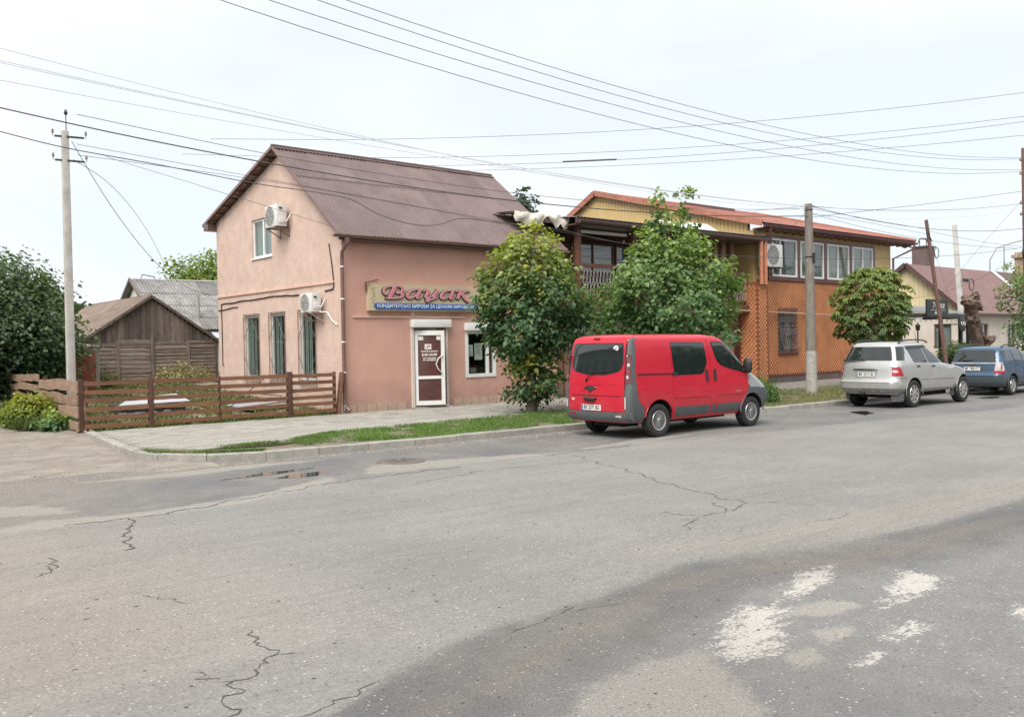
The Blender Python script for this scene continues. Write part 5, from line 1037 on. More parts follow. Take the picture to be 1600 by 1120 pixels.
# ------------------------------------------------------------------ grey slate-roofed house behind
sl = empty('slate_house', (18, 47, .8), 'house with grey corrugated slate roof behind the log shed', 'house')
GS = mat('grey_slate_sheet', (.19, .185, .18), .9, .3, 2, .5, 14, objvar=.22, c2=(.28, .27, .26))
zs_ = lambda y: 5.67-(48-y)*(5.67-3.0)/4.0
yy_ = [44, 44.95, 45.9, 46.85, 48.0]
for i in range(7):
    for (a, b) in zip(yy_, yy_[1:]): d = .03; corr_sheet(14.6+i*1.1, 14.6+(i+1)*1.1+.03, a-.06, zs_(a-.06)+d, b, zs_(b), .17, .05, 'sin').build('slate_sheet', GS, sl)
mb = MB(); mb.add([(14.6, 48, 5.66), (22.3, 48, 5.66), (22.3, 52, 3.0), (14.6, 52, 3.0)], [(0, 1, 2, 3)]); mb.build('rear_slope', GS, sl)
mb = MB(); mb.poly([(44.3, .5), (51.6, .5), (51.6, 3.1), (48, 5.5), (44.3, 3.1)], [], 'YZ', 14.85, 15.1); mb.box(15.1, 44.3, .5, 22.2, 44.5, 3.05); mb.build('wall', mat('white_gable', (.58, .57, .54), .9, .1, 2), sl)
for a, b in (((14.56, 43.9, 2.95), (14.56, 48, 5.70)), ((14.56, 48, 5.70), (14.56, 52.1, 2.95))): mb = MB(); mb.beam(a, b, .05, .16); mb.build('verge_board', PLK, sl)
mb = MB(); mb.cyl((16.9, 44.9, 3.3), (16.9, 44.9, 4.75), .11, 12); mb.build('stove_pipe', MATS['zinc'], sl, 50)
mb = MB(); mb.tube([(15.1, 48, 5.65), (15.2, 48, 5.95), (15.8, 48, 5.85), (15.9, 48, 5.66)], .025, 6); mb.build('aerial_bracket', BLK, sl)
mb = MB(); mb.beam((14.7, 48, 5.72), (22.3, 48, 5.72), .12, .05); mb.build('ridge_board', WHT, sl)
mb = MB(); mb.add([(17.2, 43.3, 2.55), (22, 43.3, 2.55), (22, 44.3, 3.0), (17.2, 44.3, 3.0)], [(0, 1, 2, 3)]); mb.build('pale_porch_roof', mat('pale_blue_sheet', (.42, .47, .52), .5), sl)
# scrap in the yard
hat = empty('covered_stack', (8.0, 25.2, .2), 'low dark boxy stack with a pale metal sheet on top behind the brown fence', 'stack')
mb = MB(); mb.box(7.3, 25.0, .2, 9.0, 26.2, .50); mb.build('base', mat('black_tar', (.03, .03, .032), .7), hat); mb = MB(); mb.add([(7.2, 24.9, .54), (9.1, 24.9, .57), (9.2, 26.3, .72), (7.9, 26.3, .64), (7.2, 24.9, .52), (9.1, 24.9, .55), (9.2, 26.3, .70), (7.9, 26.3, .62)], [(0, 1, 2, 3), (4, 7, 6, 5), (0, 4, 5, 1), (0, 3, 7, 4), (1, 5, 6, 2)]); mb.build('lid', mat('white_sheet', (.42, .44, .47), .5), hat)
for i in range(9): mb = MB(); a = rc.uniform(6.3, 8.9); b = rc.uniform(24.4, 24.9); mb.xbox(Matrix.Translation((a, b, .28)) @ Matrix.Rotation(rc.uniform(0, 3), 4, 'Z') @ Matrix.Rotation(rc.uniform(-.5, .5), 4, 'X'), rc.uniform(.1, .3), .12, .12); mb.build('rubble', mat('rubble_grey', (.16, .15, .14), .9, objvar=.3), hat)
mb = MB(); mb.xbox(Matrix.Translation((11.0, 24.6, .35)) @ Matrix.Rotation(.12, 4, 'X') @ Matrix.Rotation(.3, 4, 'Z'), 1.5, 1.0, .03); tag(mb.build('metal_sheet', mat('blue_grey_sheet', (.30, .32, .36), .5, .1, 2)), 'blue-grey metal sheet lying in the weeds behind the fence', 'metal sheet')
for i, (x, y, sx) in enumerate(((9.6, 24.0, .5), (10.1, 26.3, .4))): mb = MB(); mb.beam((x, y, .3), (x+2.2, y+.4, .42), .12, .04); tag(mb.build('plank', FS), ('old plank lying in the weeds close behind the fence', 'old plank lying farther back in the yard')[i], 'plank')
# ------------------------------------------------------------------ poles
CON = mat('pole_concrete', (.40, .385, .35), .9, .22, 3, .5, 40, c2=(.48, .465, .43), streak=.12)
POC = mat('porcelain', (.25, .2, .18), .3)
p1 = empty('utility_pole', (5.93, 24.6, .2), 'tall square concrete utility pole with two crossarms inside the fence corner', 'utility pole', 'utility poles')
mb = MB(); bx, by = 5.98, 24.6
V = []
for z, h_ in ((.1, .098), (7.55, .08)): V += [(bx-h_, by-h_, z), (bx+h_, by-h_, z), (bx+h_, by+h_, z), (bx-h_, by+h_, z)]
mb.add(V, [(0, 1, 5, 4), (1, 2, 6, 5), (2, 3, 7, 6), (3, 0, 4, 7), (4, 5, 6, 7)]); mb.build('shaft', CON, p1, bevel=.02)
for z in (7.42, 6.82):
    mb = MB(); mb.beam((5.76, 24.68, z-.0), (6.36, 24.34, z-.05), .045, .045); arm = mb.build('crossarm', BLK, p1)
    for t in (.03, .97): q = Vector((5.70, 24.72, z)).lerp(Vector((6.42, 24.30, z-.06)), t); mb = MB(); mb.lathe([(.010, 0), (.010, .07), (.030, .08), (.034, .12), (.022, .13), (.028, .16), (.010, .18)], Matrix.Translation(q), 10); mb.build('insulator', POC, arm, 50)
mb = MB(); mb.cyl((6.0, 24.55, 7.4), (6.0, 24.55, 7.95), .012, 6); mb.lathe([(.03, 7.95), (.05, 8.0), (.02, 8.08)], Matrix.Translation((6.0, 24.55, 0)), 8); mb.build('top_pin', BLK, p1)
p2 = empty('utility_pole', (27.17, 16.75, .1), 'grey round utility pole with whitewashed foot beside the silver car', 'utility pole', 'utility poles')
PG = mat('grey_weathered_pole', (.20, .175, .15), .9, .25, 4, .5, 30, stretch=(3, 3, .8)); LW = mat('peeling_limewash', (.55, .54, .50), .9, .25, 9, c2=(.28, .26, .23))
mb = MB(); mb.tube([(27.17, 16.75, 1.55), (27.15, 16.75, 3.2), (27.13, 16.75, 6.5)], [.175, .16, .125], 14); mb.build('shaft', PG, p2, 60)
mb = MB(); mb.tube([(27.18, 16.75, .05), (27.17, 16.75, 1.56)], [.19, .176], 14); mb.build('limewashed_foot', LW, p2, 60)
mb = MB(); mb.tube([(27.13+.14*math.cos(t), 16.75+.14*math.sin(t), 4.72) for t in np.linspace(0, 2*PI, 13)[:-1]], .02, 5, closed=True); mb.box(27.1, 16.56, 4.5, 27.2, 16.62, 4.85); mb.tube([(27.13+.13*math.cos(t), 16.75+.13*math.sin(t), 6.3) for t in np.linspace(0, 2*PI, 13)[:-1]], .018, 5, closed=True); mb.beam((26.9, 16.7, 6.35), (27.4, 16.7, 6.45), .03, .03); mb.build('clamp', BLK, p2)
p3 = empty('utility_pole', (44.5, 20, 0), 'leaning brown wooden utility pole in front of the cream house', 'utility pole', 'utility poles')
WP = mat('wood_pole', (.17, .10, .085), .9, .25, 4, stretch=(3, 3, .6)); mb = MB(); mb.tube([(44.55, 20, 0), (43.5, 20, 3.8), (42.45, 20, 7.5)], [.10, .09, .08], 12); mb.build('shaft', WP, p3, 60)
mb = MB(); mb.tube([(43.05+.22*math.cos(t), 19.8, 5.95+.26*math.sin(t)) for t in np.linspace(0, 2*PI, 17)[:-1]], .02, 5, closed=True); mb.beam((42.4, 19.9, 6.9), (42.8, 19.9, 6.5), .03, .03); mb.build('cable_coil', BLK, p3)
p4 = empty('utility_pole', (55.6, 24, 0), 'white concrete utility pole standing by the cream house gable', 'utility pole', 'utility poles')
mb = MB(); V = []
for z, h_, x in ((0, .15, 55.75), (8.6, .11, 54.5)): V += [(x-h_, 24-h_, z), (x+h_, 24-h_, z), (x+h_, 24+h_, z), (x-h_, 24+h_, z)]
mb.add(V, [(0, 1, 5, 4), (1, 2, 6, 5), (2, 3, 7, 6), (3, 0, 4, 7), (4, 5, 6, 7)]); mb.build('shaft', mat('white_concrete', (.52, .51, .48), .9, .15, 2, .3, 20), p4, bevel=.03)
mb = MB(); mb.tube([(55.8+.33*math.cos(t), 23.6, 5.05+.36*math.sin(t)) for t in np.linspace(0, 2*PI, 17)[:-1]], .03, 5, closed=True); mb.beam((54.9, 23.7, 5.3), (55.6, 23.7, 5.3), .05, .2); mb.build('cable_coil', BLK, p4)
p5 = empty('utility_pole', (43.45, 16, 0), 'tall utility pole at the right edge carrying the bundle of street cables', 'utility pole', 'utility poles')
mb = MB(); mb.tube([(43.72, 16, 0), (43.42, 16, 10.3)], [.20, .15], 12); mb.build('shaft', WP, p5, 60)
for z in (9.8, 9.2, 7.9, 7.4): mb = MB(); mb.cyl((42.9, 16, z), (43.25, 16, z-.02), .02, 6); mb.lathe([(.02, -.1), (.05, -.06), (.05, .02), (.025, .05)], Matrix.Translation((42.92, 16, z-.05)), 8); mb.build('insulator', POC, p5, 50)
mb = MB()
for r_, zz in ((.22, 6.05), (.30, 5.6), (.26, 5.55)): mb.tube([(43.0+r_*math.cos(t), 15.85-.03*r_, zz+r_*1.1*math.sin(t)) for t in np.linspace(0, 2*PI, 17)[:-1]], .05 if r_ > .25 else .018, 6, closed=True)
for k in range(7): mb.cyl((42.95+.05*k, 15.9, 6.2+.07*k), (43.1+.05*k, 15.9, 6.25+.06*k), .03, 5)
mb.build('cable_coil', BLK, p5)
mst = empty('antenna_mast', (92.5, 36.2, 0), 'thin metal antenna mast rising behind the old slate roof', 'mast'); mb = MB(); mb.tube([(92.9, 36.3, 0), (91.9, 35.8, 10.5)], [.07, .05], 6); mb.build('tube', mat('grey_steel', (.3, .3, .3), .5), mst); mb = MB(); mb.beam((92.0, 35.8, 9.1), (91.4, 35.4, 7.7), .04, .04); mb.build('stay', BLK, mst)
sl_ = empty('street_lamp', (94, 38, 0), 'slender curved street lamp arm rising behind the brick chimney', 'street lamp')
mb = MB(); mb.tube([(94.2, 38.05, 0), (94.2, 38.05, 9.5), (94.5, 37.5, 10.7), (95.9, 36.5, 11.2), (97.7, 35.4, 11.7)], .07, 6); mb.build('arm', MATS['grey_steel'], sl_, 60)
# ------------------------------------------------------------------ cars
def paint(name, c, metal=.0, rough=.28, dirt=.25):
    m = mat(name, c, rough, .05, 1.5, metal=metal, coat=.3, spec=.4); nt = m.node_tree; N = nt.nodes; L = nt.links; b = N['Principled BSDF']
    tc = N.new('ShaderNodeTexCoord'); sp = N.new('ShaderNodeSeparateXYZ'); L.new(tc.outputs['Object'], sp.inputs[0]); r = N.new('ShaderNodeMapRange'); r.inputs[1].default_value = 1.1; r.inputs[2].default_value = .25; r.inputs[3].default_value = .04; r.inputs[4].default_value = dirt
    L.new(sp.outputs[2], r.inputs[0]); n = N.new('ShaderNodeTexNoise'); n.inputs['Scale'].default_value = 5; n.inputs['Detail'].default_value = 7; L.new(tc.outputs['Object'], n.inputs['Vector'])
    k = N.new('ShaderNodeMath'); k.operation = 'MULTIPLY'; L.new(r.outputs[0], k.inputs[0]); q = N.new('ShaderNodeMapRange'); q.inputs[1].default_value = .35; q.inputs[2].default_value = .65; L.new(n.outputs['Fac'], q.inputs[0]); L.new(q.outputs[0], k.inputs[1])
    x = N.new('ShaderNodeMixRGB'); L.new(k.outputs[0], x.inputs[0]); old = b.inputs['Base Color'].links[0].from_socket; L.new(old, x.inputs[1]); x.inputs[2].default_value = (.16, .14, .12, 1); L.new(x.outputs[0], b.inputs['Base Color'])
    rr = N.new('ShaderNodeMapRange'); rr.inputs[3].default_value = rough; rr.inputs[4].default_value = .75; L.new(k.outputs[0], rr.inputs[0]); L.new(rr.outputs[0], b.inputs['Roughness'])
    return m
CG = mat('car_glass', (.014, .02, .020), .03, .1, 1, spec=.75, coat=.4); RUB = mat('rubber', (.02, .02, .021), .8, .3, 8); PLAS = mat('grey_cladding', (.082, .09, .094), .62, .15, 3, .15, 90)
ALU = mat('alloy', (.50, .50, .50), .32, .1, 4, metal=.7); LAMP = mat('red_lamp', (.32, .012, .02), .12, .2, 3, spec=.7, coat=.5); LAMPW = mat('clear_lamp', (.50, .42, .42), .12, .2, 6, coat=.5); LAMPD = mat('smoked_lamp', (.12, .035, .04), .2, .3, 5, coat=.5)
UND = mat('underbody', (.012, .012, .012), .9); PLT = mat('plate_white', (.68, .68, .64), .5); INK = mat('plate_ink', (.02, .02, .03), .5); CHR = mat('chrome', (.6, .6, .6), .12, metal=1)
class Shell:
    def __init__(s, keys, rc, fc, cr, cf, barrel):
        s.rc, s.fc, s.cr, s.cf, s.b = rc, fc, cr, cf, barrel; K_ = np.array(keys, float); out = []
        for i in range(len(K_)-1):
            p0, p1, p2, p3 = K_[max(0, i-1)], K_[i], K_[i+1], K_[min(len(K_)-1, i+2)]
            n = max(2, int(np.abs(p2-p1).max()/.05))
            for k in range(n):
                t = k/n; c = .5*((2*p1)+(-p0+p2)*t+(2*p0-5*p1+4*p2-p3)*t*t+(-p0+3*p1-3*p2+p3)*t**3); l = p1*(1-t)+p2*t; v = .55*c+.45*l; v[0] = l[0]; out.append(v)
        out.append(K_[-1]); s.T = np.array(out)
    def at(s, z): return [float(np.interp(z, s.T[:, 0], s.T[:, i])) for i in (1, 2, 3)]
    def _side(s, x, xr, xf, w):
        xm, hl = (xr+xf)/2, (xf-xr)/2; u = (x-xm)/hl; rc = min(s.rc, w*.8, hl*.4); fc = min(s.fc, w*.8, hl*.6); h = w-s.b*u*u
        d = x-xr-s.cr
        if d < rc: h -= rc-math.sqrt(max(0, rc*rc-(rc-max(d, 0))**2))
        d = xf-x-s.cf
        if d < fc: h -= fc-math.sqrt(max(0, fc*fc-(fc-max(d, 0))**2))
        return h
    def side(s, x, z): return s._side(x, *s.at(z))
    def _end(s, y, w, r, c):
        wb = w-s.b; r = min(r, w*.8); y = abs(y); e = wb-y; o = c*(y/wb)**2
        if e < r: o += r-math.sqrt(max(0, r*r-(r-max(e, 0))**2))
        return o
    def rear(s, y, z): xr, xf, w = s.at(z); return xr+s._end(y, w, s.rc, s.cr)
    def front(s, y, z): xr, xf, w = s.at(z); return xf-s._end(y, w, s.fc, s.cf)
    def loop(s, xr, xf, w):
        rc = min(s.rc, w*.8); fc = min(s.fc, w*.8, (xf-xr)*.3); wb = w-s.b; H = []
        rc = min(rc, (xf-xr)*.3); yl = [(wb-rc)*t for t in (0, .25, .5, .75, .97)]+[wb-rc*q for q in (.95, .7, .45, .293)]
        H += [(xr+s._end(y, w, s.rc, s.cr), y) for y in yl]
        xa = [xr+s.cr+rc*q for q in (.45, .7, .95)]; n = 44; a, b = xr+s.cr+rc*1.05, xf-s.cf-fc*1.05; xa += [a+(b-a)*i/n for i in range(n+1)]+[xf-s.cf-fc*q for q in (.95, .7, .45)]
        H += [(x, s._side(x, xr, xf, w)) for x in xa]
        yf = [0, wb*.15 if wb*.15 < (wb-fc)*.6 else (wb-fc)*.3, (wb-fc)*.6, (wb-fc)] + [wb-fc*q for q in (.7, .45, .293)]
        H += [(xf-s._end(y, w, s.fc, s.cf), y) for y in yf[::-1]]
        return H+[(x, -y) for x, y in H[::-1][1:-1]]
    def mesh(s, name, mats, fm, parent, cuts, cutmat=1):
        L_ = [s.loop(*r[1:]) for r in s.T]; n = len(L_[0]); V = [(x, y, r[0]) for r, lp in zip(s.T, L_) for x, y in lp]; F = []; MI = []
        for j in range(len(L_)-1):
            for i in range(n):
                q = (j*n+i, j*n+(i+1) % n, (j+1)*n+(i+1) % n, (j+1)*n+i); F.append(q[::-1]); c = np.mean([V[k] for k in q], 0); MI.append(fm(*c))
        k = (len(L_)-1)*n; F.append(tuple(range(n))); MI.append(cutmat); F.append(tuple(range(k, k+n))[::-1]); MI.append(fm(0, 0, s.T[-1][0]))
        me = bpy.data.meshes.new(name); me.from_pydata(V, [], F); me.polygons.foreach_set('material_index', MI); me.update()
        for m in mats: me.materials.append(m)
        bm = bmesh.new(); bm.from_mesh(me); bmesh.ops.recalc_face_normals(bm, faces=bm.faces); bm.to_mesh(me); bm.free()
        o = bpy.data.objects.new(name, me); COL.objects.link(o)
        cb = MB()
        for (x, z, r, sy) in cuts:
            m_ = Matrix(((1, 0, 0, x), (0, 0, sy, 0), (0, 1, 0, z), (0, 0, 0, 1))); cb.lathe([(.001, .52), (r, .52), (r, 1.3), (.001, 1.3)], m_, 40)
        cm = bpy.data.meshes.new('c'); cm.from_pydata(cb.v, [], cb.f)
        for m in mats: cm.materials.append(m)
        cm.polygons.foreach_set('material_index', [cutmat]*len(cm.polygons)); bm = bmesh.new(); bm.from_mesh(cm); bmesh.ops.remove_doubles(bm, verts=bm.verts, dist=.003); bmesh.ops.recalc_face_normals(bm, faces=bm.faces); bm.to_mesh(cm); bm.free()
        co = bpy.data.objects.new('c', cm); COL.objects.link(co); md = o.modifiers.new('b', 'BOOLEAN'); md.operation = 'DIFFERENCE'; md.object = co; md.solver = 'EXACT'
        dg = bpy.context.evaluated_depsgraph_get(); dg.update(); res = bpy.data.meshes.new_from_object(o.evaluated_get(dg)); bpy.data.objects.remove(o); bpy.data.objects.remove(co)
        res.name = name; res.polygons.foreach_set('use_smooth', [True]*len(res.polygons)); res.set_sharp_from_angle(angle=math.radians(38))
        ob = bpy.data.objects.new(name, res); COL.objects.link(ob); ob.parent = parent; ORG[ob.name] = org(parent); return ob
    def patch(s, kind, poly, off, th, name, m, parent, sgn_=-1, grid=.09, smooth=True):
        bm = bmesh.new(); vs_ = [bm.verts.new((a, b, 0)) for a, b in poly]; bm.faces.new(vs_)
        for ax in (0, 1):
            lo = min(p[ax] for p in poly); hi = max(p[ax] for p in poly); q = math.ceil(lo/grid)*grid
            while q < hi:
                no = (1, 0, 0) if ax == 0 else (0, 1, 0); co = (q, 0, 0) if ax == 0 else (0, q, 0)
                bmesh.ops.bisect_plane(bm, geom=bm.verts[:]+bm.edges[:]+bm.faces[:], plane_co=co, plane_no=no, dist=1e-5); q += grid
        bmesh.ops.triangulate(bm, faces=bm.faces[:]); bound = [e_ for e_ in bm.edges if e_.is_boundary]
        def mp_(u, v, o):
            if kind == 'side': return (u, sgn_*(s.side(u, v)+o), v)
            if kind == 'rear': return (s.rear(u, v)-o, u, v)
            return (s.front(u, v)+o, u, v)
        r = bmesh.ops.extrude_edge_only(bm, edges=bound); nv = set(g_ for g_ in r['geom'] if isinstance(g_, bmesh.types.BMVert))
        for v in bm.verts: v.co = mp_(v.co.x, v.co.y, off-th if v in nv else off)
        bmesh.ops.recalc_face_normals(bm, faces=bm.faces)
        out = {'side': Vector((0, sgn_, 0)), 'rear': Vector((-1, 0, 0)), 'front': Vector((1, 0, 0))}[kind]
        if sum((f.normal.dot(out)*f.calc_area() for f in bm.faces)) < 0: bmesh.ops.reverse_faces(bm, faces=bm.faces)
        me = bpy.data.meshes.new(name); bm.to_mesh(me); bm.free(); o = finish(me, name, m, parent, 40 if smooth else None); return o
def rp_(pts, r, n=4):
    out = []; k = len(pts)
    for i in range(k):
        p = Vector(pts[i]); a = Vector(pts[i-1]); b = Vector(pts[(i+1) % k]); rr = r[i] if isinstance(r, (list, tuple)) else r
        rr = min(rr, (a-p).length*.45, (b-p).length*.45)
        if rr < .003: out.append(tuple(p)); continue
        u = p+(a-p).normalized()*rr; v = p+(b-p).normalized()*rr
        for j in range(n+1): t = j/n; q = u*(1-t)**2+p*2*t*(1-t)+v*t*t; out.append((q.x, q.y))
    return out
def arc(cx_, cz, r, a0, a1, n=14): return [(cx_+r*math.cos(math.radians(a0+(a1-a0)*i/n)), cz+r*math.sin(math.radians(a0+(a1-a0)*i/n))) for i in range(n+1)]
def wheel(parent, x, y, r, wd, nsp, style, label=None):
    """outer face towards sign(y)"""
    s = 1 if y > 0 else -1; M = Matrix(((1, 0, 0, x), (0, 0, s, y), (0, 1, 0, r), (0, 0, 0, 1)))
    ri = r*(.66 if style != 'multi' else .62)
    mb = MB(); mb.lathe([(.001, -wd*.3), (ri, -wd*.3), (ri, -.03)], M, 32); mb.lathe([(.001, -.055), (ri*.9, -.055)], M, 24); wh_ = mb.build('wheel', UND, parent, 40)
    mb = MB(); mb.lathe([(ri-.005, -wd*.9), (r*.93, -wd*.95), (r*.985, -wd*.85), (r, -wd*.7), (r, -wd*.25), (r*.985, -wd*.08), (r*.93, .0), (r*.80, .008), (ri+.01, -.004), (ri-.004, -.015)], M, 44)
    for k in range(60): a = k*2*PI/60; mb.beam(M @ Vector((r*.975*math.cos(a), r*.975*math.sin(a), -.03)), M @ Vector((r*1.002*math.cos(a+.05), r*1.002*math.sin(a+.05), -.07)), .012, .01)
    mb.build('tyre', RUB, wh_, 50)
    mb = MB(); mb.lathe([(ri-.002, -.02), (ri-.012, .0), (ri-.03, -.006), (ri-.035, -.05)], M, 44)
    for k in range(nsp):
        a = k*2*PI/nsp; c_, s_ = math.cos(a), math.sin(a); ra_, rb_ = ri*.18, ri-.02; w0, w1 = {'multi': (.012, .030), 'five': (.040, .050), 'blade': (.030, .042)}[style]; px, py = -s_, c_
        zc0, zc1 = (-.012, -.012) if style == 'multi' else (-.004, -.012)
        P = [(c_*ra_+px*w0, s_*ra_+py*w0), (c_*ra_-px*w0, s_*ra_-py*w0), (c_*rb_-px*w1*.8, s_*rb_-py*w1*.8), (c_*rb_+px*w1*.8, s_*rb_+py*w1*.8)]
        if style == 'multi': P = [(c_*ra_+px*.005, s_*ra_+py*.005), (c_*ra_-px*.005, s_*ra_-py*.005), (c_*rb_-px*.0075, s_*rb_-py*.0075), (c_*rb_+px*.0075, s_*rb_+py*.0075)]
        hs = [zc0, zc0, zc1, zc1]; mb.add([M @ Vector((p[0], p[1], h_)) for p, h_ in zip(P, hs)]+[M @ Vector((p[0], p[1], h_-.03)) for p, h_ in zip(P, hs)], [(0, 1, 2, 3), (0, 4, 5, 1), (1, 5, 6, 2), (2, 6, 7, 3), (3, 7, 4, 0)])
    mb.lathe([(.001, .008), (ri*.14, .006), (ri*.2, -.005), (ri*.22, -.03)], M, 20); mb.build('rim', ALU, wh_, 35)
    mb = MB(); mb.lathe([(.001, .0105), (ri*.1, .0095), (ri*.11, .005)], M, 16); mb.build('hub_cap', BLK, wh_, 40)
def plate(parent, sh, x, yc, zc_2, txt, w_=.5, h_=.11, blue=True, back=.01):
    mb = MB(); mb.box(x-.012, yc-w_/2, zc_2-h_/2, x-.002, yc+w_/2, zc_2+h_/2); pl = mb.build('licence_plate', PLT, parent)
    mb = MB(); mb.box(x-.0135, yc+w_/2-.042, zc_2-h_/2+.006, x-.0122, yc+w_/2-.006, zc_2+h_/2-.006); mb.build('plate_band', mat('plate_blue', (.03, .08, .3), .5), pl)
    text('lettering', txt, pl, INK, org(parent)+Vector((x-.014, yc-.018, zc_2)), (0, -1, 0), (0, 0, 1), .115, w_-.10, bold=.003, ext=.0008)
_MB = MB
class LMB(MB):     # builder in a car's own coordinates
    def build(s, name, mats, parent=None, angle=None, bevel=0):
        o_ = org(parent); s.v = [(v[0]+o_.x, v[1]+o_.y, v[2]+o_.z) for v in s.v]; return _MB.build(s, name, mats, parent, angle, None, bevel)
def on_car(): globals()['MB'] = LMB
def off_car(): globals()['MB'] = _MB
# ---- red van
VR = paint('van_red', (.48, .010, .030), rough=.32, dirt=.22); VS = paint('van_silver', (.40, .42, .43), .3, .4, .2)
on_car()
van = empty('delivery_van', (14.08, 13.10, 0), 'red delivery van with grey plastic corners parked at the kerb, rear towards the camera', 'van')
van.rotation_euler = (0, 0, math.radians(-.8))
sh = Shell([(.33, -.84, 3.80, .88), (.44, -.90, 3.96, .935), (.62, -.91, 4.04, .965), (.80, -.91, 4.02, .975), (.95, -.90, 3.88, .975), (1.08, -.89, 3.70, .965), (1.20, -.88, 3.50, .955), (1.30, -.87, 3.32, .945), (1.45, -.855, 3.12, .93), (1.66, -.83, 2.90, .91), (1.88, -.80, 2.64, .88), (2.00, -.77, 2.46, .85), (2.06, -.73, 2.30, .80), (2.10, -.65, 2.00, .68), (2.12, -.50, 1.4, .45), (2.125, -.2, .7, .15)], .09, .26, .04, .20, .02)
def vfm(x, y, z):
    if x > 2.98 and z < 1.30: return 3 if z < .84 else 2
    if z < 2.06 and x < sh.at(z)[0]+.235 and abs(y) > .80: return 3
    return 0
sh.mesh('body', [VR, UND, VS, PLAS], vfm, van, [(0, .36, .42, 1), (0, .36, .42, -1), (3.10, .36, .42, 1), (3.10, .36, .42, -1)])
for s_ in (-1, 1):
    ra_ = arc(0, .36, .425, 42, 176, 16)
    rpan = [(.385, .60), (.385, .70)]; rpan = [(ra_[0][0], ra_[0][1])]+ra_[1:]  # arch from front to back
    side_panel = [(.40, 1.98), (.40, .45), (.415, .42)]+arc(0, .36, .43, 9, 152, 16)+[(-.46, .64), (-.635, .80), (-.64, 1.05), (-.60, 2.0)]
    sh.patch('side', side_panel, .007, .02, 'side_panel', VR, van, s_)
    sh.patch('side', [(-.80, 1.03), (-.66, 1.03), (-.64, .80), (-.46, .62), (-.43, .46), (-.44, .35), (-.80, .35)], .012, .02, 'corner_bumper', PLAS, van, s_, grid=.05)
    sh.patch('side', rp_([(-.845, 1.70), (-.78, 1.70), (-.78, 1.14), (-.865, 1.14)], .02), .010, .012, 'tail_lamp', LAMPD, van, s_, grid=.03)
    sh.patch('side', rp_([(.42, 2.0), (1.60, 1.99), (1.60, .47), (.47, .47), (.44, .62), (.42, .9)], .03), .008, .02, 'sliding_door', VR, van, s_)
    sh.patch('side', rp_([(1.635, 2.02), (2.15, 2.01), (2.48, 1.82), (2.92, 1.43), (2.97, .92), (2.90, .72), (2.76, .50), (2.74, .44), (1.85, .44), (1.80, .62), (1.80, 1.0), (1.69, 1.30)], .03), .008, .02, 'front_door', VR, van, s_, grid=.05)
    w1 = rp_([(.44, 1.93), (1.50, 1.92), (1.555, 1.50), (1.40, 1.26), (.47, 1.26)], [.05, .06, .08, .1, .05])
    sh.patch('side', [(a+(.95-a)*-.02, b+(b-1.6)*.035) for a, b in w1], .010, .01, 'window_rubber', BLK, van, s_); sh.patch('side', w1, .014, .006, 'sliding_window', CG, van, s_)
    w2 = rp_([(1.76, 1.93), (2.14, 1.92), (2.34, 1.82), (2.78, 1.47), (2.83, 1.25), (2.10, 1.40), (1.90, 1.52)], [.05, .06, .05, .03, .02, .1, .1])
    sh.patch('side', [(a+(a-2.3)*.04, b+(b-1.6)*.05) for a, b in w2], .014, .01, 'window_rubber', BLK, van, s_, grid=.04); sh.patch('side', w2, .020, .006, 'door_window', CG, van, s_, grid=.04)
    sh.patch('side', [(2.395, 1.74), (2.42, 1.72), (2.47, 1.30), (2.445, 1.30)], .022, .006, 'window_divider', BLK, van, s_)
    sh.patch('side', [(.50, .60), (1.58, .59), (1.58, .40), (.50, .40)], .018, .015, 'sill_trim', PLAS, van, s_); sh.patch('side', [(1.84, .59), (2.70, .58), (2.66, .40), (1.84, .40)], .018, .015, 'sill_trim', PLAS, van, s_); sh.patch('side', [(1.66, .59), (1.80, .59), (1.80, .40), (1.66, .40)], .014, .015, 'sill_trim', PLAS, van, s_)
    for a, b in ((.46, 1.58), (1.83, 2.90)): sh.patch('side', [(a, .81), (b, .80), (b, .775), (a, .785)], .020, .014, 'rub_strip', VR, van, s_)
    sh.patch('side', [(-.62, 1.325), (.50, 1.305), (.50, 1.275), (-.62, 1.295)], .0155, .012, 'door_rail', BLK, van, s_); sh.patch('side', rp_([(.42, 1.32), (.56, 1.32), (.56, 1.25), (.42, 1.25)], .02), .024, .02, 'rail_guide', BLK, van, s_)
    for a in (1.52, 1.80): sh.patch('side', rp_([(a-.04, 1.35), (a+.04, 1.35), (a+.04, 1.09), (a-.04, 1.09)], .035), .022, .02, 'door_handle', BLK, van, s_, grid=.03)
    sh.patch('side', rp_([(2.98, .96), (3.05, .90), (3.35, .90), (3.62, .78), (3.66, .45), (3.56, .36)]+arc(3.10, .36, .43, 0, 110, 12)+[(2.95, .84)], 0.0), .010, .02, 'front_fender_trim', PLAS, van, s_, grid=.06)
    sh.patch('side', [(2.50, .845), (2.68, .845), (2.68, .83), (2.50, .83)], .0125, .004, 'badge', ALU, van, s_)
    mb = MB(); y = s_*(sh.side(2.86, 1.38)+.10); mb.lathe([(.001, -.13), (.07, -.12), (.10, -.06), (.105, .05), (.07, .13), (.001, .14)], Matrix.Translation((2.88, y+s_*.02, 1.38)) @ Matrix.Diagonal((.75, 1.1, 1.25, 1)), 16); mb.beam((2.84, s_*sh.side(2.84, 1.3), 1.30), (2.88, y, 1.32), .08, .06); mb.build('mirror', BLK, van, 60)
    mb = MB(); mb.tube([(3.10+.425*math.cos(math.radians(a)), s_*(sh.side(min(3.5, 3.10+.42*math.cos(math.radians(a))), .6)+.006), .36+.425*math.sin(math.radians(a))) for a in range(0, 181, 12)], .018, 6); mb.build('arch_lip', PLAS, van, 60)
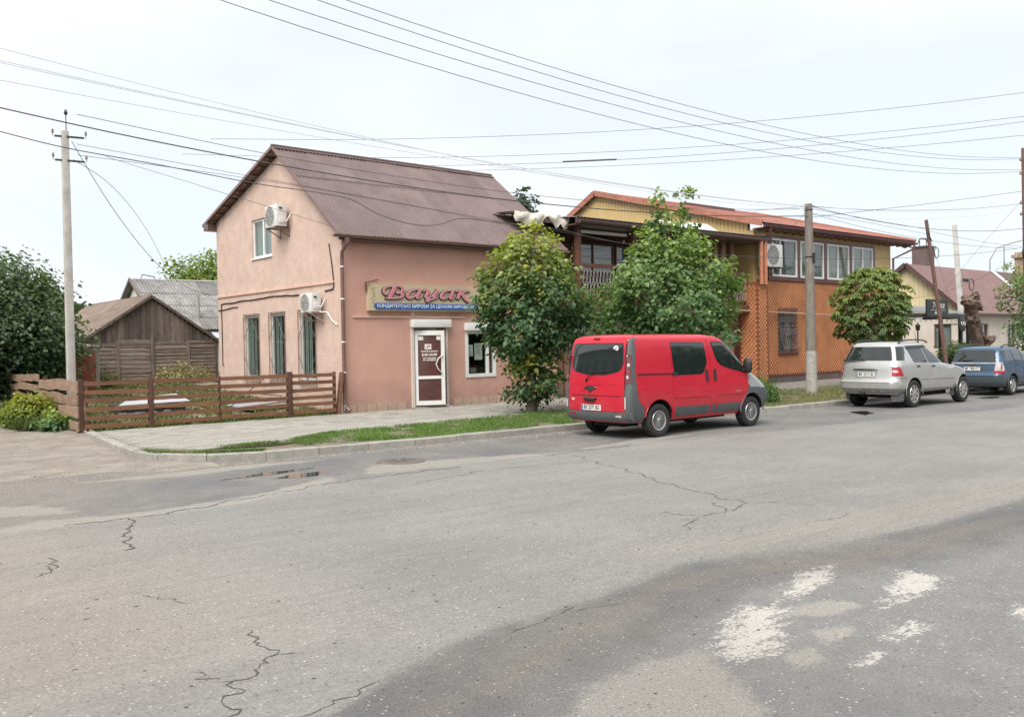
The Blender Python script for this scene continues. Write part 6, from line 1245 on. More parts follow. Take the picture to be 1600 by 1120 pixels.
    mb = MB(); mb.tube([(.43*math.cos(math.radians(a)), s_*(sh.side(.43*math.cos(math.radians(a)), .6)+.002), .36+.43*math.sin(math.radians(a))) for a in range(10, 171, 10)], .011, 6); mb.build('arch_lip', VR, van, 60)
    for x in (0, 3.10): wheel(van, x, s_*.945, .345, .22, 18, 'multi')
# rear
tg = sh.patch('rear', rp_([(-.77, 2.05), (.77, 2.05), (.81, .56), (-.81, .56)], .03), .008, .02, 'tailgate', VR, van, grid=.07)
rw = rp_([(-.69, 1.93), (.69, 1.93), (.73, 1.50), (.64, 1.38), (.25, 1.31), (-.25, 1.31), (-.64, 1.38), (-.73, 1.50)], [.06, .06, .08, .1, .1, .1, .1, .08])
sh.patch('rear', [(a*1.035, b+(b-1.62)*.06) for a, b in rw], .011, .01, 'window_rubber', BLK, tg, grid=.07); sh.patch('rear', rw, .015, .006, 'rear_window', CG, tg, grid=.07)
sh.patch('rear', [(-.79, 1.985), (-.78, 1.97), (-.815, .60), (-.828, .60), (-.80, 1.98)], .0095, .002, 'panel_gap', UND, tg, grid=.07)
sh.patch('rear', [(-.72, .88), (.72, .88), (.72, .862), (-.72, .862)], .0095, .002, 'press_line', UND, tg, grid=.07)
sh.patch('rear', [(-.745, 1.13), (.745, 1.13), (.745, 1.10), (-.745, 1.10)], .013, .012, 'press_line', VR, tg, grid=.07)
mb = MB(); mb.tube([(sh.rear(.28, 1.17)-.02, .28, 1.17), (sh.rear(.20, 1.22)-.05, .20, 1.24), (sh.rear(.05, 1.36)-.04, .05, 1.36), (sh.rear(-.45, 1.37)-.035, -.45, 1.375)], [.022, .012, .010, .006], 6); mb.build('rear_wiper', BLK, tg, 60)
Mb = Matrix(((0, 0, -1, sh.rear(.14, 1.03)-.01), (1, 0, 0, .14), (0, 1, 0, 1.03), (0, 0, 0, 1)))
mb = MB(); mb.lathe([(.001, .02), (.10, .016), (.11, .0)], Mb @ Matrix.Diagonal((1.75, .42, 1, 1)), 20); mb.lathe([(.001, .03), (.04, .026), (.045, 0)], Mb @ Matrix.Translation((0, -.05, 0)), 12); mb.build('badge_holder', mat('dark_chrome', (.12, .11, .1), .3, metal=.8), tg, 50)
mb = MB(); mb.tube([(sh.rear(.14, .82)-.01, -.05, .83), (sh.rear(.14, .82)-.05, .0, .80), (sh.rear(.14, .82)-.05, .25, .80), (sh.rear(.14, .82)-.01, .31, .83)], [.02, .04, .04, .02], 8); mb.build('handle', BLK, tg, 60)
mb = MB(); mb.box(sh.rear(0, 2.03)-.035, -.02, 2.03, sh.rear(0, 2.03)+.02, .14, 2.065); mb.build('brake_lamp', LAMP, tg, bevel=.008)
mb = MB(); mb.box(sh.rear(.72, .75)-.02, .62, .76, sh.rear(.72, .75)-.005, .70, .81); mb.build('sticker', mat('pink_sticker', (.7, .4, .35), .5), tg)
Mr = Matrix(((0, 0, -1, sh.rear(-.53, 1.84)-.016), (1, 0, 0, -.53), (0, 1, 0, 1.84), (0, 0, 0, 1))); mb = MB(); mb.lathe([(.001, .004), (.072, .004), (.073, 0)], Mr @ Matrix.Diagonal((1, .75, 1, 1)), 20); st = mb.build('round_sticker', STK, tg)
text('lettering', 'UA', st, mat('ink_blue', (.1, .15, .4), .5), org(van)+Vector((sh.rear(-.53, 1.84)-.0215, -.53, 1.84)), (0, -1, 0), (0, 0, 1), .06, .07)
for s_ in (-1, 1):
    sh.patch('rear', [(s_*.82, 1.03), (s_*.93, 1.03), (s_*.93, .36), (s_*.82, .50)], .012, .02, 'corner_bumper', PLAS, van, grid=.04)
    sh.patch('rear', rp_([(s_*.835, 1.72), (s_*.885, 1.70), (s_*.915, 1.15), (s_*.84, 1.12)], .02), .014, .02, 'tail_lamp', LAMPD, van, grid=.04)
    for zz in (1.26, 1.38, 1.50): sh.patch('rear', rp_([(s_*.845, zz+.035), (s_*.885, zz+.035), (s_*.89, zz-.03), (s_*.85, zz-.03)], .012), .0165, .005, 'lamp_bulb', (LAMPW, LAMP, LAMPD)[int(zz*10) % 3], van, grid=.04)
sh.patch('rear', rp_([(-.94, .545), (.94, .545), (.94, .37), (-.94, .35)], .03), .045, .05, 'rear_bumper', PLAS, van, grid=.05)
sh.patch('rear', [(.55, .50), (.75, .50), (.75, .47), (.55, .47)], .047, .004, 'reflector', LAMP, van, grid=.05); sh.patch('rear', [(-.75, .49), (-.60, .49), (-.60, .45), (-.75, .45)], .047, .004, 'reflector', LAMPW, van, grid=.05); sh.patch('rear', [(.84, .78), (.905, .78), (.905, .60), (.84, .62)], .016, .004, 'side_marker', LAMPW, van, grid=.05)
mb = MB(); mb.box(sh.rear(-.83, .8)-.020, -.85, .62, sh.rear(-.83, .8)-.012, -.83, .86); mb.build('reflective_strip', STK, van)
plate(van, sh, sh.rear(0, .62)-.008, .10, .625, 'BX 2371 BO', .56, .115)
sh.patch('front', rp_([(-.68, 1.86), (.68, 1.86), (.78, 1.28), (-.78, 1.28)], .08), .012, .01, 'windscreen', CG, van)
for s_ in (-1, 1): sh.patch('front', rp_([(s_*.50, 1.0), (s_*.80, 1.02), (s_*.82, .78), (s_*.55, .76)], .04), .012, .02, 'headlight', LAMPW, van)
sh.patch('front', rp_([(-.45, .92), (.45, .92), (.40, .76), (-.40, .76)], .04), .012, .02, 'radiator_grille', BLK, van)
mb = MB(); mb.cyl((.7, 0, .30), (.7, -.25, .30), .02); mb.box(.2, -.5, .24, 2.7, .5, .34); mb.box(-.55, -.45, .22, -.1, .4, .36); mb.box(.75, -.62, .26, 1.1, -.35, .34, 0); mb.build('chassis', UND, van)
off_car()
# ---- silver off-roader and blue estate
def suv(name, loc, label, cat, keys, P, body, low, wb, r, tyre_w, rims, sp):
    on_car(); t = empty(name, loc, label, cat); t.rotation_euler = (0, 0, math.radians(sp.get('rot', 0)))
    s = Shell(keys, *P); w_ = s.T[:, 3].max()
    s.mesh('body', [body, UND, low, CG], (lambda x, y, z: 2 if z < sp['low'] else (3 if sp.get('wrap') and 1.31 < z < 1.70 and x < s.at(z)[0]+.36 else 0)), t, [(0, r+.01, r+.065, 1), (0, r+.01, r+.065, -1), (wb, r+.01, r+.065, 1), (wb, r+.01, r+.065, -1)])
    for sd_ in (-1, 1):
        for nm, pl, off, th, m in sp['side']: s.patch('side', rp_(pl, .035) if nm in ('window', 'glass') else rp_(pl, .02), off, th, {'glass': 'side_window'}.get(nm, nm), m, t, sd_)
        for x in (0, wb):
            wheel(t, x, sd_*(w_-.02), r, tyre_w, *rims)
            mb = MB(); mb.tube([(x+(r+.07)*math.cos(math.radians(a)), sd_*(s.side(x+(r+.07)*math.cos(math.radians(a)), .6)+.004), r+.01+(r+.07)*math.sin(math.radians(a))) for a in range(-5, 186, 10)], .009, 6); mb.build('arch_lip', low, t, 60)
        mb = MB(); x, z = sp['mirror']; y = sd_*(s.side(x, z)+.10); mb.xbox(Matrix.Translation((x, y, z)) @ Matrix.Rotation(sd_*.25, 4, 'Z'), .12, .20, .15); mb.build('mirror', BLK, t, bevel=.03)
        rx = sp['rail']; n = 10; mb = MB(); mb.tube([(rx[0]+(rx[1]-rx[0])*i/n, sd_*rx[2], rx[3]+.085*math.sin(PI*min(1, max(0, i/n)))**.35) for i in range(n+1)], .022, 6); mb.build('roof_rail', BLK, t, 60)
    for nm, pl, off, th, m in sp['rear']: s.patch('rear', rp_(pl, .03), off, th, {'glass': 'rear_window'}.get(nm, nm), m, t, grid=.06)
    s.patch('front', rp_(sp['screen'], .06), .010, .01, 'windscreen', CG, t)
    for sd_ in (-1, 1): s.patch('front', rp_([(sd_*.45, sp['hl'][1]), (sd_*.75, sp['hl'][1]), (sd_*.75, sp['hl'][0]), (sd_*.5, sp['hl'][0])], .03), .012, .02, 'headlight', LAMPW, t)
    mb = MB(); mb.box(.3, -.55, r*.7, wb-.4, .55, r*1.25); mb.box(-.6, -.4, r*.75, -.1, .4, r*1.2); mb.build('chassis', UND, t)
    off_car(); return t, s
SIL = paint('silver_paint', (.54, .545, .54), .6, .28, .2); SIL2 = paint('silver_lower', (.30, .305, .30), .4, .42, .3)
KW = [(.42, -.86, 3.58, .82), (.50, -.95, 3.68, .88), (.62, -.98, 3.72, .905), (.74, -.98, 3.72, .91), (.80, -.93, 3.68, .912), (.95, -.90, 3.62, .915), (1.04, -.885, 3.40, .91), (1.14, -.87, 2.75, .90), (1.20, -.85, 2.28, .89), (1.32, -.80, 2.06, .865), (1.50, -.715, 1.80, .815), (1.66, -.64, 1.50, .76), (1.75, -.60, 1.36, .72), (1.80, -.54, 1.22, .66), (1.825, -.44, 1.0, .54), (1.84, -.2, .6, .25)]
suvd = dict(wrap=True, low=.56, rot=-.6, mirror=(2.02, 1.22), rail=(-.40, 1.25, .64, 1.80), screen=[(-.62, 1.66), (.62, 1.66), (.74, 1.22), (-.74, 1.22)], hl=(.78, .96),
 side=[('glass', [(-.20, 1.68), (.60, 1.70), (.76, 1.25), (.02, 1.27)], .010, .006, CG), ('glass', [(.66, 1.70), (1.10, 1.68), (1.52, 1.50), (1.96, 1.22), (.84, 1.25)], .010, .006, CG),
  ('wind_deflector', [(-.22, 1.72), (1.12, 1.74), (1.12, 1.67), (.62, 1.675), (.58, 1.64), (-.18, 1.64)], .022, .012, BLK), ('rear_door', [(.02, 1.23), (.78, 1.22), (.84, .52), (.40, .52), (.40, .72), (.20, .84)], .006, .015, SIL), ('front_door', [(.81, 1.22), (1.98, 1.18), (2.34, 1.12), (2.36, .60), (2.30, .50), (.87, .52)], .006, .015, SIL),
  ('rub_strip', [(.42, .80), (.80, .79), (.80, .755), (.42, .765)], .016, .012, SIL2), ('rub_strip', [(.88, .79), (2.34, .77), (2.34, .735), (.88, .755)], .016, .012, SIL2), ('door_handle', [(.14, 1.17), (.30, 1.17), (.30, 1.13), (.14, 1.13)], .020, .02, BLK), ('door_handle', [(1.0, 1.15), (1.16, 1.15), (1.16, 1.11), (1.0, 1.11)], .020, .02, BLK),
  ('tail_lamp', [(-.84, 1.17), (-.72, 1.16), (-.60, .90), (-.84, .90)], .011, .015, LAMP), ('running_board', [(.42, .50), (2.36, .50), (2.36, .44), (.42, .44)], .05, .08, SIL2), ('mud_flap', [(-.50, .46), (-.38, .44), (-.40, .24), (-.60, .24)], .004, .03, PLAS), ('mud_flap', [(2.36, .50), (2.56, .42), (2.52, .22), (2.34, .24)], .0, .03, PLAS), ('sill_line', [(-.80, .86), (-.42, .86), (-.44, .84), (-.80, .84)], .012, .01, SIL2)],
 rear=[('tailgate', [(-.80, 1.27), (.80, 1.27), (.78, .78), (.70, .74), (-.70, .74), (-.78, .78)], .006, .02, SIL), ('tail_lamp', [(-.69, 1.16), (-.86, 1.14), (-.87, .90), (-.70, .90)], .012, .02, LAMP), ('tail_lamp', [(.74, 1.14), (.87, 1.12), (.88, .90), (.76, .90)], .012, .02, LAMP),
  ('lamp_lens', [(-.71, 1.07), (-.82, 1.06), (-.84, 1.00), (-.71, 1.0)], .0145, .005, LAMPW), ('lamp_lens', [(.77, 1.07), (.84, 1.06), (.85, 1.0), (.78, 1.0)], .0145, .005, LAMPW), ('plate_recess', [(-.30, 1.07), (.40, 1.07), (.34, .84), (-.26, .84)], .009, .01, SIL2), ('plate_trim', [(-.32, 1.10), (.42, 1.10), (.42, 1.07), (-.32, 1.07)], .03, .03, CHR),
  ('rear_bumper', [(-.90, .73), (.90, .73), (.88, .56), (-.88, .56)], .035, .05, SIL), ('bumper_top', [(-.88, .76), (.88, .76), (.88, .735), (-.88, .735)], .05, .06, SIL), ('diffuser', [(-.86, .55), (.86, .55), (.78, .40), (-.78, .40)], .02, .05, SIL2), ('fin', [(-.45, .50), (-.41, .50), (-.46, .44), (-.50, .44)], .03, .02, SIL), ('fin', [(-.20, .50), (-.16, .50), (-.21, .44), (-.25, .44)], .03, .02, SIL), ('fin', [(.60, .50), (.64, .50), (.60, .44), (.56, .44)], .03, .02, SIL), ('mud_flap', [(-.86, .42), (-.60, .42), (-.64, .20), (-.84, .20)], -.05, .03, PLAS), ('mud_flap', [(.86, .42), (.60, .42), (.64, .20), (.84, .20)], -.05, .03, PLAS)])
t, s = suv('off_road_car', (24.45, 12.78, 0), 'silver off-road car with roof rails and tow bar parked behind the grey pole', 'car', KW, (.20, .40, .06, .25, .035), SIL, SIL2, 2.98, .385, .25, (8, 'blade'), suvd)
on_car()
plate(t, s, s.rear(0, .95)-.012, .04, .945, 'BK 2312 IK', .54, .115)
mb = MB(); mb.tube([(s.rear(0, 1.33)-.02, .75, 1.33), (s.rear(0, 1.33)-.03, .35, 1.335), (s.rear(0, 1.33)-.03, .1, 1.345)], [.03, .018, .01], 6); mb.lathe([(.001, 0), (.03, .005), (.03, .02)], Matrix.Translation((s.rear(.7, 1.34)-.04, .70, 1.34)), 8); mb.build('rear_wiper', BLK, t, 60)
mb = MB(); mb.tube([(-.8, .1, .42), (-1.0, .1, .40), (-1.08, .1, .42), (-1.10, .1, .48)], .025, 8); mb.lathe([(.001, -.03), (.022, -.02), (.03, 0), (.022, .02), (.001, .03)], Matrix.Translation((-1.10, .1, .50)), 10); mb.build('tow_bar', MATS['dark_chrome'], t, 60)
mb = MB(); mb.tube([(.9, -.5, 1.80), (.83, -.5, 2.15)], [.008, .004], 5); mb.build('aerial', BLK, t)
text('lettering', 'ML 270', t, MATS['dark_chrome'], org(t)+Vector((s.rear(.68, 1.22)-.009, .66, 1.225)), (0, -1, 0), (0, 0, 1), .05, .22)
off_car()
BLU = paint('blue_paint', (.05, .10, .17), .3, .3, .25); BLU2 = paint('blue_grey_lower', (.065, .09, .11), .3, .42, .25)
KF = [(.30, -.80, 3.35, .78), (.40, -.90, 3.45, .83), (.55, -.94, 3.50, .86), (.66, -.95, 3.50, .865), (.76, -.90, 3.46, .868), (.90, -.885, 3.35, .87), (.98, -.87, 2.8, .868), (1.05, -.86, 2.25, .86), (1.13, -.83, 1.98, .845), (1.30, -.75, 1.72, .80), (1.45, -.67, 1.45, .75), (1.54, -.60, 1.15, .69), (1.58, -.48, .9, .58), (1.60, -.25, .6, .38), (1.605, 0, .3, .15)]
ford = dict(low=.62, rot=-.5, mirror=(1.95, 1.15), rail=(-.35, 1.2, .62, 1.575), screen=[(-.60, 1.46), (.60, 1.46), (.70, 1.12), (-.70, 1.12)], hl=(.68, .86),
 side=[('glass', [(-.62, 1.46), (-.02, 1.50), (.06, 1.13), (-.55, 1.13)], .010, .006, CG), ('glass', [(.04, 1.50), (.62, 1.50), (.72, 1.10), (.12, 1.12)], .010, .006, CG), ('glass', [(.68, 1.50), (1.05, 1.48), (1.40, 1.32), (1.80, 1.08), (.78, 1.10)], .010, .006, CG), ('rear_door', [(.12, 1.08), (.74, 1.07), (.80, .42), (.42, .42), (.38, .60), (.22, .74)], .006, .015, BLU), ('front_door', [(.77, 1.07), (1.85, 1.05), (1.92, .9), (1.90, .42), (.83, .42)], .006, .015, BLU),
  ('rub_strip', [(.42, .63), (1.88, .62), (1.88, .40), (.42, .40)], .014, .012, BLU2), ('door_handle', [(.22, 1.02), (.36, 1.02), (.36, .98), (.22, .98)], .02, .02, BLK), ('tail_lamp', [(-.84, 1.10), (-.72, 1.10), (-.66, .80), (-.84, .78)], .012, .015, LAMPW), ('tail_lamp_base', [(-.84, .80), (-.66, .82), (-.66, .74), (-.84, .72)], .014, .015, LAMP)],
 rear=[('glass', [(-.57, 1.49), (.57, 1.49), (.70, 1.12), (-.70, 1.12)], .010, .008, CG), ('tailgate', [(-.70, 1.085), (.70, 1.085), (.66, .66), (-.66, .66)], .006, .02, BLU), ('garnish', [(-.70, 1.08), (.70, 1.08), (.70, 1.045), (-.70, 1.045)], .03, .03, CHR), ('plate_recess', [(-.40, .97), (.40, .97), (.40, .80), (-.40, .80)], .009, .01, BLU2), ('tail_lamp', [(-.66, 1.10), (-.83, 1.08), (-.86, .82), (-.62, .82)], .012, .02, LAMPW), ('tail_lamp', [(.66, 1.10), (.83, 1.08), (.86, .82), (.62, .82)], .012, .02, LAMPW), ('tail_lamp_base', [(-.60, .82), (-.86, .82), (-.86, .73), (-.60, .73)], .014, .02, LAMP), ('tail_lamp_base', [(.60, .82), (.86, .82), (.86, .73), (.60, .73)], .014, .02, LAMP),
  ('rear_bumper', [(-.86, .66), (.86, .66), (.84, .30), (-.84, .30)], .03, .05, BLU2), ('bumper_top', [(-.86, .69), (.86, .69), (.86, .665), (-.86, .665)], .045, .05, BLU)])
t, s = suv('estate_car', (31.45, 12.86, 0), 'dark blue estate car parked in front of the silver car at the right edge', 'car', KF, (.18, .38, .05, .25, .03), BLU, BLU2, 2.52, .325, .21, (5, 'five'), ford)
on_car(); plate(t, s, s.rear(0, .88)-.012, .08, .885, 'BK 9405 CT', .54, .115)
mb = MB(); mb.tube([(s.rear(0, 1.15)-.02, .4, 1.15), (s.rear(0, 1.17)-.03, .05, 1.165)], [.02, .01], 6); mb.build('rear_wiper', BLK, t, 60); mb = MB(); mb.lathe([(.001, .012), (.05, .01), (.055, 0)], Matrix(((0, 0, -1, s.rear(.05, 1.0)-.01), (1, 0, 0, .05), (0, 1, 0, 1.015), (0, 0, 0, 1))) @ Matrix.Diagonal((1.4, .7, 1, 1)), 16); mb.build('emblem', CHR, t)
off_car()
# white car standing beyond the blue one, seen only under and between them
# ------------------------------------------------------------------ trees and plants
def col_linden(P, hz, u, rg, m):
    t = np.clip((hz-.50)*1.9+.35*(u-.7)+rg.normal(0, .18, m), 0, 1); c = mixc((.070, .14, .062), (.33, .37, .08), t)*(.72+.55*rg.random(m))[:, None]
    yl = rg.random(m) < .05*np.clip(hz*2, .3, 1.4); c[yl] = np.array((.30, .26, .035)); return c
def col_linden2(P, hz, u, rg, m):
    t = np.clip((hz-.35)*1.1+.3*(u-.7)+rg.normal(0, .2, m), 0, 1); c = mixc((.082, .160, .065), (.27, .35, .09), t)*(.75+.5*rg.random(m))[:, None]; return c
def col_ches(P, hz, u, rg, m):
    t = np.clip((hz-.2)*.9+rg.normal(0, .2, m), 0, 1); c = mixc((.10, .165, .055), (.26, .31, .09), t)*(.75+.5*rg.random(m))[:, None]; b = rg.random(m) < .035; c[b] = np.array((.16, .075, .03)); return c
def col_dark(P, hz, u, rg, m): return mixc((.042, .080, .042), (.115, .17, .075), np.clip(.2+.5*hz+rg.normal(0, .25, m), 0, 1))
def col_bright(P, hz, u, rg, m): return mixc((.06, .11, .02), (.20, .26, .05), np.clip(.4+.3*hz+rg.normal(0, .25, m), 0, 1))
def tree(name, loc, label, prof, col, seed, ncl, per, size, r0, top, cat='tree', group=None, nl=30, extra=(), off=(0, 0), **k):
    t = empty(name, loc, label, cat, group); o, C0 = crown('crown', t, loc[0]+off[0], loc[1]+off[1], prof, ncl, per, size, col, seed, **k)
    limbs('trunk', t, loc, (loc[0]+off[0]*.6, loc[1]+off[1]*.6, top), C0, r0, nl, seed)
    for e_ in extra: crown('shoots', t, *e_)
    return t
G_L = 'young linden trees along the pavement'
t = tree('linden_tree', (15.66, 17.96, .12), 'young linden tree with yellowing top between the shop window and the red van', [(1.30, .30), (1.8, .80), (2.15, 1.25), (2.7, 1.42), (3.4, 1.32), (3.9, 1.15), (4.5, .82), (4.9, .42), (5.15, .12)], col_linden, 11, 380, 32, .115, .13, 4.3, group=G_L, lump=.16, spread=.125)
crown('shoots', t, 15.72, 17.9, [(.35, .25), (.9, .62), (1.3, .60), (1.7, .55)], 95, 22, .12, col_linden, 12, lump=.3, spread=.13)
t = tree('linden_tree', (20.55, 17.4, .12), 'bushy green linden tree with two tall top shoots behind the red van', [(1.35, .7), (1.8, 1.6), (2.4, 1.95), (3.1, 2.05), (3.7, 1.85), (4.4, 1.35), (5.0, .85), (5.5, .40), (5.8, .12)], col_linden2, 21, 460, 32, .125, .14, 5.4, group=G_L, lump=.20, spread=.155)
for sx, zt in ((-.15, 6.25), (.62, 6.42)):
    crown('shoots', t, 20.45+sx, 17.4-sx*.6, [(5.2, .28), (5.8, .16), (zt, .22), (zt+.15, .05)], 20, 9, .135, col_linden2, int(zt*100), lump=.3, spread=.09)
def chestnut():
    t = empty('chestnut_tree', (32.05, 17.3, .12), 'small round chestnut tree with browning leaves above the silver car', 'tree'); rg = np.random.default_rng(5); n = 1050
    prof = [(1.75, .6), (2.1, 1.35), (2.7, 1.62), (3.3, 1.60), (3.9, 1.35), (4.35, .95), (4.7, .4)]; zs = np.array([p[0] for p in prof]); rs = np.array([p[1] for p in prof])
    z = 1.85+2.75*rg.random(n)**.85; a = rg.random(n)*2*PI; R = .82*np.interp(z, zs, rs)*(1+.15*np.sin(a*4+z*3)+.10*np.sin(a*7-z*6)); u = .55+.45*rg.random(n)**.5
    C0 = np.stack([32.3+R*u*np.cos(a)*1.18, 17.3+R*u*np.sin(a), z], 1); P = []; D = []; Nn = []; S = []; C = []
    for i in range(n):   # palmate leaves: seven leaflets from one stalk end
        o = np.array([math.cos(a[i]), math.sin(a[i]), .35+.5*(z[i]-2.7)]); nn = o*.6+np.array([0, 0, 1.])+rg.normal(0, .25, 3); nn /= np.linalg.norm(nn); x = np.cross(nn, [0, 0, 1]); x /= np.linalg.norm(x)+1e-6; y = np.cross(nn, x)
        base = col_ches(C0[i:i+1], np.array([(z[i]-1.75)/3]), u[i:i+1], rg, 1)[0]; f0 = rg.random()*6.28
        for k in range(7):
            b = f0+(k-3)*.72; d = x*math.cos(b)+y*math.sin(b)-nn*.55; P.append(C0[i]); D.append(d); Nn.append(nn+d*.5); S.append(.21*(1-.09*abs(k-3))*(.8+.4*rg.random())); C.append(base*(.85+.3*rg.random()))
    leaf_cloud('crown', np.array(P), np.array(D), np.array(Nn), np.array(S), np.array(C), LEAF, t, .42); limbs('trunk', t, (32.05, 17.3, .1), (32.3, 17.3, 4), C0, .13, 30, 4)
chestnut()
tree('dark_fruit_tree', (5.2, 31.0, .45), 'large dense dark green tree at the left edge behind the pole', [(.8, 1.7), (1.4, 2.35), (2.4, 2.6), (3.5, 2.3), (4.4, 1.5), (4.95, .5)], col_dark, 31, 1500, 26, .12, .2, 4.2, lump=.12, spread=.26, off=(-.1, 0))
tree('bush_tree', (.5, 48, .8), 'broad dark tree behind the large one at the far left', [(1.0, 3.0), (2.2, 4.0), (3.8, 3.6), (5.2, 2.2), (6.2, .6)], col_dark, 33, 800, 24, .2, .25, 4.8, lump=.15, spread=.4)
tree('walnut_tree', (20.6, 52, .9), 'bright green tree rising behind the slate roof at the pink gable', [(3.5, 2.6), (5.2, 3.0), (6.6, 2.3), (7.6, .6)], col_bright, 41, 420, 24, .2, .22, 6.5, lump=.28, spread=.35)
tree('spruce_tree', (34.4, 40, .5), 'thin bluish treetop showing between the pink roof and the timber building', [(7.8, 1.0), (9.2, .75), (10.4, .5), (11.2, .1)], lambda P, hz, u, rg, m: mixc((.03, .06, .045), (.09, .13, .10), rg.random(m)), 43, 120, 16, .22, .2, 10.8, lump=.5, spread=.14, nl=50)
tree('roadside_tree', (48.0, 17.6, 0), 'thin leafy tree cut by the right edge of the picture', [(1.2, .5), (2.4, 1.0), (4.2, 1.2), (5.6, .8), (6.4, .2)], col_linden2, 45, 170, 16, .15, .14, 5.8, lump=.3, spread=.2, off=(.3, -.1))
# pollarded stump
pt = empty('pollarded_tree', (49.3, 20.5, 0), 'gnarled pollarded tree trunk without leaves by the cream house', 'tree')
KN = mat('knotty_bark', (.15, .105, .085), .95, .4, 6, 1.0, 9)
rr = random.Random(4)
def gnarl(pts, rad, n=14, sub_=7, amp=.22, seed=1):
    rn = np.random.default_rng(seed); P = crs(pts, sub_); R = np.interp(np.linspace(0, 1, len(P)), np.linspace(0, 1, len(rad)), rad); mb = MB(); V = []; ph = rn.random(6)*6
    for i, (p, r) in enumerate(zip(P, R)):
        for j in range(n):
            a = 2*PI*j/n; k = 1+amp*(.6*math.sin(3*a+i*.7+ph[0])+.5*math.sin(5*a-i*1.3+ph[1])+.5*math.sin(a*2+i*.33+ph[2]))+rn.normal(0, amp*.35); V.append((p[0]+r*k*math.cos(a), p[1]+r*k*math.sin(a), p[2]+rn.normal(0, .02)))
    m = len(P); mb.add(V, [(i*n+j, i*n+(j+1) % n, (i+1)*n+(j+1) % n, (i+1)*n+j) for i in range(m-1) for j in range(n)]+[tuple((m-1)*n+j for j in range(n))]); return mb
gnarl([(49.7, 20.5, 0), (49.2, 20.5, 1.4), (48.75, 20.5, 2.5), (48.4, 20.5, 3.3), (48.2, 20.5, 3.75), (48.15, 20.5, 4.1)], [.40, .33, .30, .30, .42, .24], seed=2).build('trunk', KN, pt, 25)
gnarl([(49.2, 20.4, 1.0), (49.75, 20.35, 1.45), (50.1, 20.3, 1.7), (50.3, 20.3, 1.95)], [.24, .22, .30, .16], seed=5).build('limb', KN, pt, 25)
for i, (x, z) in enumerate(((48.0, 2.75), (48.9, 3.5), (47.95, 3.6), (49.55, 1.75), (48.55, 4.05))):
    mb = gnarl([(x+.2, 20.4, z-.2), (x, 20.35, z), (x-.12, 20.3, z+.22)], [.18, .22, .10], seed=9+i); mb.build('burr', KN, pt, 25)

# bushes
def bush(name, loc, label, prof, col, seed, ncl, per, size, cat='bush', **k):
    t = empty(name, loc, label, cat); o, C0 = crown('foliage', t, loc[0], loc[1], prof, ncl, per, size, col, seed, **k); limbs('stem', t, loc, (loc[0], loc[1], prof[-1][0]-.1), C0, .03, 12, seed); return t
bush('green_bush', (5.0, 24.5, .16), 'yellow-green leafy bush leaning on the slab fence at the corner', [(.16, .40), (.4, .52), (.65, .42), (.85, .15)], lambda P, hz, u, rg, m: mixc((.07, .13, .02), (.25, .27, .035), np.clip(hz+rg.normal(0, .2, m), 0, 1)), 51, 170, 22, .09, spread=.12)
bush('green_bush', (5.25, 23.5, .10), 'small dark green bush at the foot of the fence corner', [(.12, .22), (.25, .30), (.42, .2), (.5, .08)], col_linden2, 52, 70, 20, .08, spread=.09)
bush('weed_clump', (3.4, 29.0, .4), 'grey-green weed clump left of the slab fence', [(.35, .8), (.6, .9), (.85, .5), (1.0, .2)], lambda P, hz, u, rg, m: mixc((.05, .09, .03), (.15, .19, .07), rg.random(m)), 53, 190, 20, .11, 'weeds', spread=.17)
bush('weed_clump', (2.6, 31.5, .5), 'farther weed clump beneath the large dark tree', [(.4, 1.2), (.9, 1.3), (1.4, .5)], col_dark, 54, 160, 20, .14, 'weeds', spread=.2)
bush('dry_weeds', (12.6, 35.1, .7), 'dry yellowish weeds standing against the log shed', [(.7, .8), (1.0, 1.0), (1.25, .55), (1.45, .2)], lambda P, hz, u, rg, m: mixc((.16, .15, .06), (.34, .29, .15), rg.random(m)), 55, 120, 18, .08, 'weeds', spread=.14)
bush('weed_clump', (9.2, 34.6, .7), 'green weeds in front of the left part of the log shed', [(.6, .6), (.9, .8), (1.25, .3)], lambda P, hz, u, rg, m: mixc((.06, .1, .03), (.22, .22, .08), rg.random(m)), 56, 90, 18, .09, 'weeds', spread=.14)
bush('juniper_bush', (22.3, 15.9, .1), 'low feathery green shrub on the verge just ahead of the van', [(.12, .75), (.35, .95), (.6, .75), (.85, .25)], lambda P, hz, u, rg, m: mixc((.04, .10, .03), (.13, .22, .08), np.clip(hz+rg.normal(0, .2, m), 0, 1)), 57, 260, 24, .09, spread=.12, wide=.3)
bush('dark_bush', (47.4, 20.6, 0), 'dark shrub between the silver and the blue car', [(.2, .6), (.7, 1.0), (1.2, .9), (1.55, .3)], col_dark, 58, 200, 20, .13, spread=.16)
bush('dark_bush', (50.6, 18.5, 0), 'sparse shrub at the right edge behind the blue car', [(.2, .6), (1.2, .9), (2.2, .6), (2.8, .2)], col_linden2, 59, 120, 16, .12, spread=.2)
# far tree belt closing the horizon
rg = np.random.default_rng(8); n = 60000; X_ = rg.uniform(-160, 330, n); base = 9+4*np.sin(X_*.05)+2*np.sin(X_*.21); Z_ = base*rg.random(n)**.6; Y_ = 190+rg.uniform(-8, 8, n)
P = np.stack([X_, Y_, Z_], 1); Nn = rg.normal(0, 1, (n, 3))*.6+np.array([0, -.6, .8]); D = rg.normal(0, 1, (n, 3)); o = leaf_cloud('far_tree_belt', P, D, Nn, np.full(n, 1.5), mixc((.03, .06, .025), (.07, .11, .045), rg.random(n)), LEAF, None, .9, True, 'stuff'); o['label'] = 'distant belt of trees closing the horizon'
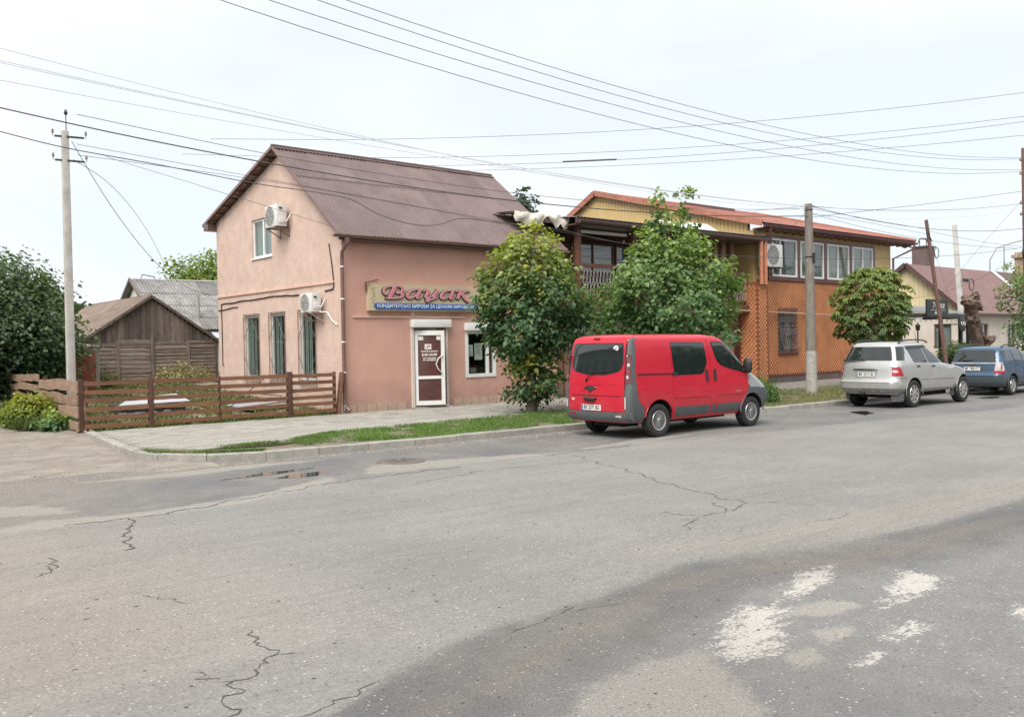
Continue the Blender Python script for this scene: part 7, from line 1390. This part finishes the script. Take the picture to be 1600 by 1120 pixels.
# ------------------------------------------------------------------ the other side of the street, only met in reflections
OH = mat('opposite_wall', (.30, .30, .27), .9, .1, 1)
def far_house(x0, y0, x1, y1, ze_, zr_, label, ridge='x', chim=3):
    bl = empty('house', ((x0+x1)/2, (y0+y1)/2, 0), label, 'house'); mb = MB(); mb.box(x0, y0, -.04, x1, y1, ze_); mb.build('wall', OH, bl); xm, ym = (x0+x1)/2, (y0+y1)/2
    if ridge == 'x': V = [(x0-.5, y0-.5, ze_-.1), (x1+.5, y0-.5, ze_-.1), (x1+.5, ym, zr_), (x0-.5, ym, zr_), (x1+.5, y1+.5, ze_-.1), (x0-.5, y1+.5, ze_-.1)]; F = [(0, 1, 2, 3), (3, 2, 4, 5), (1, 4, 2), (0, 3, 5)]
    else: V = [(x0-.5, y0-.5, ze_-.1), (x0-.5, y1+.5, ze_-.1), (xm, y1+.5, zr_), (xm, y0-.5, zr_), (x1+.5, y1+.5, ze_-.1), (x1+.5, y0-.5, ze_-.1)]; F = [(0, 1, 2, 3), (3, 2, 4, 5), (1, 4, 2), (0, 3, 5)]
    mb = MB(); mb.add(V, F); mb.build('roof', BRR, bl)
    for k in range(chim):
        t = (k+.5)/chim; cx_, cy_ = (x0+(x1-x0)*t, ym) if ridge == 'x' else (xm, y0+(y1-y0)*t); mb = MB(); mb.box(cx_-.45, cy_-.45, zr_-.8, cx_+.45, cy_+.45, zr_+1.3); mb.build('chimney', OH, bl)
    n = int((x1-x0)/2.6); 
    for i in range(n):
        for z in (1.3, 4.3):
            if z+1.6 < ze_: a_ = x0+1+i*2.6; mb = MB(); mb.box(a_, y1-.02 if y0 < 0 else y0-.05, z, a_+1.1, y1+.05 if y0 < 0 else y0+.02, z+1.5); mb.build('window', CG, bl)
    n = int((y1-y0)/2.6)
    for i in range(n):
        for z in (1.3, 4.3):
            if z+1.6 < ze_: a_ = y0+1+i*2.6; mb = MB(); mb.box(x1-.02, a_, z, x1+.05, a_+1.1, z+1.5); mb.build('window', CG, bl)
far_house(-16, -19, 2, -11, 6.2, 9.0, 'pale two storey house across the street')
far_house(-26, 27, -6, 41, 7.2, 10.5, 'long two storey house left of the dirt street, outside the picture', 'y', 4)
far_house(48, -24, 66, -14, 5.5, 8.5, 'pale house farther along the other side of the street')
for i, (x, y, s_, lb) in enumerate(((14, -8.5, 1.2, 'broad tree nearest on the other side of the street'), (27, -9, 1.35, 'second broad tree on the other side of the street'), (37, -9.5, 1.5, 'third broad tree on the other side of the street'), (44, -8.5, 1.3, 'fourth broad tree on the other side of the street'), (72, -10, 1.5, 'broad tree far along the other side of the street'), (88, -11, 1.6, 'farthest broad tree on the other side of the street'))):
    tree('street_tree', (x, y, -.04), lb, [(1.4*s_, 2.0*s_), (3*s_, 3.1*s_), (4.6*s_, 3.0*s_), (6*s_, 1.6*s_), (6.8*s_, .4)], col_dark, 61+i, 300, 20, .34, .2, 5.5*s_, spread=.4, tri=True)
# ------------------------------------------------------------------ overhead cables
WIRE = mat('cable_black', (.06, .06, .065), .6); WIREL = mat('cable_grey_glare', (.55, .55, .56), .6)  # pale grey paints in the sky's glare over the faint cables
def W(label, pts, r):
    P = [tuple(p) for p in pts]; C_ = crs(P, 6); mb = MB(); mb.tube([tuple(q) for q in C_], r*(.5 if 'bundle' in label or 'faint' in label else .66), 5)
    o = mb.build('overhead_cable', WIREL if 'bundle' in label or 'faint' in label else WIRE, None, 60); tag(o, label, 'cable', 'overhead cables')
W('topmost of the four thin lines sloping from top centre down to the right-edge pole',[(3.53, 14.85, 8.88), (10.1, 15.04, 8.43), (16.67, 15.23, 8.23), (23.24, 15.43, 8.27), (29.81, 15.62, 8.54), (36.38, 15.81, 9.05), (42.96, 16.0, 9.81)],0.011)
W('second of the four thin lines sloping from top centre to the right-edge pole',[(2.86, 14.89, 8.81), (9.43, 15.03, 8.28), (16.0, 15.18, 8.01), (22.57, 15.32, 8.01), (29.14, 15.46, 8.28), (35.71, 15.61, 8.82), (42.28, 15.75, 9.63)],0.011)
W('third of the four thin lines sloping from top centre to the right-edge pole',[(1.81, 14.85, 8.57), (8.66, 15.04, 8.05), (15.52, 15.23, 7.79), (22.38, 15.43, 7.78), (29.23, 15.62, 8.02), (36.09, 15.81, 8.52), (42.94, 16.0, 9.28)],0.011)
W('lowest of the four thin lines sloping from top centre to the right-edge pole',[(0.82, 14.89, 8.48), (7.73, 15.03, 7.82), (14.64, 15.18, 7.47), (21.55, 15.32, 7.42), (28.45, 15.46, 7.67), (35.36, 15.61, 8.23), (42.27, 15.75, 9.08)],0.011)
W('uppermost thin line rising across the sky to the right edge',[(11.89, 30.0, 9.15), (15.68, 26.7, 9.01), (19.46, 23.4, 9.01), (23.25, 20.1, 9.14), (27.03, 16.8, 9.41), (30.82, 13.5, 9.82), (34.6, 10.2, 10.35)],0.011)
W('second thin line rising across the sky to the right edge',[(12.38, 34.1, 9.41), (15.99, 30.13, 9.03), (19.61, 26.17, 8.8), (23.22, 22.2, 8.73), (26.84, 18.23, 8.81), (30.45, 14.27, 9.05), (34.07, 10.3, 9.43)],0.011)
W('thin line rising to the right that carries the dark splice',[(13.85, 31.2, 8.72), (17.22, 27.73, 8.46), (20.59, 24.27, 8.34), (23.96, 20.8, 8.37), (27.33, 17.33, 8.54), (30.7, 13.87, 8.85), (34.07, 10.4, 9.3)],0.011)
W('thick dark splice on the thin line above the tiled house',[(21.76, 23.06, 8.352), (22.1, 22.71, 8.354), (22.45, 22.36, 8.357), (22.75, 22.05, 8.36), (23.08, 21.71, 8.362)],0.045)
W('lowest of the thin lines rising across the sky to the right edge',[(20.2, 31.2, 9.14), (22.42, 27.73, 8.89), (24.64, 24.27, 8.71), (26.86, 20.8, 8.59), (29.08, 17.33, 8.55), (31.31, 13.87, 8.58), (33.53, 10.4, 8.68)],0.011)
W('upper cable of the faint bundle descending from the left sky to the grey round pole',[(-3.36, 12.92, 6.13), (1.72, 13.55, 5.92), (6.81, 14.18, 5.81), (11.9, 14.81, 5.81), (16.98, 15.44, 5.92), (22.07, 16.07, 6.12), (27.16, 16.7, 6.43)],0.011)
W('second cable of the faint bundle descending to the grey round pole',[(-2.37, 11.89, 5.67), (2.54, 12.69, 5.58), (7.44, 13.49, 5.57), (12.35, 14.29, 5.65), (17.26, 15.1, 5.82), (22.17, 15.9, 6.07), (27.08, 16.7, 6.41)],0.011)
W('third cable of the faint bundle descending to the grey round pole',[(-0.27, 13.46, 5.68), (4.29, 14.0, 5.67), (8.85, 14.54, 5.71), (13.4, 15.08, 5.8), (17.96, 15.62, 5.94), (22.52, 16.16, 6.12), (27.08, 16.7, 6.36)],0.011)
W('lowest cable of the faint bundle descending to the grey round pole',[(0.39, 14.06, 6.4), (4.84, 14.5, 6.12), (9.29, 14.94, 5.95), (13.73, 15.38, 5.88), (18.18, 15.82, 5.92), (22.63, 16.26, 6.06), (27.08, 16.7, 6.3)],0.011)
W('thick black cable passing over the gable of the pink shop',[(1.35, 20.33, 7.14), (5.65, 19.73, 6.54), (9.95, 19.12, 6.11), (14.25, 18.52, 5.84), (18.55, 17.91, 5.76), (22.85, 17.3, 5.84), (27.15, 16.7, 6.09)],0.022)
W('thin cable from the left pole over the shop roof to the round pole',[(5.1, 20.0, 6.88), (8.78, 19.45, 6.46), (12.45, 18.9, 6.17), (16.13, 18.35, 6.01), (19.8, 17.8, 5.99), (23.48, 17.25, 6.09), (27.15, 16.7, 6.33)],0.011)
W('thin cable crossing the lower part of the shop roof',[(6.15, 24.2, 6.9), (8.1, 23.77, 6.77), (10.06, 23.33, 6.62), (12.02, 22.9, 6.44), (13.98, 22.47, 6.22), (15.93, 22.03, 5.98), (17.89, 21.6, 5.7)],0.01)
W('thin cable crossing the middle of the shop roof',[(6.15, 24.2, 7.17), (8.87, 23.77, 6.88), (11.59, 23.33, 6.59), (14.31, 22.9, 6.31), (17.03, 22.47, 6.03), (19.75, 22.03, 5.76), (22.47, 21.6, 5.5)],0.01)
W('black cable looping low in front of the shop roof towards the timber building',[(4.05, 22.0, 6.77), (5.38, 21.96, 6.57), (7.41, 21.89, 6.41), (9.71, 21.81, 6.2), (11.11, 21.77, 6.14), (12.43, 21.72, 6.03), (13.32, 21.7, 5.69), (14.36, 21.66, 5.48), (15.23, 21.63, 5.5), (16.03, 21.61, 5.74), (16.62, 21.59, 5.77), (18.1, 21.54, 5.73), (20.23, 21.47, 5.67), (22.56, 21.39, 5.42), (28.38, 21.2, 5.21)],0.018)
W('twisted drop cable from the left pole to the gable wall',[(6.06, 24.3, 7.25), (7.1, 25.45, 6.19), (8.14, 26.6, 5.33), (9.17, 27.75, 4.67), (10.21, 28.9, 4.21), (11.24, 30.05, 3.96), (12.28, 31.2, 3.91)],0.013)
W('hair-thin line running down the gable to the front eave',[(7.23, 25.6, 7.23), (8.03, 25.0, 6.9), (8.84, 24.4, 6.58), (9.65, 23.8, 6.25), (10.45, 23.2, 5.93), (11.26, 22.6, 5.6), (12.07, 22.0, 5.28)],0.009)
W('thin drop line from the left pole to the slate roof',[(6.09, 24.3, 6.79), (7.63, 27.58, 7.04), (9.17, 30.87, 7.09), (10.7, 34.15, 6.94), (12.24, 37.43, 6.6), (13.77, 40.72, 6.06), (15.31, 44.0, 5.32)],0.012)
W('nearly level cable from the round pole to the right-edge pole',[(27.23, 16.7, 6.42), (29.91, 16.58, 6.53), (32.58, 16.47, 6.7), (35.25, 16.35, 6.91), (37.92, 16.23, 7.16), (40.59, 16.12, 7.47), (43.26, 16.0, 7.82)],0.012)
W('thick sagging cable from the round pole to the right edge',[(27.23, 16.7, 6.42), (29.9, 16.58, 6.25), (32.57, 16.47, 6.17), (35.23, 16.35, 6.17), (37.9, 16.23, 6.26), (40.57, 16.12, 6.44), (43.23, 16.0, 6.7)],0.016)
W('upper line from the round pole to the leaning wooden pole',[(27.23, 16.7, 6.35), (29.77, 17.25, 6.46), (32.3, 17.8, 6.58), (34.83, 18.35, 6.7), (37.37, 18.9, 6.82), (39.9, 19.45, 6.94), (42.44, 20.0, 7.07)],0.011)
W('line from the leaning wooden pole to the right edge',[(42.44, 20.0, 7.01), (43.01, 19.5, 6.81), (43.59, 19.0, 6.64), (44.17, 18.5, 6.48), (44.75, 18.0, 6.34), (45.33, 17.5, 6.22), (45.91, 17.0, 6.13)],0.011)
W('lower line from the round pole to the leaning wooden pole',[(27.23, 16.7, 6.2), (29.76, 17.25, 6.32), (32.3, 17.8, 6.44), (34.83, 18.35, 6.55), (37.36, 18.9, 6.65), (39.9, 19.45, 6.74), (42.43, 20.0, 6.83)],0.011)
W('deep sagging line passing the leaning wooden pole',[(27.23, 16.7, 6.17), (29.78, 16.58, 5.96), (32.32, 16.47, 5.81), (34.87, 16.35, 5.71), (37.41, 16.23, 5.68), (39.96, 16.12, 5.7), (42.51, 16.0, 5.78)],0.011)
W('cable in front of the upper window row of the tiled house',[(28.51, 21.3, 5.25), (31.86, 20.75, 5.25), (35.21, 20.2, 5.32), (38.56, 19.65, 5.47), (41.91, 19.1, 5.68), (45.26, 18.55, 5.97), (48.61, 18.0, 6.34)],0.014)
W('line climbing from the round pole to the right edge',[(27.23, 16.7, 6.06), (29.0, 16.25, 6.3), (30.77, 15.8, 6.54), (32.55, 15.35, 6.78), (34.32, 14.9, 7.04), (36.09, 14.45, 7.3), (37.86, 14.0, 7.57)],0.012)
W('drop line from the cafe canopy up to the right-edge pole',[(48.79, 24.0, 4.09), (47.86, 22.67, 4.12), (46.93, 21.33, 4.23), (46.0, 20.0, 4.44), (45.07, 18.67, 4.74), (44.14, 17.33, 5.12), (43.21, 16.0, 5.6)],0.012)
W('faint upper cable between round pole and right-edge pole',[(27.24, 16.7, 6.44), (29.73, 16.52, 6.5), (32.22, 16.33, 6.61), (34.71, 16.15, 6.77), (37.2, 15.97, 6.99), (39.69, 15.78, 7.25), (42.18, 15.6, 7.56)],0.01)
W('faint lower cable between round pole and right-edge pole',[(27.23, 16.7, 6.13), (29.72, 16.52, 6.2), (32.21, 16.33, 6.33), (34.7, 16.15, 6.51), (37.19, 15.97, 6.75), (39.68, 15.78, 7.05), (42.17, 15.6, 7.41)],0.01)
W('short line from the round pole back over the red roof',[(33.56, 24.0, 7.67), (32.49, 22.78, 7.46), (31.43, 21.57, 7.26), (30.36, 20.35, 7.05), (29.29, 19.13, 6.84), (28.22, 17.92, 6.64), (27.16, 16.7, 6.43)],0.01)
W('short drop line from the round pole to the air conditioner corner',[(32.49, 22.3, 5.37), (31.57, 21.37, 5.49), (30.66, 20.43, 5.63), (29.74, 19.5, 5.77), (28.83, 18.57, 5.93), (27.91, 17.63, 6.1), (27.0, 16.7, 6.29)],0.01)
W('thin stay line hanging before the brown roof',[(42.94, 20.0, 6.58), (43.56, 20.0, 5.6), (44.18, 20.0, 4.71), (44.79, 20.0, 3.92), (45.41, 20.0, 3.23), (46.03, 20.0, 2.63), (46.64, 20.0, 2.13)],0.009)
W('thin diagonal line from the right-edge pole to the cafe',[(43.27, 16.0, 8.05), (43.73, 17.0, 7.26), (44.2, 18.0, 6.45), (44.67, 19.0, 5.6), (45.14, 20.0, 4.71), (45.6, 21.0, 3.79), (46.07, 22.0, 2.84)],0.009)
